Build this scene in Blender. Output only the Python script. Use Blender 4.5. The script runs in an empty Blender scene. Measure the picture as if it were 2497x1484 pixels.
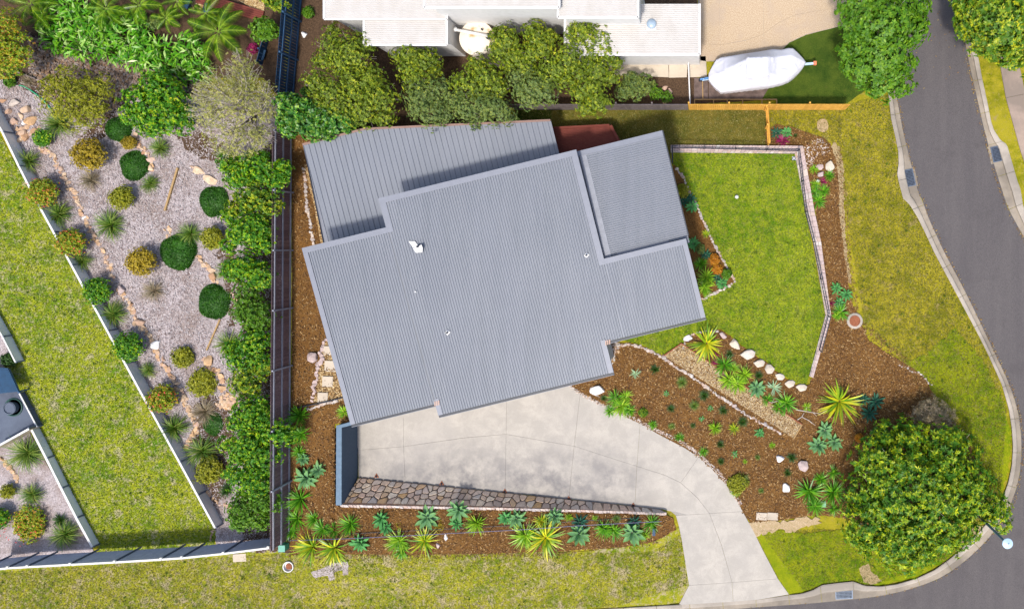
import bpy, bmesh, math, random
import numpy as np
from mathutils import Vector, Matrix, Quaternion
from mathutils.geometry import delaunay_2d_cdt

random.seed(7); RNG = np.random.default_rng(11)
scn = bpy.context.scene
COL = scn.collection

# ------------------------------------------------------------------ camera, sky, sun, exposure
CAMH = 45.0; PPM = 36.0; NX, NY = 1720.0, 600.0       # plan grid: 36 units to the metre, origin below the drone
cd = bpy.data.cameras.new('camera'); cam = bpy.data.objects.new('camera', cd); COL.objects.link(cam)
cam.location = (0, 0, CAMH); cam.rotation_euler = (0, 0, 0)
cd.sensor_width = 36.0; cd.sensor_fit = 'HORIZONTAL'; cd.lens = 36.0 * CAMH * PPM / 2497.0
cd.shift_x = (1248.5 - NX) / 2497.0; cd.shift_y = (NY - 742.0) / 2497.0
cd.clip_start = 0.5; cd.clip_end = 3000
scn.camera = cam
SUN_EL = math.radians(62); SUN_AZ = math.radians(189)      # compass bearing of the sun: just left of the photo's bottom
world = bpy.data.worlds.new('World'); scn.world = world; world.use_nodes = True
nt = world.node_tree; nt.nodes.clear()
wo = nt.nodes.new('ShaderNodeOutputWorld'); bg = nt.nodes.new('ShaderNodeBackground'); sky = nt.nodes.new('ShaderNodeTexSky')
sky.sky_type = 'NISHITA'; sky.sun_disc = False; sky.sun_elevation = SUN_EL; sky.sun_rotation = SUN_AZ
sky.air_density = 1.0; sky.dust_density = 3.0; sky.ozone_density = 1.0
bg.inputs[1].default_value = 0.15
nt.links.new(sky.outputs[0], bg.inputs[0]); nt.links.new(bg.outputs[0], wo.inputs[0])
sl = bpy.data.lights.new('sun', 'SUN'); sun = bpy.data.objects.new('sun', sl); COL.objects.link(sun)
sl.energy = 2.5; sl.angle = math.radians(6.0); sl.color = (1.0, 0.955, 0.89)
sd = Vector((math.sin(SUN_AZ) * math.cos(SUN_EL), math.cos(SUN_AZ) * math.cos(SUN_EL), math.sin(SUN_EL)))
sun.rotation_euler = sd.to_track_quat('Z', 'Y').to_euler(); sun.location = sd * 80
scn.view_settings.view_transform = 'Standard'; scn.view_settings.look = 'None'
scn.view_settings.gamma = 1; scn.view_settings.use_curve_mapping = False
scn.view_settings.exposure = 0.74
scn.cycles.max_bounces = 6; scn.cycles.transparent_max_bounces = 4

# ------------------------------------------------------------------ plan helpers
def W(px, py, z=0.0):
    k = 1 - z / CAMH
    return Vector(((px - NX) / PPM * k, (NY - py) / PPM * k, z))
def sst(a, b, t):
    t = np.clip((t - a) / (b - a), 0, 1); return t * t * (3 - 2 * t)
WB = np.array([(820, 1156), (875, 1163), (1232, 1200), (1548, 1233), (1615, 1241), (1665, 1246)], float)   # foot of the stone wall
WT = np.array([(820, 1229), (830, 1231), (1232, 1238), (1420, 1243), (1615, 1250), (1665, 1252)], float)   # its top
def wallh(px): return np.interp(px, [820, 900, 1230, 1560, 1620, 1665], [1.65, 1.55, 1.05, .42, .3, 0.0])
def T(px, py):
    """height of the ground (vectorised), the yard falls from the left and the lower left towards the street"""
    px = np.asarray(px, float); py = np.asarray(py, float)
    hw = 0.45 + 1.15 * sst(600, 1100, py)
    west = hw * sst(500, 700, px) * (1 - .85 * sst(1150, 1330, py) * (1 - sst(700, 800, px)))
    start = np.where(py > 1033, 814, 842.); dropw = np.where(py > 1033, 28., 30.)
    west = west * (1 - np.clip((px - start) / dropw, 0, 1))
    h = wallh(px); yb = np.interp(px, WB[:, 0], WB[:, 1]); yt = np.interp(px, WT[:, 0], WT[:, 1])
    hump = h * np.clip((py - yb - 1) / (yt - yb + 4), 0, 1)
    z = np.where((py > yb) & (px > 818), np.maximum(hump, west), west)
    z = z * (1 - 0.9 * sst(1345, 1475, py))
    return z
def Tf(px, py): return float(T(px, py))
def G(px, py, off=0.0): return W(px, py, Tf(px, py) + off)
TO = {'a': 0.0, 'b': 646.4, 'c': 1292.8, 'd': 1850.6, '1': 0.0, '2': 484.8, '3': 967.0}
TS = 0.34846
def P(tile, x, y): return (TO[tile[0]] + x * TS, TO[tile[1]] + y * TS)
def PL(tile, *xy): return [P(tile, xy[i], xy[i + 1]) for i in range(0, len(xy), 2)]

def resample(pts, step=None, n=None):
    pts = np.array(pts, float); d = np.r_[0, np.cumsum(np.linalg.norm(np.diff(pts, axis=0), axis=1))]
    n = n or max(2, int(round(d[-1] / step)) + 1)
    s = np.linspace(0, d[-1], n)
    return np.stack([np.interp(s, d, pts[:, 0]), np.interp(s, d, pts[:, 1])], 1)
def inside(poly, q):
    poly = np.array(poly, float); q = np.atleast_2d(q); x, y = q[:, 0], q[:, 1]
    c = np.zeros(len(q), bool); n = len(poly)
    for i in range(n):
        x1, y1 = poly[i]; x2, y2 = poly[(i + 1) % n]
        if y1 == y2: continue
        m = ((y1 > y) != (y2 > y)) & (x < (x2 - x1) * (y - y1) / (y2 - y1) + x1)
        c ^= m
    return c
def pts_in(poly, n):
    poly = np.array(poly); lo = poly.min(0); hi = poly.max(0)
    lo = np.maximum(lo, (-30, -30)); hi = np.minimum(hi, (2530, 1515))
    out = []; tot = 0
    while tot < n:
        q = RNG.uniform(lo, hi, (max(n * 2, 60), 2)); q = q[inside(poly, q)]; out.append(q); tot += len(q)
    return np.concatenate(out)[:n]

# ------------------------------------------------------------------ object helpers
def new_mesh(name, verts, faces, mat=None, smooth=False):
    me = bpy.data.meshes.new(name)
    me.from_pydata([tuple(v) for v in verts], [], [tuple(f) for f in faces])
    if mat: me.materials.append(mat)
    if smooth: me.polygons.foreach_set('use_smooth', [True] * len(me.polygons))
    me.update(); return me
def fast_mesh(name, V, F, mat=None, smooth=False, tint=None):
    """V (n,3) float, F (m,k) int with constant k"""
    me = bpy.data.meshes.new(name); V = np.asarray(V, np.float32); F = np.asarray(F, np.int32); k = F.shape[1]
    me.vertices.add(len(V)); me.vertices.foreach_set('co', V.ravel())
    me.loops.add(F.size); me.loops.foreach_set('vertex_index', F.ravel())
    me.polygons.add(len(F)); me.polygons.foreach_set('loop_start', np.arange(0, F.size, k, dtype=np.int32))
    if smooth: me.polygons.foreach_set('use_smooth', np.ones(len(F), bool))
    if tint is not None:
        at = me.attributes.new('tint', 'FLOAT', 'POINT'); at.data.foreach_set('value', np.asarray(tint, np.float32))
    if mat: me.materials.append(mat)
    me.update(calc_edges=True); return me
def link(name, me, parent=None, kind=None, loc=None, rot=None, sc=None):
    o = bpy.data.objects.new(name, me); COL.objects.link(o)
    if parent: o.parent = parent
    if kind: o['kind'] = kind
    if loc is not None: o.location = loc
    if rot is not None: o.rotation_euler = rot
    if sc is not None: o.scale = sc if hasattr(sc, '__len__') else (sc, sc, sc)
    return o
def tag(o, label, cat, group=None):
    o['label'] = label; o['category'] = cat
    if group: o['group'] = group
    return o
def thing(name, label, cat, loc=(0, 0, 0), group=None, rz=0):
    o = bpy.data.objects.new(name, None); COL.objects.link(o); o.location = loc; o.rotation_euler = (0, 0, rz)
    o.empty_display_size = .2
    return tag(o, label, cat, group)
class MB:
    def __init__(s): s.v = []; s.f = []
    def add(s, vs, fs):
        b = len(s.v); s.v += [tuple(v) for v in vs]; s.f += [tuple(b + i for i in f) for f in fs]
    def quadbox(s, a, b, c, d, z0, z1):
        """prism on four plan points (world xy, any order round) between z0 and z1 (numbers or 4-lists)"""
        z0 = z0 if hasattr(z0, '__len__') else [z0] * 4; z1 = z1 if hasattr(z1, '__len__') else [z1] * 4
        q = [a, b, c, d]
        s.add([(q[i][0], q[i][1], z0[i]) for i in range(4)] + [(q[i][0], q[i][1], z1[i]) for i in range(4)],
              [(3, 2, 1, 0), (4, 5, 6, 7), (0, 1, 5, 4), (1, 2, 6, 5), (2, 3, 7, 6), (3, 0, 4, 7)])
    def box(s, c, h, R=None):
        c = Vector(c); pts = []
        for z in (-1, 1):
            for x, y in ((-1, -1), (1, -1), (1, 1), (-1, 1)):
                p = Vector((x * h[0], y * h[1], z * h[2]))
                pts.append(c + (R @ p if R else p))
        s.add(pts, [(3, 2, 1, 0), (4, 5, 6, 7), (0, 1, 5, 4), (1, 2, 6, 5), (2, 3, 7, 6), (3, 0, 4, 7)])
    def bar(s, a, b, w, h):
        a = Vector(a); b = Vector(b); d = b - a; L = d.length
        if L < 1e-6: return
        x = d / L; up = Vector((0, 0, 1)) if abs(x.z) < .95 else Vector((0, 1, 0))
        y = up.cross(x).normalized(); z = x.cross(y)
        s.box((a + b) / 2, (L / 2, w / 2, h / 2), Matrix((x, y, z)).transposed())
    def tube(s, pts, rad, n=8, cap=True):
        pts = [Vector(p) for p in pts]; rad = rad if hasattr(rad, '__len__') else [rad] * len(pts)
        rings = []
        for i, p in enumerate(pts):
            d = (pts[min(i + 1, len(pts) - 1)] - pts[max(i - 1, 0)]).normalized()
            up = Vector((0, 0, 1)) if abs(d.z) < .9 else Vector((1, 0, 0))
            a = d.cross(up).normalized(); b = d.cross(a)
            rings.append([p + (a * math.cos(2 * math.pi * j / n) + b * math.sin(2 * math.pi * j / n)) * rad[i] for j in range(n)])
        vs = [v for r in rings for v in r]; fs = []
        for i in range(len(pts) - 1):
            for j in range(n):
                k = (j + 1) % n; fs.append((i * n + j, i * n + k, (i + 1) * n + k, (i + 1) * n + j))
        if cap: fs += [tuple(range(n))[::-1], tuple((len(pts) - 1) * n + j for j in range(n))]
        s.add(vs, fs)
    def lathe(s, prof, n=24, c=(0, 0, 0)):
        vs = []; fs = []
        for r, z in prof:
            for j in range(n):
                a = 2 * math.pi * j / n; vs.append((c[0] + r * math.cos(a), c[1] + r * math.sin(a), c[2] + z))
        for i in range(len(prof) - 1):
            for j in range(n):
                k = (j + 1) % n; fs.append((i * n + j, i * n + k, (i + 1) * n + k, (i + 1) * n + j))
        fs.append(tuple((len(prof) - 1) * n + j for j in range(n)))
        s.add(vs, fs)
    def build(s, name, mat, parent=None, kind=None, smooth=False, loc=None):
        me = new_mesh(name, s.v, s.f, mat, smooth); return link(name, me, parent, kind, loc)

# ------------------------------------------------------------------ materials
class NB:
    def __init__(s, name, rough=.8, spec=.3):
        s.m = bpy.data.materials.new(name); s.m.use_nodes = True; s.t = s.m.node_tree
        s.b = s.t.nodes['Principled BSDF']; s.b.inputs['Roughness'].default_value = rough
        s.b.inputs['Specular IOR Level'].default_value = spec; s._pos = None
    def n(s, typ, **kw):
        nd = s.t.nodes.new(typ)
        for k, v in kw.items(): setattr(nd, k, v)
        return nd
    def pos(s):
        if s._pos is None: s._pos = s.n('ShaderNodeNewGeometry').outputs['Position']
        return s._pos
    def objco(s): return s.n('ShaderNodeTexCoord').outputs['Object']
    def noise(s, scale, detail=4, rough=.6, vec=None, dist=0, stretch=None):
        v = vec or s.pos()
        if stretch:
            mp = s.n('ShaderNodeMapping'); mp.inputs['Scale'].default_value = stretch; s.t.links.new(v, mp.inputs[0]); v = mp.outputs[0]
        t = s.n('ShaderNodeTexNoise'); s.t.links.new(v, t.inputs['Vector']); t.inputs['Scale'].default_value = scale
        t.inputs['Detail'].default_value = detail; t.inputs['Roughness'].default_value = rough; t.inputs['Distortion'].default_value = dist
        return t.outputs['Fac']
    def vor(s, scale, feat='F1', out='Color', vec=None):
        t = s.n('ShaderNodeTexVoronoi', feature=feat); s.t.links.new(vec or s.pos(), t.inputs['Vector']); t.inputs['Scale'].default_value = scale
        return t.outputs[out]
    def ramp(s, fac, stops, interp='LINEAR'):
        r = s.n('ShaderNodeValToRGB'); r.color_ramp.interpolation = interp; e = r.color_ramp.elements
        while len(e) > 1: e.remove(e[-1])
        e[0].position = stops[0][0]; c = stops[0][1]; e[0].color = (*c, 1) if hasattr(c, '__len__') else (c, c, c, 1)
        for p, c in stops[1:]:
            q = e.new(p); q.color = (*c, 1) if hasattr(c, '__len__') else (c, c, c, 1)
        s.t.links.new(fac, r.inputs[0]); return r.outputs[0]
    def mix(s, fac, a, b, blend='MIX'):
        m = s.n('ShaderNodeMix', data_type='RGBA', blend_type=blend)
        for i, v in ((0, fac), (6, a), (7, b)):
            if isinstance(v, bpy.types.NodeSocket): s.t.links.new(v, m.inputs[i])
            elif i == 0: m.inputs[0].default_value = v
            else: m.inputs[i].default_value = (*v, 1)
        return m.outputs[2]
    def col(s, c):
        if isinstance(c, bpy.types.NodeSocket): s.t.links.new(c, s.b.inputs['Base Color'])
        else: s.b.inputs['Base Color'].default_value = (*c, 1)
        return s
    def bump(s, h, strength=.4, dist=.03):
        b = s.n('ShaderNodeBump'); b.inputs['Strength'].default_value = strength; b.inputs['Distance'].default_value = dist
        s.t.links.new(h, b.inputs['Height']); s.t.links.new(b.outputs[0], s.b.inputs['Normal']); return s
    def island(s): return s.n('ShaderNodeNewGeometry').outputs['Random Per Island']
    def objrand(s): return s.n('ShaderNodeObjectInfo').outputs['Random']
    def attr(s, a): return s.n('ShaderNodeAttribute', attribute_name=a).outputs['Fac']

def grass_mat(name, dk, md, lt, bare, bt=.62, big=.35):
    m = NB(name, .9, .1)
    f = m.noise(9, 3, .75); g = m.noise(26, 2, .8); p1 = m.noise(big * .6, 5, .62); p2 = m.noise(1.7, 5, .68)
    c = m.mix(m.ramp(f, [(.36, 0.), (.62, 1.)]), dk, md)
    c = m.mix(m.ramp(p2, [(.4, 0.), (.62, 1.)]), c, lt)
    c = m.mix(m.ramp(p1, [(.40, 0.), (.6, .85)]), c, lt)
    c = m.mix(m.ramp(m.noise(.55, 4, .6), [(.34, .6), (.5, 0.)]), c, dk)
    c = m.mix(m.ramp(m.noise(.9, 8, .72), [(bt, 0.), (bt + .07, .85)]), c, bare)
    c = m.mix(m.ramp(m.noise(4.5, 6, .75), [(bt - .02, 0.), (bt + .05, .75)]), c, bare)
    c = m.mix(m.ramp(g, [(.3, .55), (.7, 0.)]), c, tuple(x * .35 for x in dk))
    m.col(c).bump(g, .9, .06); return m.m
def soil_mat(name, a, b, c2, sc=14, thr=.56, patch=None):
    m = NB(name, .95, .1)
    f = m.noise(sc, 5, .8); ff = m.noise(sc * 2.6, 3, .8, stretch=(1, .45, 1)); p = m.noise(.5, 4, .6)
    c = m.mix(m.ramp(f, [(.35, 0.), (.6, 1.)]), a, b)
    c = m.mix(m.ramp(ff, [(thr, 0.), (thr + .07, .9)]), c, c2)
    if patch: c = m.mix(m.ramp(p, [(.45, 0.), (.65, .6)]), c, patch)
    m.col(c).bump(f, .8, .04); return m.m
def conc_mat(name, base, dark, speck=.12, stain=.55, rough=.85, objn=False):
    m = NB(name, rough, .25)
    s1 = m.noise(.33, 6, .62, dist=.3); s2 = m.noise(1.6, 5, .65); f = m.noise(30, 2, .8)
    c = m.mix(m.ramp(s1, [(stain - .12, 1.), (stain + .08, 0.)]), base, dark)
    c = m.mix(m.ramp(s2, [(.3, .35), (.6, 0.)]), c, dark)
    c = m.mix(m.ramp(f, [(.3, speck * 3), (.55, 0.)]), c, tuple(x * .6 for x in base))
    m.col(c).bump(f, .25, .01); return m.m
def leaf_mat(name, cols, trans=.35, rough=.5, attr=False, spec=.35, base=None):
    """cols: colours picked per leaf; base: colour of the leaf's lower half (attribute tint 0..1 runs along the leaf)"""
    m = NB(name, rough, spec); kf = 1.0 if any(w in name for w in ('agave', 'ginger', 'magenta', 'orange', 'flower', 'dry', 'blade', 'aloe')) else 1.55
    cols = [tuple(min(.75, x * kf) for x in c) for c in cols]; base = tuple(x * kf for x in base) if base else None
    n = len(cols); st = [(i / max(1, n - 1), c) for i, c in enumerate(cols)]
    c = m.ramp(m.island(), st)
    c = m.mix(m.ramp(m.noise(1.3, 2, .5), [(.35, 0.), (.65, .5)]), c, cols[0])
    if attr: c = m.mix(m.attr('tint'), base or cols[0], c)
    m.col(c)
    tr = m.n('ShaderNodeBsdfTranslucent'); m.t.links.new(c, tr.inputs[0])
    mx = m.n('ShaderNodeMixShader'); mx.inputs[0].default_value = trans
    out = m.t.nodes['Material Output']
    m.t.links.new(m.b.outputs[0], mx.inputs[1]); m.t.links.new(tr.outputs[0], mx.inputs[2]); m.t.links.new(mx.outputs[0], out.inputs[0])
    return m.m
def stone_mat(name, cols, rough=.85):
    m = NB(name, rough, .2)
    c = m.ramp(m.objrand(), [(i / max(1, len(cols) - 1), k) for i, k in enumerate(cols)])
    o = m.noise(4, 5, .7); g = m.noise(22, 3, .8)
    c = m.mix(m.ramp(o, [(.35, .5), (.6, 0.)]), c, tuple(x * .55 for x in cols[0]))
    c = m.mix(m.ramp(g, [(.35, .3), (.6, 0.)]), c, (.12, .1, .08))
    m.col(c).bump(g, .4, .02); return m.m
def stone_mat_island(name, cols):
    m = NB(name, .9, .2)
    c = m.ramp(m.island(), [(i / max(1, len(cols) - 1), k) for i, k in enumerate(cols)])
    m.col(m.mix(m.ramp(m.noise(12, 3, .8), [(.35, .45), (.6, 0.)]), c, (.05, .04, .035))); return m.m
def plain(name, c, rough=.6, spec=.4, metal=0, var=.18, sc=3):
    m = NB(name, rough, spec); m.b.inputs['Metallic'].default_value = metal
    m.col(m.mix(m.ramp(m.noise(sc, 5, .65), [(.35, 1.), (.65, 0.)]), c, tuple(x * (1 - var) for x in c))); return m.m
def wood_mat(name, a, b, stretch=(1, 12, 1), sc=4, rnd=True):
    m = NB(name, .8, .2)
    c = m.mix(m.ramp(m.noise(sc, 5, .7, stretch=stretch), [(.35, 0.), (.65, 1.)]), a, b)
    if rnd: c = m.mix(m.ramp(m.island(), [(0, 0.), (1, .45)]), c, tuple(x * .6 for x in a))
    m.col(c); return m.m

M = {}
M['verge'] = grass_mat('dry_verge_grass', (.13, .155, .004), (.29, .27, .007), (.43, .36, .025), (.40, .29, .12), .585)
M['verge_low'] = grass_mat('patchy_verge_grass', (.09, .17, .003), (.25, .28, .005), (.41, .37, .025), (.48, .38, .24), .54)
M['lawn'] = grass_mat('front_lawn_grass', (.07, .19, .002), (.19, .31, .004), (.36, .40, .02), (.40, .37, .10), .605)
M['lawn_left'] = grass_mat('neighbour_lawn_grass', (.06, .18, .002), (.19, .31, .004), (.40, .41, .02), (.52, .44, .27), .55)
M['lawn_green'] = grass_mat('corner_lawn_grass', (.075, .16, .002), (.18, .27, .003), (.31, .33, .008), (.35, .27, .09), .63)
M['lawn_side'] = grass_mat('olive_side_grass', (.06, .075, .01), (.14, .125, .02), (.2, .16, .03), (.22, .14, .05), .62)  # dull olive-brown grass of the side yard
M['turf'] = grass_mat('new_turf', (.02, .055, .006), (.05, .095, .01), (.09, .13, .015), (.12, .1, .03), .64)
M['mulch'] = soil_mat('bark_mulch', (.038, .017, .006), (.145, .068, .018), (.34, .2, .075), 13, .57, (.18, .09, .026))
M['soil'] = soil_mat('dark_garden_soil', (.035, .022, .014), (.09, .055, .032), (.17, .11, .07), 10, .6)
M['litter'] = soil_mat('pale_leaf_litter', (.17, .14, .135), (.37, .32, .32), (.56, .5, .49), 9, .55, (.17, .12, .09))
M['scree'] = soil_mat('river_stone_ground', (.03, .02, .015), (.08, .05, .035), (.16, .11, .075), 8, .6)
M['dirt'] = soil_mat('bare_dirt', (.26, .2, .09), (.40, .29, .18), (.56, .45, .33), 9, .58)
M['dirtedge'] = soil_mat('dry_bed_edge', (.22, .16, .08), (.34, .26, .14), (.45, .36, .22), 9, .58)
m = NB('asphalt', .9, .2); f = m.noise(34, 2, .85); st_ = m.noise(1, 5, .65, stretch=(1.1, .12, 1)); p_ = m.noise(.35, 6, .7)
c = m.mix(m.ramp(st_, [(.38, 0.), (.66, .7)]), (.098, .088, .088), (.125, .112, .108)); c = m.mix(m.ramp(p_, [(.55, 0.), (.63, .35)]), c, (.075, .066, .066))
c = m.mix(m.ramp(f, [(.38, .65), (.6, 0.)]), c, (.04, .036, .038)); c = m.mix(m.ramp(m.noise(21, 3, .8), [(.62, 0.), (.7, .6)]), c, (.2, .185, .175))
m.col(c).bump(f, .5, .01); M['asphalt'] = m.m
m = NB('driveway_concrete', .85, .25); b_ = (.415, .378, .325); f = m.noise(30, 2, .8); p_ = m.noise(.9, 7, .72, dist=.4)
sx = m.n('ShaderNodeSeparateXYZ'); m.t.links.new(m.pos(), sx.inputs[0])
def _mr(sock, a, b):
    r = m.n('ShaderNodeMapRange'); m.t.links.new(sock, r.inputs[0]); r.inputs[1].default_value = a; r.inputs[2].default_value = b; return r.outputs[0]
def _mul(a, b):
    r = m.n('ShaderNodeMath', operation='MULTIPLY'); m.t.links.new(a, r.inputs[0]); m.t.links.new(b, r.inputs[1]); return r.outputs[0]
foot_mask = _mul(_mr(sx.outputs[1], -12.6, -15.6), _mr(sx.outputs[0], -3.0, -6.5))           # concrete turns darker and mottled towards the foot of the stone wall
c = m.mix(m.ramp(p_, [(.42, .5), (.6, 0.)]), b_, (.27, .25, .22)); c = m.mix(_mul(foot_mask, m.ramp(m.noise(.75, 6, .7), [(.4, 1.), (.6, .2)])), c, (.17, .16, .155))
c = m.mix(m.ramp(m.noise(.28, 5, .6), [(.45, 0.), (.62, .35)]), c, (.33, .305, .275)); c = m.mix(m.ramp(f, [(.35, .4), (.58, 0.)]), c, (.24, .22, .2))
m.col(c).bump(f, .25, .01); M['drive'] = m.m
M['kerb'] = conc_mat('kerb_concrete', (.40, .35, .29), (.24, .21, .175), .12, .52)
M['gutter'] = conc_mat('gutter_concrete', (.32, .27, .21), (.17, .145, .115), .14, .52)
M['path'] = conc_mat('footpath_concrete', (.33, .25, .2), (.2, .16, .13), .14, .55)
M['slab'] = conc_mat('paving_slab', (.48, .41, .32), (.33, .28, .22), .08, .4)
m = NB('exposed_aggregate', .8, .2); v = m.vor(26); f = m.noise(.5, 5, .6)
c = m.mix(m.ramp(m.noise(16, 3, .8), [(.35, 0.), (.65, 1.)]), (.30, .2, .11), (.52, .42, .30))
c = m.mix(m.ramp(f, [(.5, 0.), (.62, .5)]), c, (.36, .28, .21)); m.col(c); M['aggregate'] = m.m
m = NB('gravel_path_surface', .9, .2); bw = m.vor(17, out='Color')
sp = m.n('ShaderNodeSeparateColor'); m.t.links.new(bw, sp.inputs[0])
c = m.ramp(sp.outputs[0], [(0, (.11, .06, .03)), (.35, (.25, .15, .06)), (.7, (.38, .26, .11)), (1, (.58, .47, .28))])
m.col(c).bump(m.vor(17, out='Distance'), .6, .03); M['gravel'] = m.m
M['roof'] = NB('grey_roof_steel', .55, .35)
mr = M['roof']; mr.b.inputs['Metallic'].default_value = .15
_mp = mr.n('ShaderNodeMapping'); _mp.inputs['Rotation'].default_value = (0, 0, math.radians(-13.85)); _mp.inputs['Scale'].default_value = (2.6, .09, 1); mr.t.links.new(mr.pos(), _mp.inputs[0])
_st = mr.mix(mr.ramp(mr.noise(1, 5, .7, vec=_mp.outputs[0]), [(.4, .0), (.7, .5)]), mr.mix(mr.ramp(mr.objrand(), [(0, 0.), (1, .35)]), (1, 1, 1), (.86, .88, .92)), (.78, .8, .8))
mr.col(mr.mix(1.0, _st, mr.mix(mr.ramp(mr.noise(.2, 3, .5), [(.35, 1.), (.7, 0.)]), (.192, .203, .226), (.178, .189, .212)), 'MULTIPLY')); M['roof'] = mr.m
M['roof_rib'] = plain('seam_steel', (.15, .165, .2), .5, .5, .1)
M['flash'] = plain('grey_flashing', (.185, .195, .225), .5, .4, .1, .08)
M['gutterdark'] = plain('charcoal_gutter', (.03, .035, .045), .5)
M['render'] = plain('blue_grey_render', (.06, .085, .12), .9, .2, 0, .12, 6)
M['rendertop'] = plain('blue_grey_wall_cap', (.13, .19, .25), .8, .2)
M['housewall'] = plain('rendered_house_wall', (.42, .42, .42), .9, .2)
m = NB('white_roof_steel', .5, .4); m.col(m.mix(m.ramp(m.noise(1.2, 6, .7, stretch=(1, .5, 1)), [(.36, .3), (.6, 0.)]), (.50, .48, .455), (.37, .33, .28))); M['wroof'] = m.m
M['white'] = plain('white_paint', (.6, .59, .57), .6, .3, 0, .1)
M['glass'] = plain('dark_window_glass', (.012, .015, .02), .08, .6, 0, .1)
M['tank'] = NB('cream_tank_plastic', .7, .3); mt = M['tank']
mt.col(mt.mix(mt.ramp(mt.noise(1.1, 4, .6), [(.52, 0.), (.66, .85)]), (.68, .6, .48), (.35, .19, .03))); M['tank'] = mt.m
M['tarp'] = plain('white_boat_cover', (.55, .55, .6), .5, .4, 0, .04, 2)
M['bluewhite'] = plain('pale_blue_metal', (.45, .6, .75), .4)
M['navy'] = plain('navy_fence_steel', (.01, .05, .11), .6, .35, 0, .3)
M['navyrail'] = plain('navy_fence_rail', (.03, .08, .16), .5)
M['black'] = plain('black_steel', (.015, .02, .035), .5)
M['yellowwood'] = wood_mat('new_yellow_timber', (.62, .31, .045), (.78, .45, .1))
M['greywood'] = wood_mat('grey_timber', (.13, .105, .1), (.24, .2, .19))
M['oldwood'] = wood_mat('old_brown_paling', (.12, .075, .08), (.22, .15, .155))
M['railwood'] = wood_mat('weathered_rail', (.22, .23, .27), (.34, .34, .38), (12, 1, 1))
M['redwood'] = wood_mat('red_brown_decking', (.13, .03, .022), (.22, .06, .04), (1, 8, 1))
M['sleeper'] = wood_mat('timber_edging', (.3, .19, .08), (.45, .3, .14))
M['bluefence'] = plain('blue_grey_fence_slat', (.30, .33, .42), .6, .3, 0, .15)
M['fencepost'] = plain('dark_blue_grey_post', (.09, .115, .17), .6)
M['greywall'] = conc_mat('grey_panel_face', (.74, .73, .7), (.6, .6, .6), .08, .5)
M['beige'] = conc_mat('beige_wall_face', (.33, .28, .2), (.25, .21, .16), .08, .5)
M['bluepave'] = conc_mat('dark_patio_paver', (.1, .12, .16), (.06, .07, .1), .2, .5)
M['rust'] = plain('rusty_iron', (.28, .1, .05), .9, .2, 0, .4, 9)
M['greenplastic'] = plain('green_plastic', (.05, .35, .2), .5)
M['hose'] = plain('green_hose_rubber', (.02, .33, .16), .5)
M['bark'] = wood_mat('grey_bark', (.16, .12, .09), (.3, .25, .2), (3, 3, .6), rnd=False)
M['twig'] = plain('pale_twig', (.52, .46, .4), .9, .1)
M['grate'] = plain('blue_grey_grate_steel', (.12, .15, .2), .5, .5, .5)
M['pit'] = plain('dark_pit', (.01, .012, .02), .9)
M['orange'] = plain('orange_plastic', (.7, .2, .1), .5)
M['wallstone'] = stone_mat('random_wall_stone', [(.6, .46, .36), (.75, .54, .38), (.46, .41, .37), (.8, .66, .5), (.62, .36, .14), (.64, .53, .45), (.74, .5, .36), (.42, .33, .27)])
M['mortar'] = soil_mat('wall_mortar', (.2, .14, .10), (.32, .23, .17), (.45, .35, .27), 12)
M['capstone'] = stone_mat('pale_cap_stone', [(.52, .45, .42), (.62, .5, .42), (.45, .4, .38), (.5, .35, .28), (.66, .6, .56)])
M['palestone'] = stone_mat('pale_garden_stone', [(.46, .39, .34), (.55, .46, .38), (.40, .35, .34), (.5, .34, .25), (.6, .55, .5), (.33, .28, .26)])
M['whitestone'] = stone_mat('white_boulder', [(.78, .76, .74), (.7, .68, .68)])
M['tanrock'] = stone_mat('tan_garden_rock', [(.5, .3, .15), (.62, .42, .24), (.45, .3, .22), (.66, .5, .34), (.4, .22, .12), (.55, .4, .33)])
M['boulder'] = stone_mat('cream_boulder', [(.62, .55, .44), (.56, .48, .38), (.6, .54, .47)])
M['pinkrock'] = stone_mat('pink_grey_rock', [(.52, .4, .37), (.48, .38, .36)])
M['riverstones'] = stone_mat_island('river_stones', [(.09, .07, .065), (.22, .13, .07), (.22, .14, .09), (.3, .22, .16), (.1, .09, .1), (.34, .28, .24), (.18, .11, .07)])
M['chips'] = stone_mat_island('bark_chips', [(.04, .018, .007), (.11, .052, .016), (.18, .09, .028), (.09, .038, .012), (.34, .2, .07), (.16, .07, .018), (.48, .32, .14)])
M['twigs'] = stone_mat_island('fallen_leaf_litter', [(.2, .155, .15), (.38, .33, .33), (.58, .53, .52), (.3, .25, .24), (.18, .12, .1), (.5, .45, .44)])
M['pebbles'] = stone_mat_island('path_pebbles', [(.15, .09, .035), (.36, .24, .1), (.55, .45, .28), (.25, .17, .1), (.42, .3, .14), (.62, .56, .44)])
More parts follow.
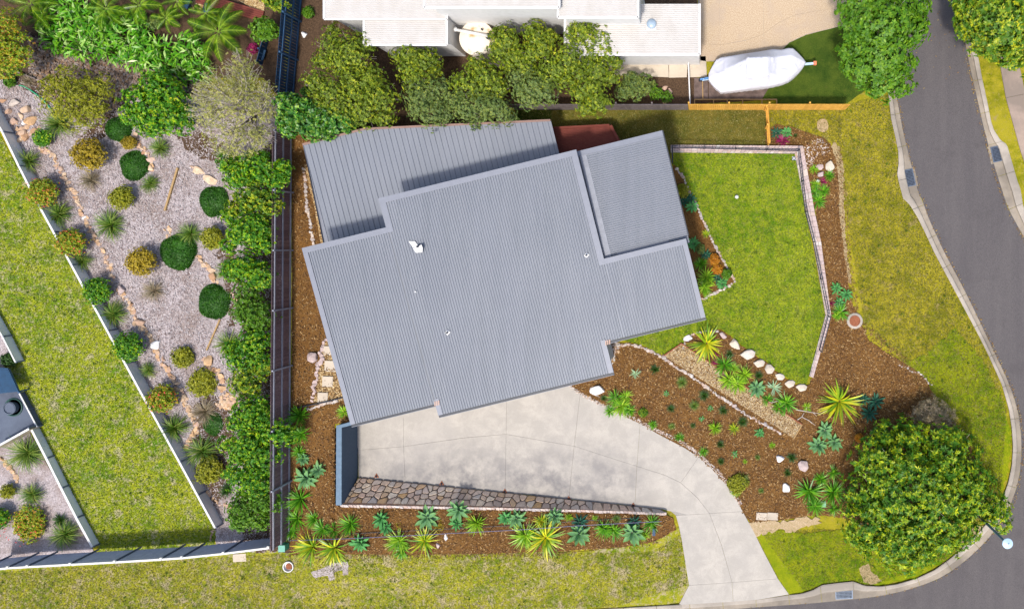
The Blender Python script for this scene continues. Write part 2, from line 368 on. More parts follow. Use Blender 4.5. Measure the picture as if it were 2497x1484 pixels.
# leaves
M['g_dark'] = leaf_mat('dark_leaf', [(.012, .05, .006), (.03, .10, .008), (.055, .15, .01)])
M['g_mid'] = leaf_mat('mid_green_leaf', [(.03, .095, .004), (.07, .17, .006), (.14, .24, .008)])
M['g_bigtree'] = leaf_mat('yellow_tipped_leaf', [(.03, .11, .003), (.10, .2, .004), (.30, .36, .004), (.52, .48, .006)], attr=True, base=(.035, .11, .004))
M['g_gum'] = leaf_mat('olive_gum_leaf', [(.06, .12, .005), (.15, .22, .007), (.29, .32, .01), (.46, .40, .02)], .3, attr=True, base=(.08, .12, .006))
M['g_gumblue'] = leaf_mat('blue_green_gum_leaf', [(.05, .09, .025), (.10, .15, .03), (.2, .22, .03)], .3)
M['g_hedge'] = leaf_mat('bright_hedge_leaf', [(.03, .13, .004), (.10, .26, .004), (.22, .38, .006), (.5, .47, .008)], attr=True, base=(.035, .13, .004))
M['g_yellow'] = leaf_mat('yellow_green_leaf', [(.07, .15, .005), (.18, .26, .008), (.35, .37, .01), (.5, .42, .01)], attr=True, base=(.05, .12, .005))
M['g_olive'] = leaf_mat('olive_leaf', [(.09, .11, .006), (.2, .21, .008), (.33, .31, .015)])
M['g_gold'] = leaf_mat('golden_leaf', [(.14, .11, .008), (.28, .2, .012), (.4, .3, .02)])
M['g_orange'] = leaf_mat('orange_leaf', [(.4, .14, .01), (.6, .25, .01), (.7, .4, .02)])
M['g_redgreen'] = leaf_mat('green_and_red_leaf', [(.06, .13, .005), (.15, .26, .008), (.33, .33, .01), (.45, .12, .03)])
M['g_grey'] = leaf_mat('grey_olive_leaf', [(.14, .16, .025), (.27, .27, .06), (.38, .34, .15)])
M['g_glossy'] = leaf_mat('glossy_dark_leaf', [(.008, .045, .004), (.02, .09, .006), (.05, .16, .01), (.2, .3, .03)], .15, .4, spec=.4)
M['g_ginger'] = leaf_mat('ginger_leaf', [(.04, .19, .004), (.11, .36, .006), (.26, .52, .02), (.6, .75, .3)], .3, .35)
M['g_cushion'] = leaf_mat('cushion_needle', [(.008, .045, .002), (.018, .08, .003), (.04, .12, .004)], .15)
M['g_agave'] = leaf_mat('blue_green_agave_leaf', [(.08, .26, .04), (.24, .42, .05)], .12, .6, True, spec=.2, base=(.12, .25, .15))
M['g_agaveb'] = leaf_mat('green_agave_leaf', [(.06, .26, .05), (.1, .34, .06)], .15, .6, True, spec=.2, base=(.1, .3, .1))
M['g_agaved'] = leaf_mat('dark_blue_agave_leaf', [(.02, .1, .05), (.03, .13, .07)], .1, .6, True, spec=.2, base=(.03, .11, .07))
M['g_yucca'] = leaf_mat('yucca_leaf', [(.03, .12, .006), (.07, .21, .008), (.15, .32, .012)], .2, .4)
M['g_yuccal'] = leaf_mat('lime_yucca_leaf', [(.08, .2, .008), (.18, .32, .012), (.36, .45, .04)], .25, .4)
M['g_varieg'] = leaf_mat('yellow_edged_leaf', [(.06, .16, .008), (.2, .28, .01), (.48, .4, .01), (.62, .5, .03)], .25, .4)
M['g_magenta'] = leaf_mat('magenta_leaf', [(.16, .01, .05), (.3, .015, .1), (.42, .02, .12)], .2)
M['g_grassy'] = leaf_mat('grass_clump_blade', [(.03, .09, .006), (.09, .19, .01), (.2, .28, .03), (.38, .4, .1)], .25)
M['g_darkgrass'] = leaf_mat('dark_tuft_blade', [(.015, .05, .004), (.03, .09, .006), (.06, .13, .008)], .2)
M['g_dry'] = leaf_mat('dry_grass_blade', [(.14, .11, .05), (.3, .22, .13), (.42, .34, .24), (.1, .12, .03)], .2)
M['g_palm'] = leaf_mat('palm_leaflet', [(.03, .10, .004), (.10, .2, .006), (.24, .34, .02)], .25, .35)
M['g_aloe'] = leaf_mat('grey_green_leaf', [(.12, .2, .1), (.2, .3, .16), (.3, .38, .24)], .1)
M['flower'] = leaf_mat('red_flower', [(.6, .03, .04), (.75, .12, .1)], .2)
M['blades'] = leaf_mat('lawn_blades', [(.05, .11, .008), (.12, .2, .014), (.24, .28, .04), (.36, .34, .1)], .2)
M['bladesdry'] = leaf_mat('dry_lawn_blades', [(.08, .1, .012), (.17, .17, .02), (.27, .23, .05), (.4, .32, .14)], .2)
# ------------------------------------------------------------------ ground surfaces
def region(name, poly, mat, off, jit=0.0, parent=None, kind='structure', depth=.05, spacing=12, seed=0):
    """a draped sheet with the given plan outline (plan units), its edge roughened by jit units"""
    rr = random.Random(seed + len(poly)); poly = [tuple(p) for p in poly]
    out = []
    for i in range(len(poly)):
        a = np.array(poly[i]); b = np.array(poly[(i + 1) % len(poly)]); L = np.linalg.norm(b - a)
        n = max(1, int(L / (spacing if jit == 0 else 6)))
        if max(abs(a - (1250, 740))) > 4000: n = 1
        n = min(n, 400)
        for k in range(n):
            p = a + (b - a) * k / n
            if jit: p = p + np.array((rr.uniform(-jit, jit), rr.uniform(-jit, jit)))
            out.append(p)
    out = np.array(out)
    lo = np.maximum(out.min(0), (-60, -60)); hi = np.minimum(out.max(0), (2568, 1548))
    gx = np.arange(math.ceil(lo[0] / spacing) * spacing, hi[0], spacing); gy = np.arange(math.ceil(lo[1] / spacing) * spacing, hi[1], spacing)
    q = np.array([(x, y) for x in gx for y in gy]) if len(gx) and len(gy) else np.zeros((0, 2))
    if len(q):
        q = q[inside(out, q)]
        # keep clear of the outline
        keep = np.ones(len(q), bool)
        for p in out: keep &= (np.abs(q - p).max(1) > 2.0)
        q = q[keep]
    allp = np.concatenate([out, q]) if len(q) else out
    vs, es, fs, *_ = delaunay_2d_cdt([Vector(p) for p in allp], [], [list(range(len(out)))], 1, 1e-3)
    P2 = np.array([tuple(v) for v in vs]); z = T(P2[:, 0], P2[:, 1]) + off
    k = 1 - z / CAMH
    V = np.stack([(P2[:, 0] - NX) / PPM * k, (NY - P2[:, 1]) / PPM * k, z], 1)
    F = [tuple(f) for f in fs]
    # face up
    F2 = []
    for f in F:
        a, b, c = V[f[0]], V[f[1]], V[f[2]]
        if (b[0] - a[0]) * (c[1] - a[1]) - (b[1] - a[1]) * (c[0] - a[0]) < 0: f = f[::-1]
        F2.append(f)
    cnt = {}
    for f in F2:
        for i in range(len(f)):
            e = (f[i], f[(i + 1) % len(f)]); cnt[e] = 1
    V = [tuple(v) for v in V]; n0 = len(V); low = {}
    for (a, b) in list(cnt):
        if (b, a) not in cnt:
            for x in (a, b):
                if x not in low: low[x] = len(V); V.append((V[x][0], V[x][1], V[x][2] - depth))
            F2.append((b, a, low[a], low[b]))
    me = new_mesh(name, V, F2, mat); return link(name, me, parent, kind if parent is None else None)

# the ground, one sheet to the horizon
xs = np.concatenate([[-24000, -6000, -1500, -400], np.arange(-60, 2569, 12), [2900, 4500, 9000, 26000]])
ys = np.concatenate([[-24000, -6000, -1500, -400], np.arange(-60, 1549, 12), [1900, 3500, 8000, 26000]])
X, Y = np.meshgrid(xs, ys); z = T(np.clip(X, -60, 2568), np.clip(Y, -60, 1548))
k = 1 - z / CAMH; V = np.stack([(X - NX) / PPM * k, (NY - Y) / PPM * k, z], -1).reshape(-1, 3)
nx, ny = len(xs), len(ys); idx = np.arange(nx * ny).reshape(ny, nx)
F = np.stack([idx[1:, :-1], idx[1:, 1:], idx[:-1, 1:], idx[:-1, :-1]], -1).reshape(-1, 4)
link('ground', fast_mesh('ground', V, F, M['verge']), None, 'structure')

K_OUT = PL('d1', 880, -120, 895, 200, 905, 650, 925, 830, 955, 960, 975, 1060, 978, 1140, 968, 1220, 985, 1300, 1010, 1390) + PL('d2', 1055, 40, 1110, 130, 1160, 230, 1230, 380, 1310, 530, 1380, 660, 1460, 810, 1540, 960, 1600, 1080, 1655, 1200, 1700, 1300, 1735, 1420) + PL('d3', 1750, 90, 1770, 220, 1778, 350, 1770, 480, 1745, 600, 1705, 710, 1655, 800, 1590, 890, 1520, 970, 1440, 1040, 1340, 1130, 1230, 1210, 1100, 1270, 960, 1310, 850, 1325, 740, 1320, 660, 1290, 560, 1300, 440, 1315, 380, 1350, 300, 1375, 210, 1385) + [(1850, 1461), (1740, 1468), (1655, 1473), (1502, 1482), (1300, 1492), (900, 1510)]
K_IN = PL('d1', 935, -120, 945, 300, 955, 640, 985, 790, 1010, 930, 1060, 1130, 1115, 1350) + PL('d2', 1140, 0, 1195, 155, 1300, 380, 1450, 660, 1575, 920, 1640, 1060, 1720, 1220, 1790, 1400) + PL('d3', 1815, 110, 1835, 260, 1838, 400, 1825, 540, 1800, 650, 1760, 760, 1700, 870, 1640, 950, 1550, 1050, 1440, 1150, 1330, 1230, 1240, 1280, 1100, 1330, 960, 1370, 800, 1400, 600, 1420, 400, 1440, 200, 1455) + [(1850, 1479), (1740, 1488), (1655, 1495), (1502, 1504), (1300, 1514), (900, 1532)]
E_IN = PL('d1', 1360, -120, 1385, 0, 1400, 130, 1445, 300, 1480, 480, 1530, 700, 1570, 880, 1610, 1030, 1660, 1200, 1715, 1370) + PL('d2', 1740, 60, 1855, 270) + [(2570, 700)]
E_OUT = PL('d1', 1400, -120, 1425, 0, 1440, 130, 1490, 320, 1535, 400, 1560, 540, 1600, 720, 1625, 850, 1645, 910, 1690, 980, 1735, 1010, 1770, 1130, 1810, 1270, 1830, 1320) + [(2495, 502), (2518, 560), (2590, 690)]
road = K_IN[:-1] + [(900, 1530), (900, 1800), (3300, 1800), (3300, 900), (2760, 900)] + E_IN[::-1]
region('street', road, M['asphalt'], .012, 0, depth=.02)

def kerb(name, outp, inp, label_gap, flat=None):
    root = bpy.data.objects.new(name, None); COL.objects.link(root); root['kind'] = 'structure'
    a = resample(outp, 9.0); n = len(a); b = resample(inp, n=n)
    # pair each outer point with the nearest point of the inner line
    b2 = resample(inp, 2.0); j = [int(np.argmin(((b2 - p) ** 2).sum(1))) for p in a]; j = np.maximum.accumulate(j); b = b2[j]
    b = np.stack([np.convolve(np.pad(b[:, i], 2, 'edge'), np.ones(5) / 5, 'valid') for i in (0, 1)], 1)
    prof = [(0, .0), (0.0, .12), (.08, .145), (.36, .145), (.46, .12), (.52, .03), (.7, .022), (1.0, .03), (1.0, -.05)]
    per = 9; i = 0
    while i < n - 1:
        e = min(i + per, n - 1); vs = []; fs = []; m_ = len(prof)
        for q in range(i, e + 1):
            fl = 1.0
            if flat is not None and flat(a[q]): fl = .28
            pa, pb = a[q].copy(), b[q]
            if q == e and e < n - 1:
                pa = pa + (a[q - 1] - pa) * .1; pb = pb + (b[q - 1] - pb) * .1
            for t, zz in prof:
                p = pa + (pb - pa) * t; vs.append(W(p[0], p[1], zz * fl if zz > .04 else zz))
        for q in range(e - i):
            for r in range(m_ - 1):
                fs.append((q * m_ + r, (q + 1) * m_ + r, (q + 1) * m_ + r + 1, q * m_ + r + 1))
        fs += [tuple(range(m_))[::-1], tuple((e - i) * m_ + r for r in range(m_))]
        me = new_mesh('kerb_segment', vs, fs, M['kerb']); me.materials.append(M['gutter'])
        for pi, pl in enumerate(me.polygons):
            if pi < (e - i) * (m_ - 1) and pi % (m_ - 1) >= 4: pl.material_index = 1
        bm = bmesh.new(); bm.from_mesh(me); bmesh.ops.recalc_face_normals(bm, faces=bm.faces); bm.to_mesh(me); bm.free()
        link('kerb_segment', me, root); i = e
kerb('kerb', K_OUT, K_IN, 0, lambda p: 1655 < p[0] < 1925 and p[1] > 1440)
kerb('far_kerb', E_OUT, E_IN, 0)

# ---- grass areas
lawn_poly = PL('d1', 262, 1070, 325, 1484) + PL('d2', 388, 400, 463, 810, 408, 1040, 350, 1238) + PL('d2', 330, 1300, 260, 1290, 180, 1240, 110, 1190, 40, 1120) + PL('c2', 1640, 1140, 1570, 1080, 1480, 1020, 1400, 950, 1330, 905, 1190, 930, 1100, 960, 1070, 1010, 935, 1090, 860, 1060, 800, 1025, 720, 1005, 620, 985, 530, 985) + [(1600, 760), (1700, 720)] + PL('c2', 1215, 700, 1430, 590, 1270, 260, 1170, 70) + PL('c1', 1075, 1260, 1020, 1175, 1000, 1150, 1004, 1062, 1855, 1080)
region('front_lawn', lawn_poly, M['lawn'], .030, 1.0, seed=1)
left_lawn = [(-60, 180), (0, 330)] + PL('a1', 190, 1300) + PL('a2', 240, 0, 600, 660, 1050, 1484) + PL('a3', 1190, 350, 1510, 925, 1500, 1010) + [(524, 1345), (242, 1358)] + PL('a3', 690, 1035, 265, 215) + PL('a2', 200, 1484, 135, 1360, 60, 1190, 110, 1145, 0, 920) + [(-60, 760)]
region('side_lawn', left_lawn, M['lawn_left'], .030, 1.0, seed=2)
region('nature_strip_grass', [(-60, 1385), (655, 1338), (700, 1345), (1400, 1345), (1500, 1335), (1590, 1322), (1640, 1290), (1655, 1283), (1662, 1315), (1671, 1371), (1680, 1427), (1655, 1470), (1500, 1479), (900, 1505), (-60, 1560)], M['verge_low'], .034, 1.5, seed=3)
region('corner_grass', PL('c3', 1570, 940, 1640, 1090, 1740, 1270, 1810, 1380) + [(1955, 1443), (1983, 1434), (2004, 1423), (2081, 1413), (2109, 1424), (2147, 1426), (2234, 1408), (2318, 1359), (2380, 1303), (2300, 1290), (2200, 1300), (2060, 1290), (1960, 1300), (1900, 1290)], M['lawn_green'], .038, 2.0, seed=4)
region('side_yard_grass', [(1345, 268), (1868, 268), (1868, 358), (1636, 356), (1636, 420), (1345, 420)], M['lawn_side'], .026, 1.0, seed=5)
region('side_yard_grass', [(1256, 268), (1346, 268), (1346, 330), (1256, 320)], M['turf'], .022, .5, seed=6)
region('boat_lawn', [(1900, 128), (1925, 104), (1965, 86), (2055, 62), (2140, 70), (2140, 200), (2066, 252), (1895, 252), (1895, 243), (1850, 243), (1850, 200)], M['turf'], .030, .8, seed=7)
region('green_verge', [(2170, 900), (2260, 860), (2330, 800), (2400, 880), (2448, 980), (2466, 1060), (2462, 1150), (2440, 1205), (2380, 1100), (2330, 1010), (2280, 960)], M['lawn_green'], .022, 5, seed=8)
# ---- mulch, soil, gravel
m1 = PL('d1', 45, 920, 120, 870, 240, 890, 380, 945, 440, 960, 500, 1010, 540, 1120, 560, 1300, 560, 1484) + PL('d2', 575, 200, 600, 400, 625, 560, 640, 700, 700, 830, 760, 980, 900, 1080, 1040, 1160, 1150, 1240, 1210, 1340, 1260, 1484) + [(2340, 1040), (2400, 1150), (2400, 1250), (2300, 1290), (2100, 1280)] + PL('d3', 600, 850, 480, 830, 350, 830, 160, 860, 0, 875) + PL('c3', 1640, 870, 1540, 880, 1490, 812, 1440, 712, 1360, 602, 1270, 502, 1180, 422, 1080, 357, 900, 262, 740, 172, 640, 127, 530, 67, 400, 2) + PL('c2', 240, 1300, 380, 1250, 560, 1180, 530, 1000, 620, 1005, 720, 1015, 800, 1035, 860, 1070, 935, 1100, 1070, 1015, 1100, 960, 1190, 935, 1330, 915, 1400, 960, 1480, 1030, 1570, 1090, 1640, 1150) + PL('d2', 40, 1130, 110, 1200, 180, 1250, 260, 1300, 350, 1300, 380, 1240, 430, 1040, 500, 820, 430, 300, 380, 0) + PL('d1', 305, 1030, 50, 1030)
region('mulch_bed', m1, M['mulch'], .050, 1.6, seed=9)
m2 = [(712, 300), (800, 340), (860, 560), (900, 900), (872, 1036), (820, 1036), (820, 1229), (828, 1231), (1232, 1240), (1420, 1245), (1612, 1252), (1640, 1262), (1650, 1290), (1600, 1318), (1500, 1334), (1340, 1345), (1100, 1350), (1000, 1352), (850, 1350), (712, 1352), (700, 1330), (706, 1200), (712, 900), (712, 600)]
region('mulch_bed', m2, M['mulch'], .046, 1.4, seed=10)
region('mulch_bed', PL('c1', 1000, 1150, 1030, 1175, 1100, 1300, 1150, 1400) + PL('c2', 1170, 70, 1270, 280, 1340, 430, 1430, 580, 1330, 650, 1205, 705, 1100, 500, 1000, 200), M['mulch'], .046, .8, seed=11)
region('garden_soil', [(735, -60), (1700, -60), (1700, 190), (1720, 190), (1850, 190), (1895, 243), (1680, 254), (1250, 262), (1150, 340), (700, 345), (690, 240)], M['soil'], .018, .8, seed=12)
region('garden_soil', [(-60, -60), (700, -60), (690, 250), (640, 190), (500, 190), (300, 140), (60, 90), (-60, 60)], M['soil'], .018, 1, seed=13)
region('stony_slope', PL('a1', -120, 230, 200, 240, 430, 330, 740, 390, 900, 440, 1430, 590, 1480, 700, 1250, 680, 1000, 600, 960, 680, 820, 760, 740, 850, 560, 860, 300, 700, 60, 560, -120, 500), M['scree'], .036, 2, seed=14)
lt = PL('a1', -120, 560, 140, 560, 330, 640, 560, 800, 820, 720, 1100, 640, 1500, 700) + [(690, 240), (690, 1345), (528, 1345), (525, 1290), (495, 1193), (453, 1113), (400, 1020), (366, 960), (215, 690), (110, 485), (60, 390), (9, 296), (-60, 200)]
region('leaf_litter_bed', lt, M['litter'], .030, 2, seed=15)
region('garden_soil', [(470, 985), (520, 960), (560, 1000), (580, 1100), (560, 1200), (520, 1230), (500, 1150), (470, 1080)], M['soil'], .048, 7, seed=38)
region('garden_soil', [(530, 620), (570, 600), (600, 660), (590, 760), (560, 800), (545, 700)], M['soil'], .050, 7, seed=39)
region('garden_soil', [(600, 380), (705, 330), (705, 1345), (600, 1345), (585, 1250), (598, 1100), (580, 1000), (600, 900), (590, 800), (605, 700), (588, 560), (598, 460)], M['soil'], .052, 5, seed=35)
region('garden_soil', PL('a1', 640, 900, 700, 820, 800, 780, 820, 860, 740, 950, 660, 1000, 560, 960), M['soil'], .044, 4, seed=36)
region('garden_soil', PL('a1', 1230, 940, 1400, 920, 1560, 1000, 1540, 1150, 1400, 1100, 1300, 1040), M['soil'], .046, 5, seed=37)
region('leaf_litter_bed', PL('a3', 0, 350, 200, 235, 640, 1050, 660, 1090) + [(240, 1362), (100, 1372), (-60, 1385), (-60, 1100)], M['litter'], .030, 0, seed=16)
region('patio', [(-60, 930), (34, 930)] + PL('a2', 137, 1360) + PL('a3', 255, 215, 200, 225, 0, 345) + [(-60, 1120)], M['bluepave'], .040, seed=17)
region('leaf_litter_bed', [(-60, 770)] + PL('a2', 0, 940, 100, 1145, 0, 1190) + [(-60, 900)], M['litter'], .034, .5, seed=18)
region('bed_edge', PL('d1', 520, 990, 560, 1030, 590, 1150, 600, 1350, 600, 1484) + PL('d2', 600, 200, 625, 450, 650, 600, 600, 560, 578, 300, 555, 0) + PL('d1', 545, 1300, 535, 1150, 505, 1050), M['dirtedge'], .042, 3, seed=19)
region('bare_dirt_patch', [(2111 + 14 * math.cos(a) - 105, 306 + 17 * math.sin(a)) for a in np.linspace(0, 6.28, 14, endpoint=False)], M['dirt'], .042, 1.2, seed=20)
region('bare_dirt_patch', PL('b3', 320, 1225, 420, 1190, 480, 1160, 580, 1150, 585, 1240, 550, 1250, 540, 1210, 480, 1230, 490, 1280, 450, 1285, 440, 1250, 340, 1265), M['litter'], .05, 1.0, seed=21)
region('bare_dirt_patch', PL('d3', -170, 880, 0, 880, 160, 870, 250, 850, 330, 840, 420, 850, 430, 890, 330, 910, 230, 950, 140, 930, 60, 950, -60, 985, -150, 970), M['dirt'], .056, 5, seed=22)
region('bare_dirt_patch', PL('d3', 1400, 1085, 1405, 1030, 1470, 960, 1500, 905, 1590, 895, 1500, 1000), M['dirtedge'], .046, 2, seed=23)
region('bare_dirt_patch', PL('d3', 700, 1200, 760, 1165, 800, 1230, 860, 1280, 800, 1310, 740, 1300), M['dirtedge'], .048, 2.5, seed=24)
region('yellow_gravel_bed', PL('a1', 1560, -60, 1850, -60, 1850, 80, 1820, 90) + [(600, 12)], M['gravel'], .05, 0, seed=25)
region('yellow_gravel_bed', PL('a1', 1340, -60, 1450, -60, 1450, 40, 1400, 70, 1340, 60), M['gravel'], .05, 1, seed=26)
region('gravel_strip', [(741, 400), (752, 400), (775, 500), (797, 595), (783, 600), (765, 500)], M['gravel'], .06, 1, seed=27)
region('stepping_stone_bed', PL('b2', 440, 960, 600, 1200, 620, 1400, 330, 1440, 360, 1300, 380, 1100), M['gravel'], .056, 1.2, seed=28)

# ---- concrete
def slabs(name, polys, mat, off, gap=.45, depth=.1, label='concrete_slab', jitter=0):
    root = bpy.data.objects.new(name, None); COL.objects.link(root); root['kind'] = 'structure'
    for i, pl in enumerate(polys):
        pl = np.array(pl, float); n = len(pl)
        ar = sum(pl[j][0] * pl[(j + 1) % n][1] - pl[(j + 1) % n][0] * pl[j][1] for j in range(n)); sg = 1 if ar > 0 else -1
        ins = []
        for j in range(n):
            p0, p1, p2 = pl[j - 1], pl[j], pl[(j + 1) % n]
            d1 = (p1 - p0) / (np.linalg.norm(p1 - p0) + 1e-9); d2 = (p2 - p1) / (np.linalg.norm(p2 - p1) + 1e-9)
            nn = np.array((-(d1[1] + d2[1]), d1[0] + d2[0])); nn /= (np.linalg.norm(nn) + 1e-9)
            ins.append(p1 + nn * sg * gap)
        region(label, ins, mat, off, 0, root, None, depth, 24, i)
    return root
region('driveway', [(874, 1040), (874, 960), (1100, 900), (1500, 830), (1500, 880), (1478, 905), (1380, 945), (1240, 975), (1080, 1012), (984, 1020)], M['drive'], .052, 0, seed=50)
D = {}
def q(*n): return [n[i:i + 2] for i in range(0, len(n), 2)]
LV1 = [(984, 1000), (984, 1092), (988, 1178)]; LV2 = [(1236, 950), (1234, 1060), (1232, 1201)]
LV3 = [(1415, 940), (1400, 1087), (1387, 1217)]; LV4 = [(1561, 1032), (1555, 1135), (1548, 1234)]
drv = [
    [(860, 1010), (984, 985), (984, 1088), (873, 1097)],
    [(984, 985), (1070, 1005), (1236, 950), (1234, 1058), (1130, 1067), (984, 1088)],
    [(1236, 945), (1376, 925), (1415, 957), (1400, 1087), (1240, 1059), (1234, 1058)],
    [(1415, 957), (1432, 967), (1477, 990), (1516, 1011), (1561, 1032), (1553, 1136), (1400, 1087)],
    [(873, 1097), (984, 1088), (988, 1176), (920, 1168), (874, 1163)],
    [(984, 1088), (1130, 1067), (1234, 1058), (1232, 1201), (988, 1176)],
    [(1234, 1058), (1400, 1087), (1387, 1217), (1232, 1201)],
    [(1400, 1087), (1553, 1136), (1548, 1234), (1387, 1217)],
    [(1561, 1032), (1606, 1058), (1669, 1091), (1704, 1113), (1660, 1176), (1620, 1157), (1553, 1136)],
    [(1553, 1136), (1620, 1157), (1660, 1176), (1700, 1212), (1730, 1251), (1648, 1256), (1636, 1246), (1613, 1242), (1548, 1234)],
    [(1704, 1113), (1735, 1141), (1767, 1176), (1795, 1214), (1811, 1246), (1730, 1251), (1700, 1212), (1660, 1176)],
    [(1648, 1256), (1730, 1251), (1760, 1330), (1785, 1419), (1680, 1426), (1671, 1371), (1662, 1315), (1655, 1281)],
    [(1730, 1251), (1811, 1246), (1836, 1291), (1864, 1347), (1897, 1410), (1785, 1419), (1760, 1330)],
    [(1680, 1426), (1785, 1419), (1788, 1466), (1655, 1474)],
    [(1785, 1419), (1897, 1410), (1924, 1448), (1850, 1461), (1788, 1466)]]
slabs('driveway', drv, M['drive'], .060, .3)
region('driveway_base', [(1702, -60), (2134, -60), (2114, 50), (2054, 63), (1966, 85), (1925, 104), (1898, 131), (1870, 134), (1758, 150), (1702, 150)], M['kerb'], .042, 0, seed=40)
ag = [
    [(1706, -60), (1753, -60), (1755, 60), (1757, 110), (1706, 108)],
    [(1753, -60), (1864, -60), (1862, 50), (1862, 84), (1820, 98), (1757, 110), (1755, 60)],
    [(1864, -60), (2130, -60), (2120, 5), (2075, 15), (1990, 27), (1935, 38), (1895, 58), (1862, 84), (1862, 50)],
    [(1757, 110), (1820, 99), (1815, 150), (1758, 146)],
    [(1706, 108), (1757, 110), (1758, 146), (1723, 150), (1708, 148)],
    [(1820, 98), (1862, 84), (1867, 130), (1815, 140)],
    [(1862, 84), (1895, 58), (1935, 38), (1990, 27), (2045, 19), (2052, 63), (1966, 84), (1925, 103), (1898, 130), (1867, 132)],
    [(2045, 19), (2075, 15), (2130, 3), (2110, 50), (2052, 63)]]
slabs('aggregate_driveway', ag, M['aggregate'], .060, .25)
slabs('side_path', [[(1500, 153), (1630, 154), (1631, 189), (1500, 184)], [(1631, 139), (1678, 138), (1675, 189), (1631, 190)], [(1680, 138), (1721, 137), (1722, 148), (1681, 149)], [(1681, 149), (1722, 147), (1724, 188), (1680, 189)], [(1440, 150), (1500, 153), (1500, 183), (1440, 176)], [(1180, 140), (1300, 150), (1300, 175), (1180, 160)]], M['slab'], .060, .5)
slabs('footpath', [[(2436, 140), (2480, 130), (2495, 200), (2500, 229), (2453, 239), (2444, 190)], [(2453, 239), (2500, 229), (2540, 330), (2560, 480), (2520, 460), (2489, 370), (2467, 290)]], M['path'], .060, .5)
slabs('boat_pad', [[(1692, 190), (1726, 190), (1727, 243), (1692, 243)], [(1728, 190), (1890, 190), (1858, 243), (1728, 243)]], plain('brown_stained_slab', (.16, .115, .1), .9, .2, 0, .5, 2), .045, .5)
# ------------------------------------------------------------------ house roofs (house axes: u along the eaves, v down the slope)
UX = np.array((math.cos(math.radians(13.85)), math.sin(math.radians(13.85)))); VX = np.array((UX[1], -UX[0]))
class Plane:
    """roof plane z = a + s*(v - v0)"""
    def __init__(s, a, slope_v, ref, slope_u=0.0):
        s.sv = slope_v; s.su = slope_u; k = 1 - a / CAMH
        p = np.array(((ref[0] - NX) / PPM * k, (NY - ref[1]) / PPM * k)); s.c = a - slope_v * (p @ VX) - slope_u * (p @ UX)
    def hit(s, px, py):
        qd = np.array(((px - NX) / PPM, (NY - py) / PPM)); g = s.sv * (qd @ VX) + s.su * (qd @ UX)
        z = (s.c + g) / (1 + g / CAMH); p = qd * (1 - z / CAMH); return p @ UX, p @ VX
    def z(s, u, v): return s.c + s.sv * v + s.su * u
    def pt(s, u, v, off=0.0):
        p = UX * u + VX * v; return (p[0], p[1], s.z(u, v) + off)
main = Plane(4.75, -0.05, (736, 605)); nwp = Plane(2.5, -0.03, (739, 355)); ep = Plane(4.15, 0.0, (1615, 320))
def clipstrip(poly, u0, u1):
    """clip polygon (u,v) to u0<=u<=u1 (Sutherland-Hodgman)"""
    def cl(pl, f):
        out = []
        for i in range(len(pl)):
            a, b = pl[i], pl[(i + 1) % len(pl)]; fa, fb = f(a), f(b)
            if fa >= 0: out.append(a)
            if (fa >= 0) != (fb >= 0):
                t = fa / (fa - fb); out.append((a[0] + (b[0] - a[0]) * t, a[1] + (b[1] - a[1]) * t))
        return out
    pl = cl(poly, lambda p: p[0] - u0)
    return cl(pl, lambda p: u1 - p[0]) if pl else []
def vrange(poly, u):
    vs = []
    for i in range(len(poly)):
        a, b = poly[i], poly[(i + 1) % len(poly)]
        if (a[0] - u) * (b[0] - u) < 0 or a[0] == u: 
            t = (u - a[0]) / (b[0] - a[0] + 1e-12); vs.append(a[1] + (b[1] - a[1]) * t)
    return (min(vs), max(vs)) if len(vs) >= 2 else None
def corrugated(poly, plane, pitch, amp, per_sheet, name, mat, parent, ins=(0, 0), flip=False, prof=None):
    """sheets of ribs running along v (or u when flip) filling poly; every sheet is an object"""
    pl = [(b, a) for a, b in poly] if flip else poly
    u0 = min(p[0] for p in pl) + 1e-3; u1 = max(p[0] for p in pl) - 1e-3
    prof = prof or [(0, 0), (.2, amp), (.6, amp), (.8, 0)]
    k = 0; u = u0
    while u < u1 - 1e-4:
        e = min(u + pitch * per_sheet, u1); us = []; t = u
        while t < e - 1e-6:
            for f, h in prof:
                if t + f * pitch < e: us.append((t + f * pitch, h))
            t += pitch
        us.append((e - .001, 0)); vs = []; cols = []
        for x, h in us:
            r = vrange(pl, x)
            if r is None: continue
            cols.append((x, h, r[0] + ins[0], r[1] - ins[1]))
        fs = []
        for x, h, a, b in cols:
            if flip: vs += [plane.pt(a, x, h + .002 * (k % 2)), plane.pt(b, x, h + .002 * (k % 2))]
            else: vs += [plane.pt(x, a, h + .002 * (k % 2)), plane.pt(x, b, h + .002 * (k % 2))]
        for i in range(len(cols) - 1):
            if abs(cols[i][2] - cols[i + 1][2]) > .6 or abs(cols[i][3] - cols[i + 1][3]) > .6:
                # a step in the roof edge falls between two ribs
                vs2 = len(vs); h = cols[i + 1][1]; x = cols[i][0]; a, b = cols[i + 1][2], cols[i + 1][3]
                vs += [plane.pt(*((a, x) if flip else (x, a)), h), plane.pt(*((b, x) if flip else (x, b)), h)]
                fs.append((vs2, vs2 + 1, 2 * i + 3, 2 * i + 2)); continue
            fs.append((2 * i, 2 * i + 1, 2 * i + 3, 2 * i + 2))
        if fs:
            if flip: fs = [f[::-1] for f in fs]
            link(name, new_mesh(name, vs, fs, mat), parent)
        u = e; k += 1
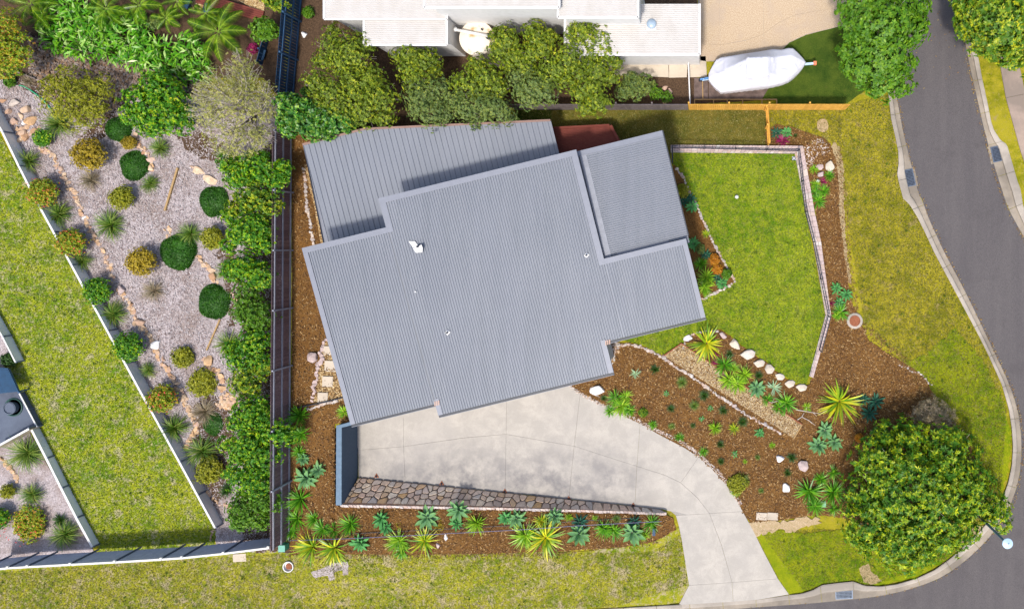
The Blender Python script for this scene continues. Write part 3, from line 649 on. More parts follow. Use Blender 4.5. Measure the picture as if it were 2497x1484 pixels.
def strip(plane, a, b, w, off, h, name, mat, parent, side=1):
    """flat bar on the roof plane from (u,v) a to b, width w to one side"""
    a = np.array(a); b = np.array(b); d = (b - a) / np.linalg.norm(b - a); n = np.array((-d[1], d[0])) * side
    q = [a, b, b + n * w, a + n * w]; pts = [plane.pt(*p, off) for p in q] + [plane.pt(*p, off + h) for p in q]
    mb = MB(); mb.add(pts, [(3, 2, 1, 0), (4, 5, 6, 7), (0, 1, 5, 4), (1, 2, 6, 5), (2, 3, 7, 6), (3, 0, 4, 7)]); return mb.build(name, mat, parent)

house = thing('house', 'large house under stepped grey corrugated steel roofs in the middle', 'house', W(1240, 660, 0))
def hl(o): return o
def inv(o): o.matrix_parent_inverse = o.parent.matrix_world.inverted(); return o
bpy.context.view_layer.update()
HP = bpy.data.objects.new  # noqa
MAINPX = dict(A=(925, 484), B=(1406, 364), C=(1472, 631), D=(1673, 581), E=(1720, 773), F=(1477, 833), G=(1497, 907), H=(1070, 1012), I=(1061, 984), J=(857, 1035), K=(736, 605), L=(943, 554))
h = {k: main.hit(*v) for k, v in MAINPX.items()}
# square the outline up to the house axes
uK = (h['K'][0] + h['J'][0]) / 2; uA = (h['A'][0] + h['L'][0]) / 2; uI = (h['H'][0] + h['I'][0]) / 2; uB = (h['B'][0] + h['C'][0]) / 2
uF = (h['F'][0] + h['G'][0]) / 2; uE = (h['D'][0] + h['E'][0]) / 2
vA = (h['A'][1] + h['B'][1]) / 2; vK = (h['K'][1] + h['L'][1]) / 2; vD = (h['C'][1] + h['D'][1]) / 2
vJ = (h['J'][1] + h['I'][1]) / 2; vH = (h['H'][1] + h['G'][1]) / 2; vE = (h['F'][1] + h['E'][1]) / 2
mpoly = [(uA, vA), (uB, vA), (uB, vD), (uE, vD), (uE, vE), (uF, vE), (uF, vH), (uI, vH), (uI, vJ), (uK, vJ), (uK, vK), (uA, vK)]
print('main', [round(float(x), 2) for x in (uK, uA, uI, uB, uF, uE, vA, vK, vD, vJ, vH, vE)])
# three stretches so that the steps fall on sheet edges
segs = [(uK, uA, vK, vJ), (uA, uI, vA, vJ), (uI, uF, vA, vH), (uF, uB, vA, vE), (uB, uE, vD, vE)]
segs = [s for s in segs if s[1] > s[0] + .05]
class Off:
    pass
house.location = (0, 0, 0)
corrugated(mpoly, main, .158, .04, 5, 'roof_sheet', M['roof'], house)
# walls under the roofs
def walls(poly, plane, parent, inset=.45, drop=.12, name='wall', mat=None):
    n = len(poly); c = [np.array(p) for p in poly]
    ar = sum(c[i][0] * c[(i + 1) % n][1] - c[(i + 1) % n][0] * c[i][1] for i in range(n)); sg = 1 if ar > 0 else -1
    ins = []
    for j in range(n):
        d1 = c[j] - c[j - 1]; d2 = c[(j + 1) % n] - c[j]; d1 /= np.linalg.norm(d1); d2 /= np.linalg.norm(d2)
        ins.append(c[j] + sg * inset * (np.array((-d1[1], d1[0])) + np.array((-d2[1], d2[0]))))
    for j in range(n):
        a, b = ins[j], ins[(j + 1) % n]; pa = UX * a[0] + VX * a[1]; pb = UX * b[0] + VX * b[1]
        za, zb = plane.z(*a) - drop, plane.z(*b) - drop
        mb = MB(); mb.add([(pa[0], pa[1], -.3), (pb[0], pb[1], -.3), (pb[0], pb[1], zb), (pa[0], pa[1], za)], [(0, 1, 2, 3)]); mb.build(name, mat or M['housewall'], parent)
def underside(poly, plane, parent, off=-.12):
    pts = [plane.pt(u, v, off) for u, v in poly]
    mb = MB(); mb.add(pts, [tuple(range(len(pts)))]); mb.build('soffit', M['flash'], parent)
    for i in range(len(pts)):
        a, b = Vector(pts[i]), Vector(pts[(i + 1) % len(pts)]); mb = MB()
        mb.add([a, b, b + Vector((0, 0, .13)), a + Vector((0, 0, .13))], [(0, 1, 2, 3)]); mb.build('fascia', M['flash'], parent)
walls(mpoly, main, house); underside(mpoly, main, house)
def wallbox(u0, u1, v, z0, z1, th, name, mat, parent):
    q_ = [UX * u0 + VX * v, UX * u1 + VX * v, UX * u1 + VX * (v + th), UX * u0 + VX * (v + th)]; mb = MB(); mb.quadbox(*q_, z0, z1); return mb.build(name, mat, parent)
gd = wallbox(uI + 2.2, uI + 7.6, vH - .46, .05, 2.45, .05, 'garage_door', M['roof'], house)
for k in range(5): wallbox(uI + 2.25, uI + 7.55, vH - .41, .1 + k * .47, .52 + k * .47, .02, 'door_panel', M['flash'], gd)
for u0, u1, z0, z1, v_ in ((uI + 8.6, uI + 9.7, .1, 2.2, vH), (uK + 1.2, uK + 3.0, 1.0, 2.2, vJ), (uF + 1.2, uF + 3.4, .8, 2.3, vE), (uF + 4.0, uE - 1.0, .8, 2.3, vE)):
    w_ = wallbox(u0, u1, v_ - .47, z0, z1, .05, 'window', M['white'], house); wallbox(u0 + .07, u1 - .07, v_ - .42, z0 + .07, z1 - .07, .015, 'pane', M['glass'], w_)
FW = .34; FH = .02; FO = .03
for a, b, sd_ in [((uK, vK), (uA, vK), 1), ((uA, vA), (uB, vA), 1), ((uB, vD), (uE, vD), 1)]: strip(main, a, b, FW, FO, FH, 'ridge_flashing', M['flash'], house, sd_)
for a, b, sd_, w in [((uK, vK + FW), (uK, vJ), -1, .3), ((uA, vA + FW), (uA, vK + FW), -1, .36), ((uB, vA + FW), (uB, vD + FW), 1, .38), ((uE, vD + FW), (uE, vE), 1, .28), ((uF, vE - .15), (uF, vH), 1, .3), ((uI, vJ - .3), (uI, vH), -1, .3)]: strip(main, a, b, w, FO + .003, FH, 'barge_flashing', M['flash'], house, sd_)
# dashed ribs showing past the ridge flashing, gutters along the eaves
for a, b in [((uK, vJ + .02), (uI, vJ + .02)), ((uI, vH + .02), (uF, vH + .02)), ((uF, vE + .02), (uE, vE + .02))]:
    strip(main, a, b, .12, -.1, .09, 'gutter', M['gutterdark'], house, 1)
    strip(main, (a[0], a[1] + .12), (b[0], b[1] + .12), .025, -.1, .11, 'gutter_lip', M['flash'], house, 1)
for px, py in [(1066, 980), (1482, 832)]:
    u, v = main.hit(px, py); mb = MB()
    for k in range(3): mb.box(main.pt(u - .12 + .12 * k, v + .05, .06), (.03, .14, .02))
    mb.build('rib_stop', plain('rusty_rib_end', (.5, .33, .25), .8), house)

# north-west skillion, standing seams
nwpx = [(739, 355), (890, 317), (1342, 296), (1362, 374)]
c_ = [nwp.hit(*p) for p in nwpx]
u_l, v_l = c_[0]; lb = nwp.hit(786, 590)
npoly = [(u_l, v_l), c_[1], c_[2], (c_[2][0], vA + .35), (uA + .35, vA + .35), (uA + .35, vK + .35), (lb[0], vK + .35)]
corr_prof = [(0, 0), (.03, .045), (.10, .045), (.13, 0), (.5, .006), (.56, .012), (.62, .006)]
def vr2(u):
    top = np.interp(u, [c_[0][0], c_[1][0], c_[2][0]], [c_[0][1], c_[1][1], c_[2][1]]); bot = vA + .35 if u > uA + .3 else vK + .35
    return top, bot
pan = .345; u = u_l; kk = 0
while u < c_[2][0] - .02:
    e = min(u + pan, c_[2][0]); vs = []; fs = []; cols = [(u, 0), (u + .012, .035), (u + .034, .035), (u + .046, 0), (u + .17, 0), (u + .18, .004), (u + .2, .004), (u + .21, 0), (e, 0)]
    cols = [c for c in cols if c[0] <= e]
    for x, hh in cols:
        a, b = vr2(min(x, e)); vs += [nwp.pt(x, a, hh), nwp.pt(x, b, hh)]
    for i in range(len(cols) - 1): fs.append((2 * i, 2 * i + 1, 2 * i + 3, 2 * i + 2))
    me = new_mesh('roof_panel', vs, fs, M['roof']); me.materials.append(M['roof_rib'])
    for i in (0, 2): me.polygons[i].material_index = 1
    me.polygons[1].material_index = 1
    link('roof_panel', me, house); u = e
underside(npoly, nwp, house); walls([(p[0], p[1]) for p in npoly], nwp, house, .4)
gut = plain('brown_stained_gutter', (.24, .15, .12), .7)
strip(nwp, c_[0], c_[1], .13, -.06, .10, 'gutter', gut, house, -1); strip(nwp, c_[1], c_[2], .13, -.06, .10, 'gutter', gut, house, -1)
strip(nwp, (c_[2][0], c_[2][1]), (c_[2][0], vA), .05, .0, .06, 'barge_flashing', M['flash'], house, -1)
# east flat roof, ribs along u
ec = [ep.hit(*p) for p in [(1412, 366), (1615, 320.6), (1678, 577), (1472, 631)]]
eu0 = uB - .15; eu1 = (ec[1][0] + ec[2][0]) / 2; ev0 = (ec[0][1] + ec[1][1]) / 2; ev1 = vD + .3
corrugated([(uB + .38, ev0 + .3), (eu1, ev0 + .3), (eu1, ev1), (uB + .38, ev1)], ep, .138, .035, 6, 'roof_sheet', M['roof'], house, flip=True)
ebox = [(eu0, ev0), (eu1, ev0), (eu1, ev1), (eu0, ev1)]
underside(ebox, ep, house); walls(ebox, ep, house, .4)
strip(ep, (eu0, ev0), (eu1, ev0), .32, .01, .045, 'ridge_flashing', M['flash'], house, 1)
strip(ep, (uB + .42, ev0 + .32), (uB + .42, ev1), .42, .008, .03, 'box_gutter', plain('grey_box_gutter', (.24, .25, .28), .5), house, 1)
strip(ep, (eu1, ev0), (eu1, ev1 - .45), .07, -.06, .1, 'gutter', M['gutterdark'], house, -1)
strip(ep, (uB + .8, vD - .18), (eu1 - 1.2, vD - .18), .18, .04, .02, 'apron_flashing', M['flash'], house, 1)
# things standing on the roof
def roofp(px, py, off=0): return Vector(main.pt(*main.hit(px, py), off))
R0 = Matrix.Rotation(math.radians(13.85), 4, 'Z')
v_ = thing('roof_flue', 'silver roof flue with bent flashing sheets on the main grey roof', 'flue', roofp(1019, 601))
mb = MB(); kx = 1 / PPM * .9
def rp(dx, dy, z): return Vector((dx * kx, -dy * kx, z))
def sheet(name, pts, th, mat, par):
    mb = MB(); n = len(pts); mb.add([rp(*p) for p in pts] + [rp(p[0], p[1], p[2] + th) for p in pts], [tuple(range(n))[::-1], tuple(range(n, 2 * n))] + [(i, (i + 1) % n, n + (i + 1) % n, n + i) for i in range(n)])
    return mb.build(name, mat, par)
sheet('flashing_sheet', [(-21, -13, .08), (-6, -13, .08), (6, 1, .10), (-10, 3, .08)], .02, M['white'], v_)
sheet('flashing_sheet', [(-10, 5, .08), (4, 0, .2), (14, -5, .3), (17, 3, .3), (13, 14, .1), (-3, 15, .08)], .02, M['white'], v_)
mb = MB(); mb.tube([rp(0, 0, .05), rp(5, 0, .35)], .07, 10); mb.build('flue_pipe', M['black'], v_)
for (px, py, lab) in [(1092.5, 810, 'small square roof vent low on the main grey roof'), (1431, 622, 'small square roof vent beside the recessed right-hand roof')]:
    v_ = thing('roof_vent', lab, 'vent', roofp(px, py), 'square vents on the grey roof', math.radians(50))
    mb = MB(); mb.box((0, 0, .05), (.13, .11, .03)); mb.build('vent_base', M['white'], v_)
    mb = MB(); mb.tube([(0, 0, .05), (0, 0, .28)], .055, 12); mb.build('vent_pipe', M['gutterdark'], v_)
v_ = thing('roof_vent', 'tiny white cap on the grey roof below the flue', 'vent', roofp(1015, 711)); mb = MB(); mb.tube([(0, 0, 0), (0, 0, .14)], .05, 8); mb.build('vent_cap', M['white'], v_)

# red-brown deck in the gap north of the main roof
dk = thing('deck', 'red-brown slatted timber deck tucked between the grey roofs', 'deck')
a0, b0, c0, d0 = [np.array(p) for p in ((1345, 313), (1487, 306), (1512, 352), (1345, 385))]
nb = 18
for i in range(nb):
    t0, t1 = i / nb, (i + .85) / nb
    p = [a0 + (d0 - a0) * t0, b0 + (c0 - b0) * t0, b0 + (c0 - b0) * t1, a0 + (d0 - a0) * t1]
    mb = MB(); mb.quadbox(*[W(*x, 1.2) for x in p], 1.15, 1.2); mb.build('board', M['redwood'], dk)
mb = MB(); mb.bar(W(1347, 312, 1.25), W(1486, 305, 1.25), .12, .1); mb.bar(W(1489, 306, 1.25), W(1510, 345, 1.25), .18, .1); mb.build('frame', M['redwood'], dk)
mb = MB()
for p in ((1350, 316), (1484, 309), (1420, 312), (1504, 340)): mb.bar(W(*p, 1.15), W(*p, 0), .1, .1)
mb.build('post', M['redwood'], dk)

# ------------------------------------------------------------------ neighbour's house, roofs with ribs along x
nb_house = thing('house', 'neighbour house with white corrugated roofs at the top edge', 'house')
class Flat:
    def __init__(s, z, sl=0.0): s.h = z; s.sl = sl
    def pt(s, u, v, off=0): p = W(u, v, s.h); return (p.x, p.y, s.h + off)
def nroof(x0, y0, x1, y1, z, pitch=4.9, wall=True, edge=True):
    f = Flat(z); corrugated([(x0, y0), (x1, y0), (x1, y1), (x0, y1)], f, pitch, .06, 6, 'roof_sheet', M['wroof'], nb_house, flip=True)
    mb = MB(); mb.quadbox(W(x0, y0, z), W(x1, y0, z), W(x1, y1, z), W(x0, y1, z), z - .18, z - .012); mb.build('fascia', M['white'], nb_house)
    if wall:
        i = 10; mb = MB(); mb.quadbox(W(x0 + i, y0, z), W(x1, y0, z), W(x1 - 1, y1 - i, z), W(x0 + i, y1 - i, z), -.2, z - .2); mb.build('wall', M['white'], nb_house)
    if edge:
        for a, b in (((x0, y0), (x0, y1)), ((x1, y0), (x1, y1)), ((x0, y1), (x1, y1))):
            mb = MB(); mb.bar(W(*a, z) + Vector((0, 0, .02)), W(*b, z) + Vector((0, 0, .02)), .14, .06); mb.build('barge_flashing', M['white'], nb_house)
nroof(791, -60, 1090, 47, 3.6)
nroof(888, 42, 1090, 110, 3.4)
nroof(1035, -60, 1364, 20, 5.6)
nroof(1361, -60, 1556, 44, 5.2)
nroof(1378, 10, 1706, 134, 3.3)
mb = MB(); mb.quadbox(W(1085, 15, 3.4), W(1400, 15, 3.4), W(1400, 20, 3.4), W(1085, 20, 3.4), -.2, 5.3); mb.build('wall', M['white'], nb_house)
ywl = W(1085, 20, 3.4).y
for i, px in enumerate((1128, 1177, 1221, 1298, 1328, 1352)):
    x = (px - NX) / PPM * (1 - 1.9 / CAMH); ww = .36 if i < 3 else .45; zz = 2.9
    fr = MB(); fr.box((x, ywl - .01, zz), (ww + .06, .04, .38)); f = fr.build('window', M['black'], nb_house)
    g = MB(); g.box((x, ywl - .06, zz), (ww, .02, .32)); g.build('pane', M['glass'], f)
sk = thing('skylight', 'round blue-grey tubular skylight on the white roof', 'skylight', W(1589, 60, 3.33))
mb = MB(); mb.box((0, 0, .03), (.32, .38, .03)); mb.build('skylight_flashing', M['wroof'], sk)
mb = MB(); mb.lathe([(.29, .04), (.31, .12), (.29, .18), (.2, .24), (.02, .27)], 24); mb.build('dome', plain('skylight_dome', (.3, .38, .46), .2, .6), sk, smooth=True)
tk = thing('water_tank', 'round cream rainwater tank with rusty stain beside the white house', 'tank', (W(1160, 91, 2.3).x, W(1160, 91, 2.3).y, 0))
mb = MB(); mb.lathe([(1.1, 0), (1.1, 2.05), (1.14, 2.1), (1.1, 2.16), (.6, 2.28), (.05, 2.34)], 40); mb.build('tank_body', M['tank'], tk, smooth=False)
rp2 = W(1190, 88, 2.4) - tk.location
mb = MB(); mb.tube([(rp2.x, rp2.y, 2.2), (rp2.x, rp2.y, 2.34)], .2, 18); mb.build('inlet', M['black'], tk)
mb = MB(); mb.tube([W(1190, 88, 2.45) - tk.location, W(1112, 73, 2.5) - tk.location], .1, 12); mb.tube([W(1112, 73, 2.5) - tk.location, W(1112, 73, 2.5) - tk.location + Vector((0, 0, .12))], .13, 12); mb.build('inflow_pipe', M['white'], tk, smooth=True)
mb = MB(); t_ = W(1176, 73, 2.3) - tk.location; mb.tube([t_, t_ + Vector((0, 0, .15))], .06, 10); mb.build('vent', M['black'], tk)

# ------------------------------------------------------------------ walls and fences
gw = thing('garden_wall', 'blue-grey rendered wall at the left end of the driveway', 'wall')
zt = 2.05
mb = MB(); mb.quadbox(W(824, 1036, zt), W(833, 1036, zt), W(832, 1230, zt), W(823, 1230, zt), 0, zt - .06); mb.build('wall_face', M['render'], gw)
mb = MB(); mb.quadbox(W(820, 1037, zt), W(833, 1034, zt), W(832.5, 1231, zt), W(819, 1231, zt), zt - .06, zt); mb.build('wall_cap', M['rendertop'], gw)
mb = MB(); mb.quadbox(W(833, 1034, zt), W(862, 1026, zt), W(864, 1034, zt), W(833, 1042, zt), 1.9, zt + .0); mb.build('wall_cap', M['rendertop'], gw)

# voronoi stones
def vcell(i, S, box):
    x0, y0, x1, y1 = box; pl = [(x0, y0), (x1, y0), (x1, y1), (x0, y1)]; p = S[i]
    d = ((S - p) ** 2).sum(1); near = np.argsort(d)[1:18]
    for j in near:
        m_ = (p + S[j]) / 2; n_ = S[j] - p; out = []
        for k in range(len(pl)):
            a = np.array(pl[k]); b = np.array(pl[(k + 1) % len(pl)]); fa = (m_ - a) @ n_; fb = (m_ - b) @ n_
            if fa >= 0: out.append(tuple(a))
            if (fa >= 0) != (fb >= 0): out.append(tuple(a + (b - a) * fa / (fa - fb)))
        pl = out
        if len(pl) < 3: return []
    return pl
def voronoi_stones(S, box, place, name, mat, parent, shrink=.08, th=.05, rnd=.25, stuffmb=None, sub=True):
    """place(s,t,out) -> world point; stones stand proud by th"""
    cnt = 0
    for i in range(len(S)):
        pl = vcell(i, S, box)
        if len(pl) < 3: continue
        c = np.mean(pl, 0); pl = np.array(pl)
        e = []
        for k in range(len(pl)):     # cut the corners
            a, b = pl[k], pl[(k + 1) % len(pl)]; e += [a + (b - a) * .2, a + (b - a) * .8]
        e = np.array(e)
        g = shrink; dd = np.linalg.norm(e - c, axis=1, keepdims=True) + 1e-9; e = c + (e - c) * np.maximum(.3, 1 - g / dd)
        hgt = th * random.uniform(1 - rnd, 1 + rnd); n = len(e)
        c2 = e * .82 + c * .18
        vs = [place(p[0], p[1], 0) for p in e] + [place(p[0], p[1], hgt * .75) for p in e] + [place(p[0], p[1], hgt) for p in c2]
        fs = [tuple(range(2 * n, 3 * n))]
        for k in range(n):
            l = (k + 1) % n; fs += [(k, l, n + l, n + k), (n + k, n + l, 2 * n + l, 2 * n + k)]
        if Vector(vs[2 * n + 1] - vs[2 * n]).cross(Vector(vs[2 * n + 2] - vs[2 * n + 1])).z < 0: fs = [f[::-1] for f in fs]
        link(name, new_mesh(name, vs, fs, mat), parent); cnt += 1
    return cnt
sw = thing('retaining_wall', 'sloping random-stone retaining wall along the lower side of the driveway', 'wall')
# foot line from x 875 to 1612; t runs up the batter
def swp(s, t, out=0):
    s = min(max(s, 0), 1); fx = 877 + s * (1612 - 877); tx = 832 + s * (1626 - 832)
    fy = np.interp(fx, WB[:, 0], WB[:, 1]) ; ty = np.interp(tx, WT[:, 0], WT[:, 1])
    a = np.array((fx, fy)); b = np.array((tx, ty)); p = a + (b - a) * t; z = float(wallh(tx)) * t
    w = W(p[0], p[1], z + .05); return w + Vector((0, .3, .95)) * (out + .05)
vs = []; fs = []; N = 60
for i in range(N + 1):
    for t in (-.02, .5, 1.0): vs.append(swp(i / N, t, -.04))
for i in range(N):
    for j in range(2): fs.append((i * 3 + j, (i + 1) * 3 + j, (i + 1) * 3 + j + 1, i * 3 + j + 1))
link('mortar_bed', new_mesh('mortar_bed', vs, fs, M['mortar']), sw)
S = []; s = 0.0
Lw = 735 / 36.0
while s < 1:
    hh = 68 * (1 - s) + 11 * s     # face height in plan units
    rows = max(1, int(round((hh - 6) / 13.0))); dx = 17.0 / 735 * random.uniform(.85, 1.25) * (1.0 if rows > 1 else 1.1)
    for r in range(rows): S.append(((s + dx * random.uniform(-.3, .3)) * Lw, ((r + .5 + random.uniform(-.25, .25)) / rows) * hh * .86 / 36.0))
    s += dx
S = np.array(S); HW = lambda s_: (68 * (1 - s_) + 11 * s_) / 36.0
def swplace(x, y, out): s_ = x / Lw; return swp(s_, min(y / HW(min(max(s_, 0), 1)), .89), out)
nst = voronoi_stones(S, (0, 0, Lw, 1.9), swplace, 'stone', M['wallstone'], sw, .035, .10)
print('wall stones', nst)
# cap
x = 834.0
while x < 1622:
    w = random.uniform(7, 13); e = min(x + w, 1626); mb = MB(); j = lambda: random.uniform(-1, 1)
    y0 = np.interp(x, WT[:, 0], WT[:, 1]) - 6; zz = float(wallh(x)); 
    yb_ = y0 + 8.5 + random.uniform(-1, 1.5)
    mb.quadbox(G(x, y0 + j() * .6, 0), G(e - .6, y0 + j() * .6, 0), G(e - .6, yb_ + j(), 0), G(x, yb_ + j(), 0), zz - .1, [zz + .09 + random.uniform(-.02, .03) for _ in range(4)])
    mb.build('cap_stone', M['capstone'], sw); x = e
for i, (px, py) in enumerate([(918, 1159), (1077, 1177), (1231, 1196), (1387, 1214), (1544, 1230)]):
    w = W(px, py, .07); o = thing('weep_drain', ['triangular weep drain nearest the blue-grey wall', 'second triangular weep drain from the blue-grey wall', 'middle triangular weep drain at the foot of the stone wall', 'fourth triangular weep drain from the blue-grey wall', 'triangular weep drain nearest the driveway bend'][i], 'drain', w, 'weep drains along the stone wall')
    mb = MB(); mb.add([(-.17, -.12, 0), (.17, -.12, 0), (0, .17, 0), (-.17, -.12, .02), (.17, -.12, .02), (0, .17, .02)], [(3, 4, 5), (0, 1, 4, 3), (1, 2, 5, 4), (2, 0, 3, 5)]); mb.build('surround', M['rust'], o)
    mb = MB(); mb.tube([(0, -.03, .02), (0, -.03, .06)], .07, 10); mb.build('grate_cap', M['pit'], o)

# lawn wall with black railing
lw = thing('retaining_wall', 'long pinkish stone-block wall round the front lawn', 'wall')
WO = [(1636, 355)] + PL('d1', 305, 1025) + PL('d1', 385, 1484) + PL('d2', 430, 300, 500, 815, 375, 1245)
WI = [(1636, 372)] + PL('d1', 250, 1075) + PL('d1', 330, 1484) + PL('d2', 378, 300, 465, 810, 350, 1238)
hwl = .28; seglen = 11.0
for i in range(len(WO) - 1):
    a, b = np.array(WO[i]), np.array(WO[i + 1]); c, d = np.array(WI[i]), np.array(WI[i + 1]); L = np.linalg.norm(b - a); n = int(L / seglen)
    t = 0
    cuts = np.sort(np.r_[0, np.clip(np.arange(1, n) / n + RNG.uniform(-.25, .25, n - 1) / n, 0, 1), 1])
    for k in range(n):
        t0, t1 = cuts[k], cuts[k + 1] - .6 / L; p = lambda A, B, t: A + (B - A) * t
        o0, o1, i0, i1 = p(a, b, t0), p(a, b, t1), p(c, d, t0), p(c, d, t1)
        split = random.uniform(.35, .6)
        for (e0, e1) in ((0, split), (split + .04, .8)):
            mb = MB(); hz = hwl + random.uniform(-.012, .012)
            mb.quadbox(W(*(o0 + (i0 - o0) * e0)), W(*(o1 + (i1 - o1) * e0)), W(*(o1 + (i1 - o1) * e1)), W(*(o0 + (i0 - o0) * e1)), 0, [hz + random.uniform(-.01, .01) for _ in range(4)]); mb.build('block', M['wallb'] if False else M['capstone' if k % 5 == 0 else 'pinkrock'], lw)
        mb = MB(); e0, e1 = .82, 1.02
        mb.quadbox(W(*(o0 + (i0 - o0) * e0)), W(*(o1 + (i1 - o1) * e0)), W(*(o1 + (i1 - o1) * e1)), W(*(o0 + (i0 - o0) * e1)), 0, .2); mb.build('edging_block', M['palestone'], lw)
rl = thing('railing', 'black steel railing with thin uprights around the front lawn', 'railing')
RLp = [(1641, 400), (1641, 362), (1944, 370)] + PL('d1', 318, 1484) + PL('d2', 372, 300, 478, 815, 418, 1050)
pts = [W(*p) for p in RLp]
for i in range(len(pts) - 1):
    a, b = pts[i], pts[i + 1]; L = (b - a).length; n = max(1, int(round(L / 2.3)))
    for k in range(n + (1 if i == len(pts) - 2 else 0)):
        p = a.lerp(b, k / n); mb = MB(); mb.box((p.x, p.y, hwl + .48), (.03, .03, .48)); mb.build('post', M['black'], rl)
    for z, nm in ((hwl + .94, 'top_rail'), (hwl + .12, 'bottom_rail')):
        mb = MB(); mb.bar(a + Vector((0, 0, z)), b + Vector((0, 0, z)), .045, .045); mb.build(nm, M['black'], rl)
    mb = MB(); m_ = int(L / .22)
    for k in range(1, m_): p = a.lerp(b, k / m_); mb.box((p.x, p.y, hwl + .53), (.008, .008, .40))
    if mb.v:
        o = mb.build('baluster', M['black'], rl); o['kind'] = 'stuff'

def paling_fence(name, label, p0, p1, h, mat, railmat, step=.14, rails=(.25, .95, 1.7), post=2.4, thick=.02, side=1, base=None, railside=1, skip=False, capm=None, nbays=None, postmat=None, top=0.0):
    """fence from plan point p0 to p1 at its foot; palings upright boards, rails and posts on the side given"""
    f = thing(name, label, 'fence'); a = np.array(p0, float); b = np.array(p1, float); wa = W(*a); wb = W(*b)
    L = (wb - wa).length; d = (wb - wa) / L; nrm = Vector((-d.y, d.x, 0)) * railside
    nb_ = nbays or max(1, int(round(L / post))); zf = lambda t: Tf(*(a + (b - a) * t))
    # foot on the ground as seen: use the ground height at that plan point
    def gp(t):
        q_ = a + (b - a) * t; z_ = Tf(*q_); return W(q_[0], q_[1], z_)
    for k in range(nb_):
        t0, t1 = k / nb_, (k + 1) / nb_; mb = MB(); n = max(1, int(L / nb_ / step))
        A, B = gp(t0), gp(t1); A.z += .04; B.z += .04
        dd = B - A
        for i in range(n):
            p = A + dd * ((i + .06) / n); q2 = A + dd * ((i + .94) / n); jz = random.uniform(-.012, .012); jn = nrm * random.uniform(-.004, .004)
            mb.quadbox(p + jn, q2 + jn, q2 + jn - nrm * thick, p + jn - nrm * thick, [p.z, q2.z, q2.z, p.z], [p.z + h + jz, q2.z + h + jz, q2.z + h + jz, p.z + h + jz])
        o = mb.build('paling', mat, f); o['kind'] = 'stuff'
        for r in rails:
            mb = MB(); mb.bar(A + nrm * .03 + Vector((0, 0, r)), B + nrm * .03 + Vector((0, 0, r)), .06, .09); mb.build('rail', railmat, f)
        mb = MB(); mb.box(A + nrm * .1 + Vector((0, 0, h / 2)), (.05, .05, h / 2 + .03 + top)); mb.build('post', postmat or railmat, f)
    return f
random.seed(21)
paling_fence('timber_fence', 'new yellow timber paling fence beside the boat lawn', (1681, 268), (2060, 268), 1.75, M['yellowwood'], M['yellowwood'], .12, (.3, 1.5), 2.4, railside=1)
paling_fence('timber_fence', 'grey section of paling fence behind the grey roofs', (1256, 268), (1679, 268), 1.7, M['greywood'], M['greywood'], .12, (.3, 1.5), 2.4, railside=1)  # this section has a darker, greyer timber colour than the yellow one
paling_fence('timber_fence', 'short yellow timber cross fence reaching down to the lawn wall', (1868, 270), (1873, 356), 1.5, M['yellowwood'], M['yellowwood'], .12, (.3, 1.2), 1.4, railside=-1)
paling_fence('timber_fence', 'long brown paling fence with three grey rails left of the house', (713, 330), (708, 1310), 2.0, M['oldwood'], M['railwood'], .13, (.15, .95, 1.75), 3.8, railside=1, thick=.02)
f_ = paling_fence('steel_fence', 'dark navy blue fence running down from the top edge', (739, -40), (716, 240), 1.9, M['navy'], M['navyrail'], .2, (.1, .8, 1.55), 2.4, railside=1)
paling_fence('steel_fence', 'short dark blue fence stub under the round green shrub', (658, 92), (640, 160), .6, M['navy'], M['navyrail'], .2, (.1, .5), 1, railside=-1)

# slatted fence with a white top rail, lower left
sf = thing('slat_fence', 'pale-topped blue-grey slatted fence along the lower left lawn', 'fence')
FT = [(-60, 1392), (0, 1385), (100, 1379), (330, 1367), (480, 1357), (655, 1335)]
def fpt(px, z):   # points on the fence: top line is known, plan position fixed by the top
    y = np.interp(px, [p[0] for p in FT], [p[1] for p in FT]); ht = 2.0
    return W(px, y, ht) * 1.0, y
def fz(px, z): p, y = fpt(px, z); return Vector((p.x, p.y, z))
px = -60.0; posts = [0, 104, 265, 435, 596, 690, 845 - 150]
postx = [-60, 15, 103, 265, 433, 609, 687, 843 - 0]
postx = [-50, 20] + [x * TS for x in (195, 495, 805, 1130, 1275, 1565)] + [655]
gz = lambda x: Tf(x, 1340) * 0.55
for i in range(len(postx) - 1):
    x0, x1 = postx[i], postx[i + 1]; n = 17; 
    for k in range(n):
        z_ = .3 + k * .098
        a, b = fz(x0, z_), fz(x1, z_); a.z = b.z = z_; mb = MB(); mb.bar(a, b, .025, .07); mb.build('slat', M['bluefence'], sf)
    a, b = fz(x0, 2.0), fz(x1, 2.0); mb = MB(); mb.bar(a, b + (b - a) * .01, .12, .07); mb.build('top_rail', M['white'], sf)
for x0 in postx:
    p = fz(x0, 1); mb = MB(); mb.box((p.x, p.y + .07, 1.0), (.045, .045, .98)); mb.build('post', M['fencepost'], sf)
    mb = MB(); mb.box((p.x, p.y + .07, 2.03), (.07, .07, .05)); mb.build('post_cap', M['white'], sf)

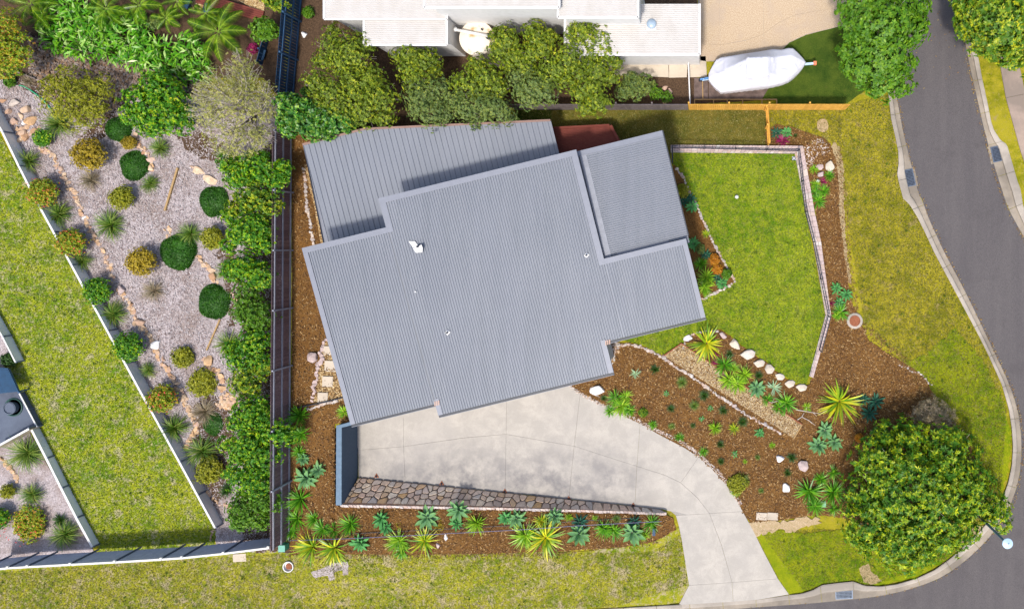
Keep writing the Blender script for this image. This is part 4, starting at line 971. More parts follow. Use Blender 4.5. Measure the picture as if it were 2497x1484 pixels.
def panel_wall(name, label, top, h, thick, facemat, capmat, joints, base=0.0):
    """low wall given by its top edge polyline (plan, at height base+h); joints = distances of the panel joints"""
    f = thing(name, label, 'wall'); L = resample(top, n=joints + 1)
    for i in range(joints):
        a, b = W(*L[i], base + h), W(*L[i + 1], base + h); d = (b - a).normalized(); nrm = Vector((-d.y, d.x, 0))
        b2 = b - d * .05
        mb = MB(); mb.quadbox(a, b2, b2 + nrm * thick, a + nrm * thick, -.1, base + h - .03); mb.build('panel', facemat, f)
        mb = MB(); mb.quadbox(a - nrm * .015, b - nrm * .015 - d * .01, b - d * .01 + nrm * (thick + .015), a + nrm * (thick + .015), base + h - .03, base + h); mb.build('cap', capmat, f)
        mb = MB(); c = b + nrm * (thick + .03); mb.box((c.x, c.y, (base + h) / 2), (.04, .04, (base + h) / 2)); mb.build('post', M['fencepost'], f)
    return f
wl = PL('a1', -120, 700, 0, 905, 190, 1300) + PL('a2', 240, 0, 600, 660, 1050, 1484) + PL('a3', 1190, 350, 1500, 920)
panel_wall('panel_wall', 'long white-capped grey wall between the bright lawn and rock garden', wl, .78, .1, M['greywall'], M['white'], 13)
wl2 = PL('a3', 210, 225, 330, 460, 500, 800, 640, 1055)
f2 = panel_wall('panel_wall', 'pale grey low wall left of the bright lawn near the slatted fence', wl2, .52, .12, M['greywall'], M['white'], 4)
panel_wall('panel_wall', 'short white edging wall below the dark patio', PL('a3', -60, 375, 205, 228), .9, .1, M['beige'], M['white'], 2)
panel_wall('panel_wall', 'thin pale wall stub at the far left edge', [(-30, 760)] + PL('a2', 0, 940, 105, 1145), .6, .06, M['greywall'], M['white'], 2)
panel_wall('panel_wall', 'thin white edge along the right side of the dark patio', PL('a2', 128, 1355) + PL('a3', 255, 212), .4, .06, M['bluepave'], M['white'], 2)
# ------------------------------------------------------------------ rocks
def rock_mesh(seed, n=13, flat=.6, smooth=False):
    r = random.Random(seed); bm = bmesh.new()
    for i in range(n):
        a = r.uniform(0, 6.283); z = r.uniform(-1, 1); q_ = math.sqrt(1 - z * z); s_ = r.uniform(.82, 1.05)
        bm.verts.new((q_ * math.cos(a) * s_, q_ * math.sin(a) * s_, z * flat * s_))
    bmesh.ops.convex_hull(bm, input=bm.verts)
    bmesh.ops.delete(bm, geom=[v for v in bm.verts if not v.link_faces], context='VERTS')
    if smooth: bmesh.ops.bevel(bm, geom=bm.edges[:] + bm.verts[:], offset=.07, segments=1, affect='EDGES', profile=.5)
    me = bpy.data.meshes.new('rock'); bm.to_mesh(me); bm.free()
    return me
_rocks = {}
def rock(matname, i, big=False):
    k = (matname, i, big)
    if k not in _rocks:
        me = rock_mesh(100 + i + (50 if big else 0), 17 if big else 12, .62, big); me.materials.append(M[matname]); _rocks[k] = me
    return _rocks[k]
def put_rock(name, px, py, rx, ry, mat, parent=None, rz=None, hz=None, big=False, off=0.0):
    me = rock(mat, random.randrange(7), big); z = Tf(px, py); k = 1 / PPM * (1.12 if big else 1.3)
    p = W(px, py, z + off + min(rx, ry) * k * .25)
    o = link(name, me, parent, None, p, (random.uniform(-.2, .2), random.uniform(-.2, .2), random.uniform(0, 6.28) if rz is None else rz), (rx * k, ry * k, (hz or min(rx, ry)) * k * 1.0)); return o
random.seed(5)
def edging(label, pts, step, r, mat, cat='stone edging', jit=.25, rows=1, name='stone_edging', rvar=.25, off=0.02):
    f = thing(name, label, cat); P_ = resample(pts, step)
    for i, p in enumerate(P_):
        d = P_[min(i + 1, len(P_) - 1)] - P_[max(i - 1, 0)]; d = d / (np.linalg.norm(d) + 1e-9); nn = np.array((-d[1], d[0])); ang = math.atan2(-d[1], d[0])
        for k in range(rows):
            o_ = (k - (rows - 1) / 2) * r * 1.7 + random.uniform(-jit, jit) * r; q_ = p + nn * o_; rr = r * random.uniform(1 - rvar, 1 + rvar)
            put_rock('stone', q_[0], q_[1], rr * random.uniform(1, 1.35), rr * random.uniform(.8, 1), mat, f, ang + random.uniform(-.5, .5), off=off)
    return f
edging('curved row of pale stones between the mulch bed and the gravel path', PL('c2', 620, 1022, 700, 1020, 760, 1030, 820, 1055, 880, 1082, 940, 1112, 990, 1158, 1050, 1195, 1120, 1232, 1200, 1290, 1270, 1340, 1340, 1392, 1400, 1432) + PL('c3', 1345, 5, 1400, 45, 1480, 102, 1560, 150, 1640, 190, 1700, 225, 1750, 255), 8.2, 4.4, 'palestone')
edging('double row of small pale stones along the curving driveway edge', PL('c2', 250, 1296, 380, 1376, 520, 1448) + PL('c3', 540, 62, 650, 118, 750, 163, 850, 218, 950, 263, 1050, 312, 1130, 362, 1200, 420, 1260, 472, 1320, 532, 1370, 590, 1420, 660, 1450, 712, 1472, 745), 5.2, 2.6, 'palestone', rows=2)
edging('stone edging of the triangular bed beside the house and lawn', PL('c1', 1030, 1185, 1070, 1240, 1090, 1290, 1110, 1340, 1140, 1400) + PL('c2', 1150, 10, 1180, 80, 1210, 150, 1240, 210, 1270, 280, 1300, 340, 1340, 410, 1370, 470, 1400, 520, 1430, 575, 1395, 608, 1330, 640, 1270, 670, 1210, 700), 8, 3.7, 'palestone')
edging('stone edging over the top of the upper yucca bed', PL('c2', 1075, 1040, 1085, 985, 1120, 955, 1170, 935, 1240, 925, 1310, 925), 6.5, 3.2, 'palestone', rows=1)
edging('row of grey-pink stones beside the stepping slabs', PL('b2', 430, 985, 408, 1020, 400, 1050, 385, 1085, 400, 1110, 395, 1140, 352, 1152, 372, 1175, 362, 1205, 358, 1240, 360, 1270, 345, 1290, 347, 1320, 338, 1355, 335, 1385, 332, 1410), 9, 5.2, 'pinkrock')
edging('pale stones laid across the bed below the stepping slabs', PL('b3', 300, 85, 350, 75, 400, 48, 450, 38, 500, 30), 7, 4.6, 'palestone')
edging('broken line of small stones at the edge of the far mulch bed', PL('d2', 985, 1160, 1040, 1180, 1060, 1200, 1110, 1210, 1150, 1245, 1190, 1285, 1205, 1300), 7, 2.6, 'palestone', jit=.8)
edging('row of white paving blocks between the mulch and the grey roof', PL('b1', 272, 1180, 285, 1300, 293, 1484) + PL('b2', 300, 60, 318, 200, 338, 310), 9.5, 4.2, 'palestone', rvar=.1)
cl = thing('stone_pile', 'heap of tan stones at the inner corner of the house', 'stone pile')
for i in range(34): put_rock('stone', *P('c2', random.uniform(548, 622), random.uniform(1003, 1080)), random.uniform(3, 4.6), random.uniform(2.5, 4), 'tanrock' if i % 2 else 'palestone', cl)
cl = thing('stone_pile', 'fan of flat white stones outside the lawn wall corner', 'stone pile')
poly = PL('d1', 310, 1045, 350, 1005, 420, 965, 450, 970, 470, 1010, 492, 1030, 488, 1060, 460, 1070, 455, 1100, 430, 1060, 380, 1120, 375, 1170, 345, 1180, 325, 1120)
pp = []; tries = 0
while len(pp) < 120 and tries < 6000:
    tries += 1; q_ = pts_in(poly, 1)[0]
    if all((q_[0] - a[0]) ** 2 + (q_[1] - a[1]) ** 2 > 20 for a in pp): pp.append(q_)
for q_ in pp: put_rock('stone', q_[0], q_[1], random.uniform(2.6, 5), random.uniform(2.2, 3.6), 'palestone', cl, hz=2.2)
# rock lines of the left garden
def rocks_path(label, pts, step, r, spread, n_extra=1, mat='tanrock', rvar=.45):
    f = thing('rock_border', label, 'rock border'); P_ = resample(pts, step)
    for p in P_:
        for k in range(n_extra):
            rr = r * random.uniform(1 - rvar, 1 + rvar); put_rock('stone', p[0] + random.uniform(-spread, spread), p[1] + random.uniform(-spread, spread), rr * random.uniform(.9, 1.3), rr * random.uniform(.75, 1), mat, f)
rocks_path('winding border of tan rocks beside the long white-capped wall', PL('a1', 280, 1040, 350, 1070, 385, 1110, 410, 1170, 450, 1240, 480, 1300, 530, 1370, 565, 1460) + PL('a2', 590, 130, 620, 190, 650, 250, 690, 320, 735, 370, 750, 440, 780, 500, 790, 570) , 6, 4.2, 5, 2)
rocks_path('lower run of tan rocks continuing the border down the rock garden', PL('a2', 840, 630, 870, 690, 910, 745, 935, 800, 960, 870, 1020, 925, 1070, 1000, 1105, 1090, 1150, 1160, 1190, 1220, 1240, 1310, 1290, 1380) + PL('a3', 1290, 40, 1350, 130, 1370, 250, 1300, 350), 7.5, 5, 5, 2)
rocks_path('tan rocks lining the upper dark green cushion plants', PL('a1', 950, 930, 975, 985, 960, 1030, 1020, 1035, 1000, 1070, 1045, 1090, 1065, 1150, 1062, 1195), 7, 5.5, 3)
rocks_path('pale rocks trailing down from the middle cushion plant', PL('a2', 1380, 390, 1425, 440, 1455, 485, 1485, 500, 1480, 540, 1515, 580), 5, 5, 5, 2)
rocks_path('pinkish rocks between the cushion plant and hedge trees', PL('a1', 1640, 1420, 1680, 1450) + PL('a2', 1640, 80, 1670, 110), 6, 6, 4)
rocks_path('small pinkish rocks above the middle cushion plant', PL('a2', 1150, 225, 1170, 200, 1200, 230, 1165, 260), 6, 4, 3)
rocks_path('rocks by the lowest right cushion plant', PL('a2', 1625, 660, 1660, 690, 1655, 720), 7, 5, 3)
rocks_path('tan rocks curving along the hedge in the lower rock garden', PL('a2', 1430, 1110, 1440, 1160, 1465, 1190, 1520, 1190, 1545, 1240, 1570, 1290, 1550, 1340), 9, 6.5, 3)
rocks_path('pile of small orange-tan rocks beside the lower hedge', PL('a2', 1540, 1380, 1600, 1370, 1650, 1400, 1560, 1430, 1640, 1450) + PL('a3', 1540, 50, 1600, 70, 1650, 50), 6, 4.6, 7, 3)
rocks_path('line of tan rocks at the bottom of the rock garden', PL('a3', 1445, 665, 1490, 700, 1530, 745, 1600, 765, 1640, 785), 6.5, 4.6, 2)
rocks_path('orange stones climbing beside the low grey wall', PL('a3', 20, 440, 60, 490, 95, 530, 125, 590), 5.5, 4.2, 3, 2)
rocks_path('few tan stones at the foot of the bright lawn corner', PL('a3', 1490, 930, 1475, 975, 1470, 1005), 5, 4, 2)
rocks_path('tan rocks scattered at the bottom of the boulder group', PL('a1', 95, 850, 120, 890, 150, 920, 190, 940, 120, 945, 215, 930, 120, 1000, 265, 900), 9, 6, 4)
for (x, y, rx, ry, mt, lab) in [
    (185, 768, 48, 35, 'tanrock', 'largest cream boulder in the far left rock group'), (217, 843, 50, 34, 'tanrock', 'tilted tan boulder under the largest cream one'), (62, 782, 33, 26, 'tanrock', 'orange-tan boulder nearest the left edge'),
    (98, 850, 32, 26, 'tanrock', 'pale round boulder below the orange-tan one'), (145, 810, 22, 28, 'tanrock', 'small tan boulder left of the tilted boulder'), (165, 860, 20, 18, 'whitestone', 'small white stone inside the far left rock group'),
    (100, 720, 50, 26, 'palestone', 'flat pale rock slab at the top of the far left rock group'), (15, 705, 35, 16, 'tanrock', 'flat orange rock touching the left edge'), (190, 888, 24, 18, 'tanrock', 'tan stone under the small white stone')]:
    p = P('a1', x, y); tag(put_rock('boulder', p[0], p[1], rx * TS, ry * TS, mt, None, 0.3, big=True), lab, 'boulder', 'boulders in the far left rock group')
for (x, y, rx, ry, lab) in [(1385, 1190, 62, 28, 'flat tan rock slab under the hedge tree tops'), (1480, 1262, 62, 30, 'grey-tan flat rock beside the upper right cushion plant'), (1350, 1170, 30, 12, 'thin orange rock at the end of the slab group')]:
    p = P('a1', x, y); tag(put_rock('boulder', p[0], p[1], rx * TS, ry * TS, 'tanrock', None, -.4, 4, big=True), lab, 'rock slab')
for (x, y, rx, ry, mt, lab) in [(848, 635, 32, 35, 'pinkrock', 'round pinkish boulder beside the third wall shrub'), (975, 865, 42, 34, 'tanrock', 'wide cream rock in the middle of the rock border'), (1087, 1020, 40, 33, 'whitestone', 'square white rock in the lower rock border'), (1462, 1130, 38, 40, 'tanrock', 'angular tan rock below the slanting timber stick'), (1492, 540, 34, 28, 'tanrock', 'flat brown rock between two cushion plants'), (597, 130, 22, 14, 'whitestone', 'white stone in the upper rock border')]:
    p = P('a2', x, y); tag(put_rock('boulder', p[0], p[1], rx * TS, ry * TS, mt, None, .4, big=True), lab, 'boulder')
for (x, y, rx, ry, rz, mt, lab) in [(1350, 957, 42, 24, -.9, 'pinkrock', 'pinkish wedge boulder heading the line below the lawn'), (1432, 1012, 60, 30, -.75, 'boulder', 'longest cream boulder in the line below the lawn'), (1525, 1086, 56, 38, -.3, 'boulder', 'broad rounded boulder third in the line below the lawn'),
    (1604, 1148, 42, 32, -.5, 'boulder', 'middle grey-cream boulder in the line below the lawn'), (1680, 1191, 40, 34, -.5, 'boulder', 'fifth boulder of the line below the lawn'), (1748, 1242, 36, 27, -.8, 'boulder', 'small rounded boulder sixth in the line below the lawn'), (1818, 1291, 38, 30, -.4, 'boulder', 'round boulder next to last in the line'), (1898, 1318, 44, 28, -.4, 'boulder', 'last boulder of the line, nearest the lawn wall end'),
    (1105, 972, 36, 24, .2, 'whitestone', 'whitish boulder at the tip of the gravel path'), (470, 1335, 58, 38, .1, 'whitestone', 'large white boulder in the mulch near the driveway corner')]:
    p = P('c2', x, y); tag(put_rock('boulder', p[0], p[1], rx * TS, ry * TS, mt, None, rz, big=True), lab, 'boulder', 'boulders in a line below the front lawn' if 'line' in lab else None)
for (t_, x, y, rx, ry, mt, lab) in [('d3', 140, 430, 40, 27, 'whitestone', 'upper white rock in the brown mulch'), ('d3', 185, 636, 33, 38, 'whitestone', 'lower white rock in the brown mulch'), ('d3', 315, 478, 42, 42, 'pinkrock', 'square pinkish-brown rock in the mulch'),
    ('d1', 498, 1162, 34, 42, 'boulder', 'large cream rock outside the lawn wall'), ('d1', 430, 1168, 32, 22, 'pinkrock', 'pinkish rock beside the large cream rock'), ('d1', 434, 1222, 34, 27, 'pinkrock', 'pale pink rock above the small white ball'),
    ('b2', 337, 1105, 46, 38, 'pinkrock', 'big round grey-pink boulder beside the stepping slabs'), ('b3', 1265, 980, 14, 24, 'whitestone', 'upright white stone under the thin blue rail'), ('b3', 1207, 1037, 18, 20, 'pinkrock', 'lilac stone beside the variegated plant'),
    ('b1', 270, 242, 26, 22, 'whitestone', 'white rock right of the navy fence'), ('c1', 942, 615, 24, 17, 'tanrock', 'left tan rock in the dark bed behind the fence'), ('c1', 978, 640, 18, 28, 'tanrock', 'right tan rock in the dark bed behind the fence'), ('c1', 945, 715, 22, 14, 'tanrock', 'brown rock against the grey fence'), ('a1', 955, 487, 22, 14, 'render', 'blue-grey stone at the edge of the ginger plants')]:
    p = P(t_, x, y); tag(put_rock('boulder', p[0], p[1], rx * TS, ry * TS, mt, None, 0.2, big=True), lab, 'boulder')

# ------------------------------------------------------------------ loose ground cover (uncountable)
def up_frames(n, tilt):
    a = RNG.uniform(0, 2 * np.pi, n); el = RNG.normal(0, tilt, n)
    d = np.stack([np.cos(a) * np.cos(el), np.sin(a) * np.cos(el), np.sin(el)], 1); s = np.stack([-np.sin(a), np.cos(a), RNG.normal(0, tilt, n)], 1)
    return d, s
def scatter(name, polys, n, mat, L, Wd, tilt, off, jz=.01):
    q = np.concatenate([pts_in(p, int(n * w)) for p, w in polys]); n = len(q); z = T(q[:, 0], q[:, 1]) + off + RNG.uniform(0, jz, n); k = 1 - z / CAMH
    c = np.stack([(q[:, 0] - NX) / PPM * k, (NY - q[:, 1]) / PPM * k, z], 1); d, s = up_frames(n, tilt)
    l = RNG.uniform(L[0], L[1], (n, 1)); w = RNG.uniform(Wd[0], Wd[1], (n, 1))
    d[:, 2] = np.abs(d[:, 2])
    V = np.stack([c - s * w, c + s * w, c + d * l + s * w * .7, c + d * l - s * w * .7], 1).reshape(-1, 3)
    F = np.arange(4 * n).reshape(n, 4); return link(name, fast_mesh(name, V, F, mat), None, 'stuff')
scatter('mulch_chips', [(m1, .7), (m2, .3)], 42000, M['chips'], (.04, .16), (.012, .035), .22, .055, .03)
scatter('leaf_litter', [(lt, 1.0)], 34000, M['twigs'], (.06, .2), (.01, .028), .2, .035, .03)
gp_poly = [(1662, 838), (1618.6, 866), (1936, 1068), (1955, 1035)]
scatter('path_gravel', [(gp_poly, 1.0)], 5000, M['pebbles'], (.03, .06), (.015, .03), .2, .075, .01)
scatter('river_stone_cover', [(PL('a1', 200, 240, 430, 330, 740, 390, 900, 440, 1430, 590, 1480, 690, 1250, 660, 1000, 600, 960, 670, 820, 740, 740, 840, 560, 860, 300, 660, 200, 500), 1.0)], 5200, M['riverstones'], (.07, .2), (.04, .09), .2, .06, .08)
M['fallen'] = stone_mat_island('fallen_leaves', [(.2, .1, .03), (.32, .2, .06), (.12, .06, .02), (.4, .3, .1)])
_ki = resample(K_IN, 6); _ei = resample(E_IN, 6); gut_polys = [([tuple(p) for p in _ki] + [tuple(p + (7, 0)) for p in _ki[::-1]], .45), ([tuple(p + (-8, 0)) for p in _ei] + [tuple(p) for p in _ei[::-1]], .25)]
scatter('gutter_leaves', gut_polys + [([(2110, 1150), (2400, 1100), (2440, 1250), (2330, 1370), (2150, 1400), (2050, 1330)], .8), ([(2170, 0), (2330, 0), (2380, 200), (2200, 240)], .06)], 1100, M['fallen'], (.04, .1), (.015, .03), .25, .05, .01)
scatter('spilled_chips', [([(705, 1352), (1000, 1350), (1340, 1345), (1600, 1318), (1604, 1326), (1340, 1354), (1000, 1360), (705, 1362)], .4), ([(2052, 360), (2066, 500), (2078, 640), (2098, 780), (2212, 872), (2222, 880), (2205, 886), (2085, 800), (2062, 660), (2046, 500), (2036, 370)], .6)], 1500, M['chips'], (.04, .12), (.012, .03), .25, .05, .01)
def blades(name, poly, n, mat, hgt=(.03, .08)):
    q = pts_in(poly, n); n = len(q); z = T(q[:, 0], q[:, 1]) + .03; k = 1 - z / CAMH
    c = np.stack([(q[:, 0] - NX) / PPM * k, (NY - q[:, 1]) / PPM * k, z], 1)
    a = RNG.uniform(0, 2 * np.pi, n); h_ = RNG.uniform(*hgt, n); s = np.stack([np.cos(a), np.sin(a), 0 * a], 1) * .022
    tip = c + np.stack([RNG.normal(0, .045, n), RNG.normal(0, .045, n), h_], 1)
    V = np.stack([c - s, c + s, tip], 1).reshape(-1, 3); return link(name, fast_mesh(name, V, np.arange(3 * n).reshape(n, 3), mat), None, 'stuff')
blades('lawn_grass', lawn_poly, 60000, M['blades']); blades('lawn_grass', left_lawn, 50000, M['blades'], (.04, .1))
vp = [(2045, 260), (2166, 230), (2190, 420), (2255, 565), (2330, 715), (2430, 905), (2455, 1000), (2440, 1205), (2340, 1345), (2150, 1420), (1960, 1440), (1850, 1290), (2330, 1290), (2270, 1000), (2200, 880), (2110, 800), (2060, 500), (2040, 370)]
blades('verge_grass', vp, 70000, M['bladesdry'])
blades('verge_grass', [(-30, 1395), (655, 1350), (1590, 1345), (1660, 1300), (1678, 1425), (1500, 1478), (-30, 1510)], 70000, M['bladesdry'])
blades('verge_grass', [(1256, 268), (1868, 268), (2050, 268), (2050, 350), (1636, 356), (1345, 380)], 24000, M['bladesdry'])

M['weedblades'] = leaf_mat('lawn_weed_blade', [(.06, .15, .004), (.12, .25, .006), (.4, .38, .12)], .3)
for pl_, n_c in ((left_lawn, 110), (lawn_poly, 50), (vp, 90), ([(-30, 1395), (655, 1350), (1590, 1345), (1660, 1300), (1678, 1425), (1500, 1478), (-30, 1510)], 110)):
    cs = pts_in(pl_, n_c); q = np.repeat(cs, 34, 0) + RNG.normal(0, 1, (n_c * 34, 2)) * RNG.uniform(.8, 3.6, (n_c, 1)).repeat(34, 0); q = q[inside(pl_, q)]; n = len(q); z = T(q[:, 0], q[:, 1]) + .03; k = 1 - z / CAMH
    c = np.stack([(q[:, 0] - NX) / PPM * k, (NY - q[:, 1]) / PPM * k, z], 1); a = RNG.uniform(0, 2 * np.pi, n); s_ = np.stack([np.cos(a), np.sin(a), 0 * a], 1) * .016
    tip = c + np.stack([RNG.normal(0, .05, n), RNG.normal(0, .05, n), RNG.uniform(.05, .12, n)], 1); V = np.stack([c - s_, c + s_, tip], 1).reshape(-1, 3); link('lawn_weeds', fast_mesh('lawn_weeds', V, np.arange(3 * n).reshape(n, 3), M['weedblades']), None, 'stuff')
# ------------------------------------------------------------------ gravel path, slabs, small fittings
region('gravel_path', gp_poly, M['gravel'], .07, 0, seed=31, depth=.08)
ge = thing('timber_edging', 'thin brown timber boards framing the gravel path', 'edging')
for a, b in (((1662, 837), (1956, 1034)), ((1618, 867), (1663, 836)), ((1935, 1069), (1956, 1034))):
    mb = MB(); mb.bar(W(*a, .08), W(*b, .08), .07, .12); mb.build('board', M['sleeper'] if a[0] > 1900 else M['rust'], ge)
def paver(name, label, px, py, w, h_, rz, mat, z=.08, group=None, cat='paver'):
    o = thing(name, label, cat, G(px, py, z), group, rz); mb = MB(); k = .5 / PPM
    mb.quadbox((-w * k, -h_ * k), (w * k, -h_ * k), (w * k, h_ * k), (-w * k, h_ * k), -.08, 0); b_ = mb.build('slab', mat, o)
    md = b_.modifiers.new('bevel', 'BEVEL'); md.width = .012; md.segments = 2
for (x, y, w, h_, lab) in [(452, 1062, 30, 22, 'topmost stepping slab half under the grey roof'), (455, 1170, 27, 26, 'second stepping slab half under the grey roof'), (436, 1278, 25, 25, 'square stepping slab third down the left side'), (402, 1390, 24, 24, 'lowest square stepping slab beside the dark pipe')]:
    p = P('b2', x, y); paver('stepping_slab', lab, p[0], p[1], w, h_, -.03, M['slab'], .1, 'stepping slabs beside the house')
p = P('a3', 1675, 1125); paver('paver', 'lone pale paver on the grass under the slatted fence', p[0], p[1], 32, 19, .06, M['slab'])
for x, lab in ((1620, 'left pale slab at the lower edge of the mulch'), (1697, 'right pale slab at the lower edge of the mulch')):
    p = P('c3', x, 836); paver('paver', lab, p[0], p[1], 26, 18, -.06, M['slab'], .1)
p = P('d3', -45, 840); 
def lathe_thing(name, label, cat, px, py, parts, z=0.0, group=None):
    o = thing(name, label, cat, G(px, py, z), group)
    for nm, prof, mat in parts: mb = MB(); mb.lathe(prof, 28); mb.build(nm, mat, o, smooth=False)
    return o
lathe_thing('manhole', 'round rusty manhole cover in a concrete ring', 'manhole', *P('d2', 670, 852), [('concrete_ring', [(.54, -.05), (.54, .05), (.50, .075), (.3, .075)], M['kerb']), ('lid', [(.37, .05), (.37, .09), (.33, .10), (.31, .09), (.1, .09)], M['rust'])], .04)
lathe_thing('bucket_ring', 'white plastic ring with rubble on the verge grass', 'ring', *P('b3', 170, 1182), [('ring', [(.36, 0), (.36, .16), (.30, .16), (.29, .03), (.0, .02)], M['white']), ('rubble', [(.22, .02), (.2, .08), (.05, .1)], M['rust'])], .04)
lathe_thing('ball', 'small white ball lying on the front lawn', 'ball', *P('c1', 1445, 1378), [('ball_shell', [(.02, 0), (.09, .03), (.125, .1), (.125, .16), (.08, .22), (.01, .24)], M['white'])], .03)
lathe_thing('ball', 'white round lamp ball beside the red cordyline', 'ball', *P('d1', 410, 1268), [('ball_shell', [(.02, 0), (.09, .03), (.115, .1), (.115, .15), (.07, .21), (.01, .23)], M['white'])], .03)
o = thing('drain_cover', 'small square drain cover in the lawn corner', 'drain', G(*P('d1', 245, 1108), .05)); mb = MB(); mb.box((0, 0, 0), (.13, .13, .02)); mb.build('frame', M['grate'], o); mb = MB(); mb.bar((-.11, -.11, .025), (.11, .11, .025), .03, .02); mb.bar((-.11, .11, .03), (.11, -.11, .03), .03, .02); mb.build('bar', M['white'], o)
o = thing('utility_box', 'green plastic utility box at the end of the fences', 'box', G(*P('b3', 152, 1035), 0)); mb = MB(); mb.box((0, 0, .25), (.2, .2, .25)); mb.build('body', M['greenplastic'], o); mb = MB(); mb.box((-.0, 0, .53), (.22, .22, .03)); mb.build('lid', plain('pale_green_lid', (.14, .36, .27), .6), o)
o = thing('garden_box', 'small dark blue box standing in the end of the mulch', 'box', G(*P('c3', 868, 933), 0)); mb = MB(); mb.box((0, 0, .15), (.09, .22, .15)); mb.build('body', M['render'], o); mb = MB(); mb.box((0, 0, .31), (.1, .23, .012)); mb.build('lid', M['navy'], o)
o = thing('utility_pit', 'pale green pit lid half hidden by yuccas near the big tree', 'lid', G(*P('d3', 452, 752), .1)); mb = MB(); mb.box((0, 0, 0), (.16, .2, .03)); mb.build('lid', plain('mint_lid', (.2, .42, .3)), o); mb = MB(); mb.box((0, 0, -.05), (.13, .17, .03)); mb.build('body', M['greenplastic'], o)
def grate(label, px, py, w, h_, rz):
    o = thing('storm_drain', label, 'drain', W(px, py, .035), 'storm drain grates', rz); k = .5 / PPM; hw_, hh_ = w * k, h_ * k
    mb = MB(); mb.quadbox((-hw_, -hh_), (hw_, -hh_), (hw_, hh_), (-hw_, hh_), .0, .012); mb.build('pit', M['pit'], o)
    mb = MB()
    for s_ in (-1, 1): mb.box((s_ * hw_, 0, .02), (.03, hh_ + .03, .025)); mb.box((0, s_ * hh_, .021), (hw_ - .03, .03, .025))
    mb.build('frame', M['grate'], o); mb = MB(); nx_ = max(4, int(w / 3)); ny_ = max(4, int(h_ / 3.4))
    for i in range(1, nx_): mb.box((-hw_ + 2 * hw_ * i / nx_, 0, .03), (.011, hh_ - .03, .012))
    for i in range(1, ny_): mb.box((0, -hh_ + 2 * hh_ * i / ny_, .038), (hw_ - .03, .011, .008))
    b_ = mb.build('bars', M['grate'], o); b_['kind'] = 'stuff'
    mb = MB(); mb.quadbox((-hw_ * 1.5, -hh_ * 1.2), (hw_ * 1.5, -hh_ * 1.2), (hw_ * 1.5, hh_ * 1.2), (-hw_ * 1.5, hh_ * 1.2), -.03, -.002); mb.build('surround', M['gutter'], o)
grate('storm drain grate at the left side of the street', 2216, 434, 25, 40, math.radians(12)); grate('storm drain grate at the right side of the street', 2433, 375, 28, 36, math.radians(12)); grate('storm drain grate in the bottom kerb by the driveway', 2058, 1445, 40, 25, math.radians(2))
for (x, y, w, h_, rz, l) in [(2200, 420, 16, 90, .25, 0), (2450, 375, 12, 80, .25, 1)]:
    pass
# thin blue rail along the lower garden
bf = thing('wire_fence', 'low dark fence with a thin blue top rail through the lower garden', 'fence')
BL = PL('b3', 165, 1004, 520, 993, 900, 975, 1280, 955, 1855, 925) + PL('c3', 300, 902, 640, 884, 920, 870)
bw = [W(x, y - 0, Tf(x, y - 22) + .85) for x, y in resample(BL, 70)]
for i in range(len(bw) - 1):
    a, b = bw[i], bw[i + 1]; mb = MB(); mb.bar(a, b, .03, .03); mb.build('top_rail', plain('blue_rail', (.05, .055, .14), .5) if i == 0 else bpy.data.materials['blue_rail'], bf)
    mb = MB(); mb.bar(a - Vector((0, 0, .75)), b - Vector((0, 0, .75)), .025, .025); mb.build('bottom_rail', M['black'], bf)
    mb = MB(); mb.box((a.x, a.y, a.z - .45), (.02, .02, .45)); mb.build('post', M['black'], bf)
    mb = MB()
    for k in range(1, 16): p = a.lerp(b, k / 16); mb.box((p.x, p.y, p.z - .38), (.005, .005, .37))
    o = mb.build('mesh_wire', M['black'], bf); o['kind'] = 'stuff'
dp = thing('pipe', 'dark irrigation pipe lying across the lowest stepping slab', 'pipe'); mb = MB(); mb.tube([G(*P('b2', x, y), .16) for x, y in ((90, 1484), (260, 1452), (400, 1425), (550, 1388))], .035, 8); mb.build('pipe_run', M['black'], dp)
hs = thing('hose', 'green garden hose curving past the olive shrub', 'hose'); mb = MB(); mb.tube([G(*P('a1', x, y), .08) for x, y in ((135, 597), (170, 605), (215, 632), (255, 660), (295, 695), (330, 730), (355, 760), (380, 795))], .045, 8); mb.build('hose_run', M['hose'], hs, smooth=True)
for (a, b, lab, r) in ((P('a1', 1245, 1175), P('a2', 1155, 82), 'straight pale timber stick lying in the upper leaf litter', .06), (P('a2', 1540, 842), P('a2', 1447, 1058), 'slanting timber stick in the lower leaf litter', .045)):
    o = thing('stick', lab, 'stick'); mb = MB(); mb.bar(G(*a, .1), G(*b, .1), r * 2, r * 2); mb.build('pole', M['sleeper'], o)
# timber edging frames behind the yellow fence
ef = thing('edging_board', 'row of low timber edging frames behind the yellow fence', 'edging')
mb = MB(); mb.bar(W(1694, 243, .1), W(1894, 243, .1), .06, .15); mb.build('long_board', M['sleeper'], ef)
for x in (1694, 1740, 1773, 1811, 1858, 1894): mb = MB(); mb.bar(W(x, 243, .1), W(x, 262, .1), .06, .14); mb.build('cross_board', M['sleeper'], ef)
mb = MB(); mb.bar(W(1713, 195, .1), W(1714, 243, .1), .06, .12); mb.build('cross_board', M['sleeper'], ef)
o = thing('fence_rail', 'thin pale wall line left of the boat slabs', 'fence'); mb = MB(); mb.bar(W(1678, 140, .5), W(1683, 262, .5), .08, .06); mb.build('rail', M['white'], o); mb = MB(); 
for t in (0, .33, .66, 1): p = W(1678, 140, .5).lerp(W(1683, 262, .5), t); mb.box((p.x, p.y, .24), (.03, .03, .24))
mb.build('post', M['greywood'], o)
ts = thing('timber_terrace', 'red-brown timber terrace edge at the top left', 'terrace')
e0, e1 = np.array(P('a1', 1375, -10)), np.array(P('a1', 1840, 125))
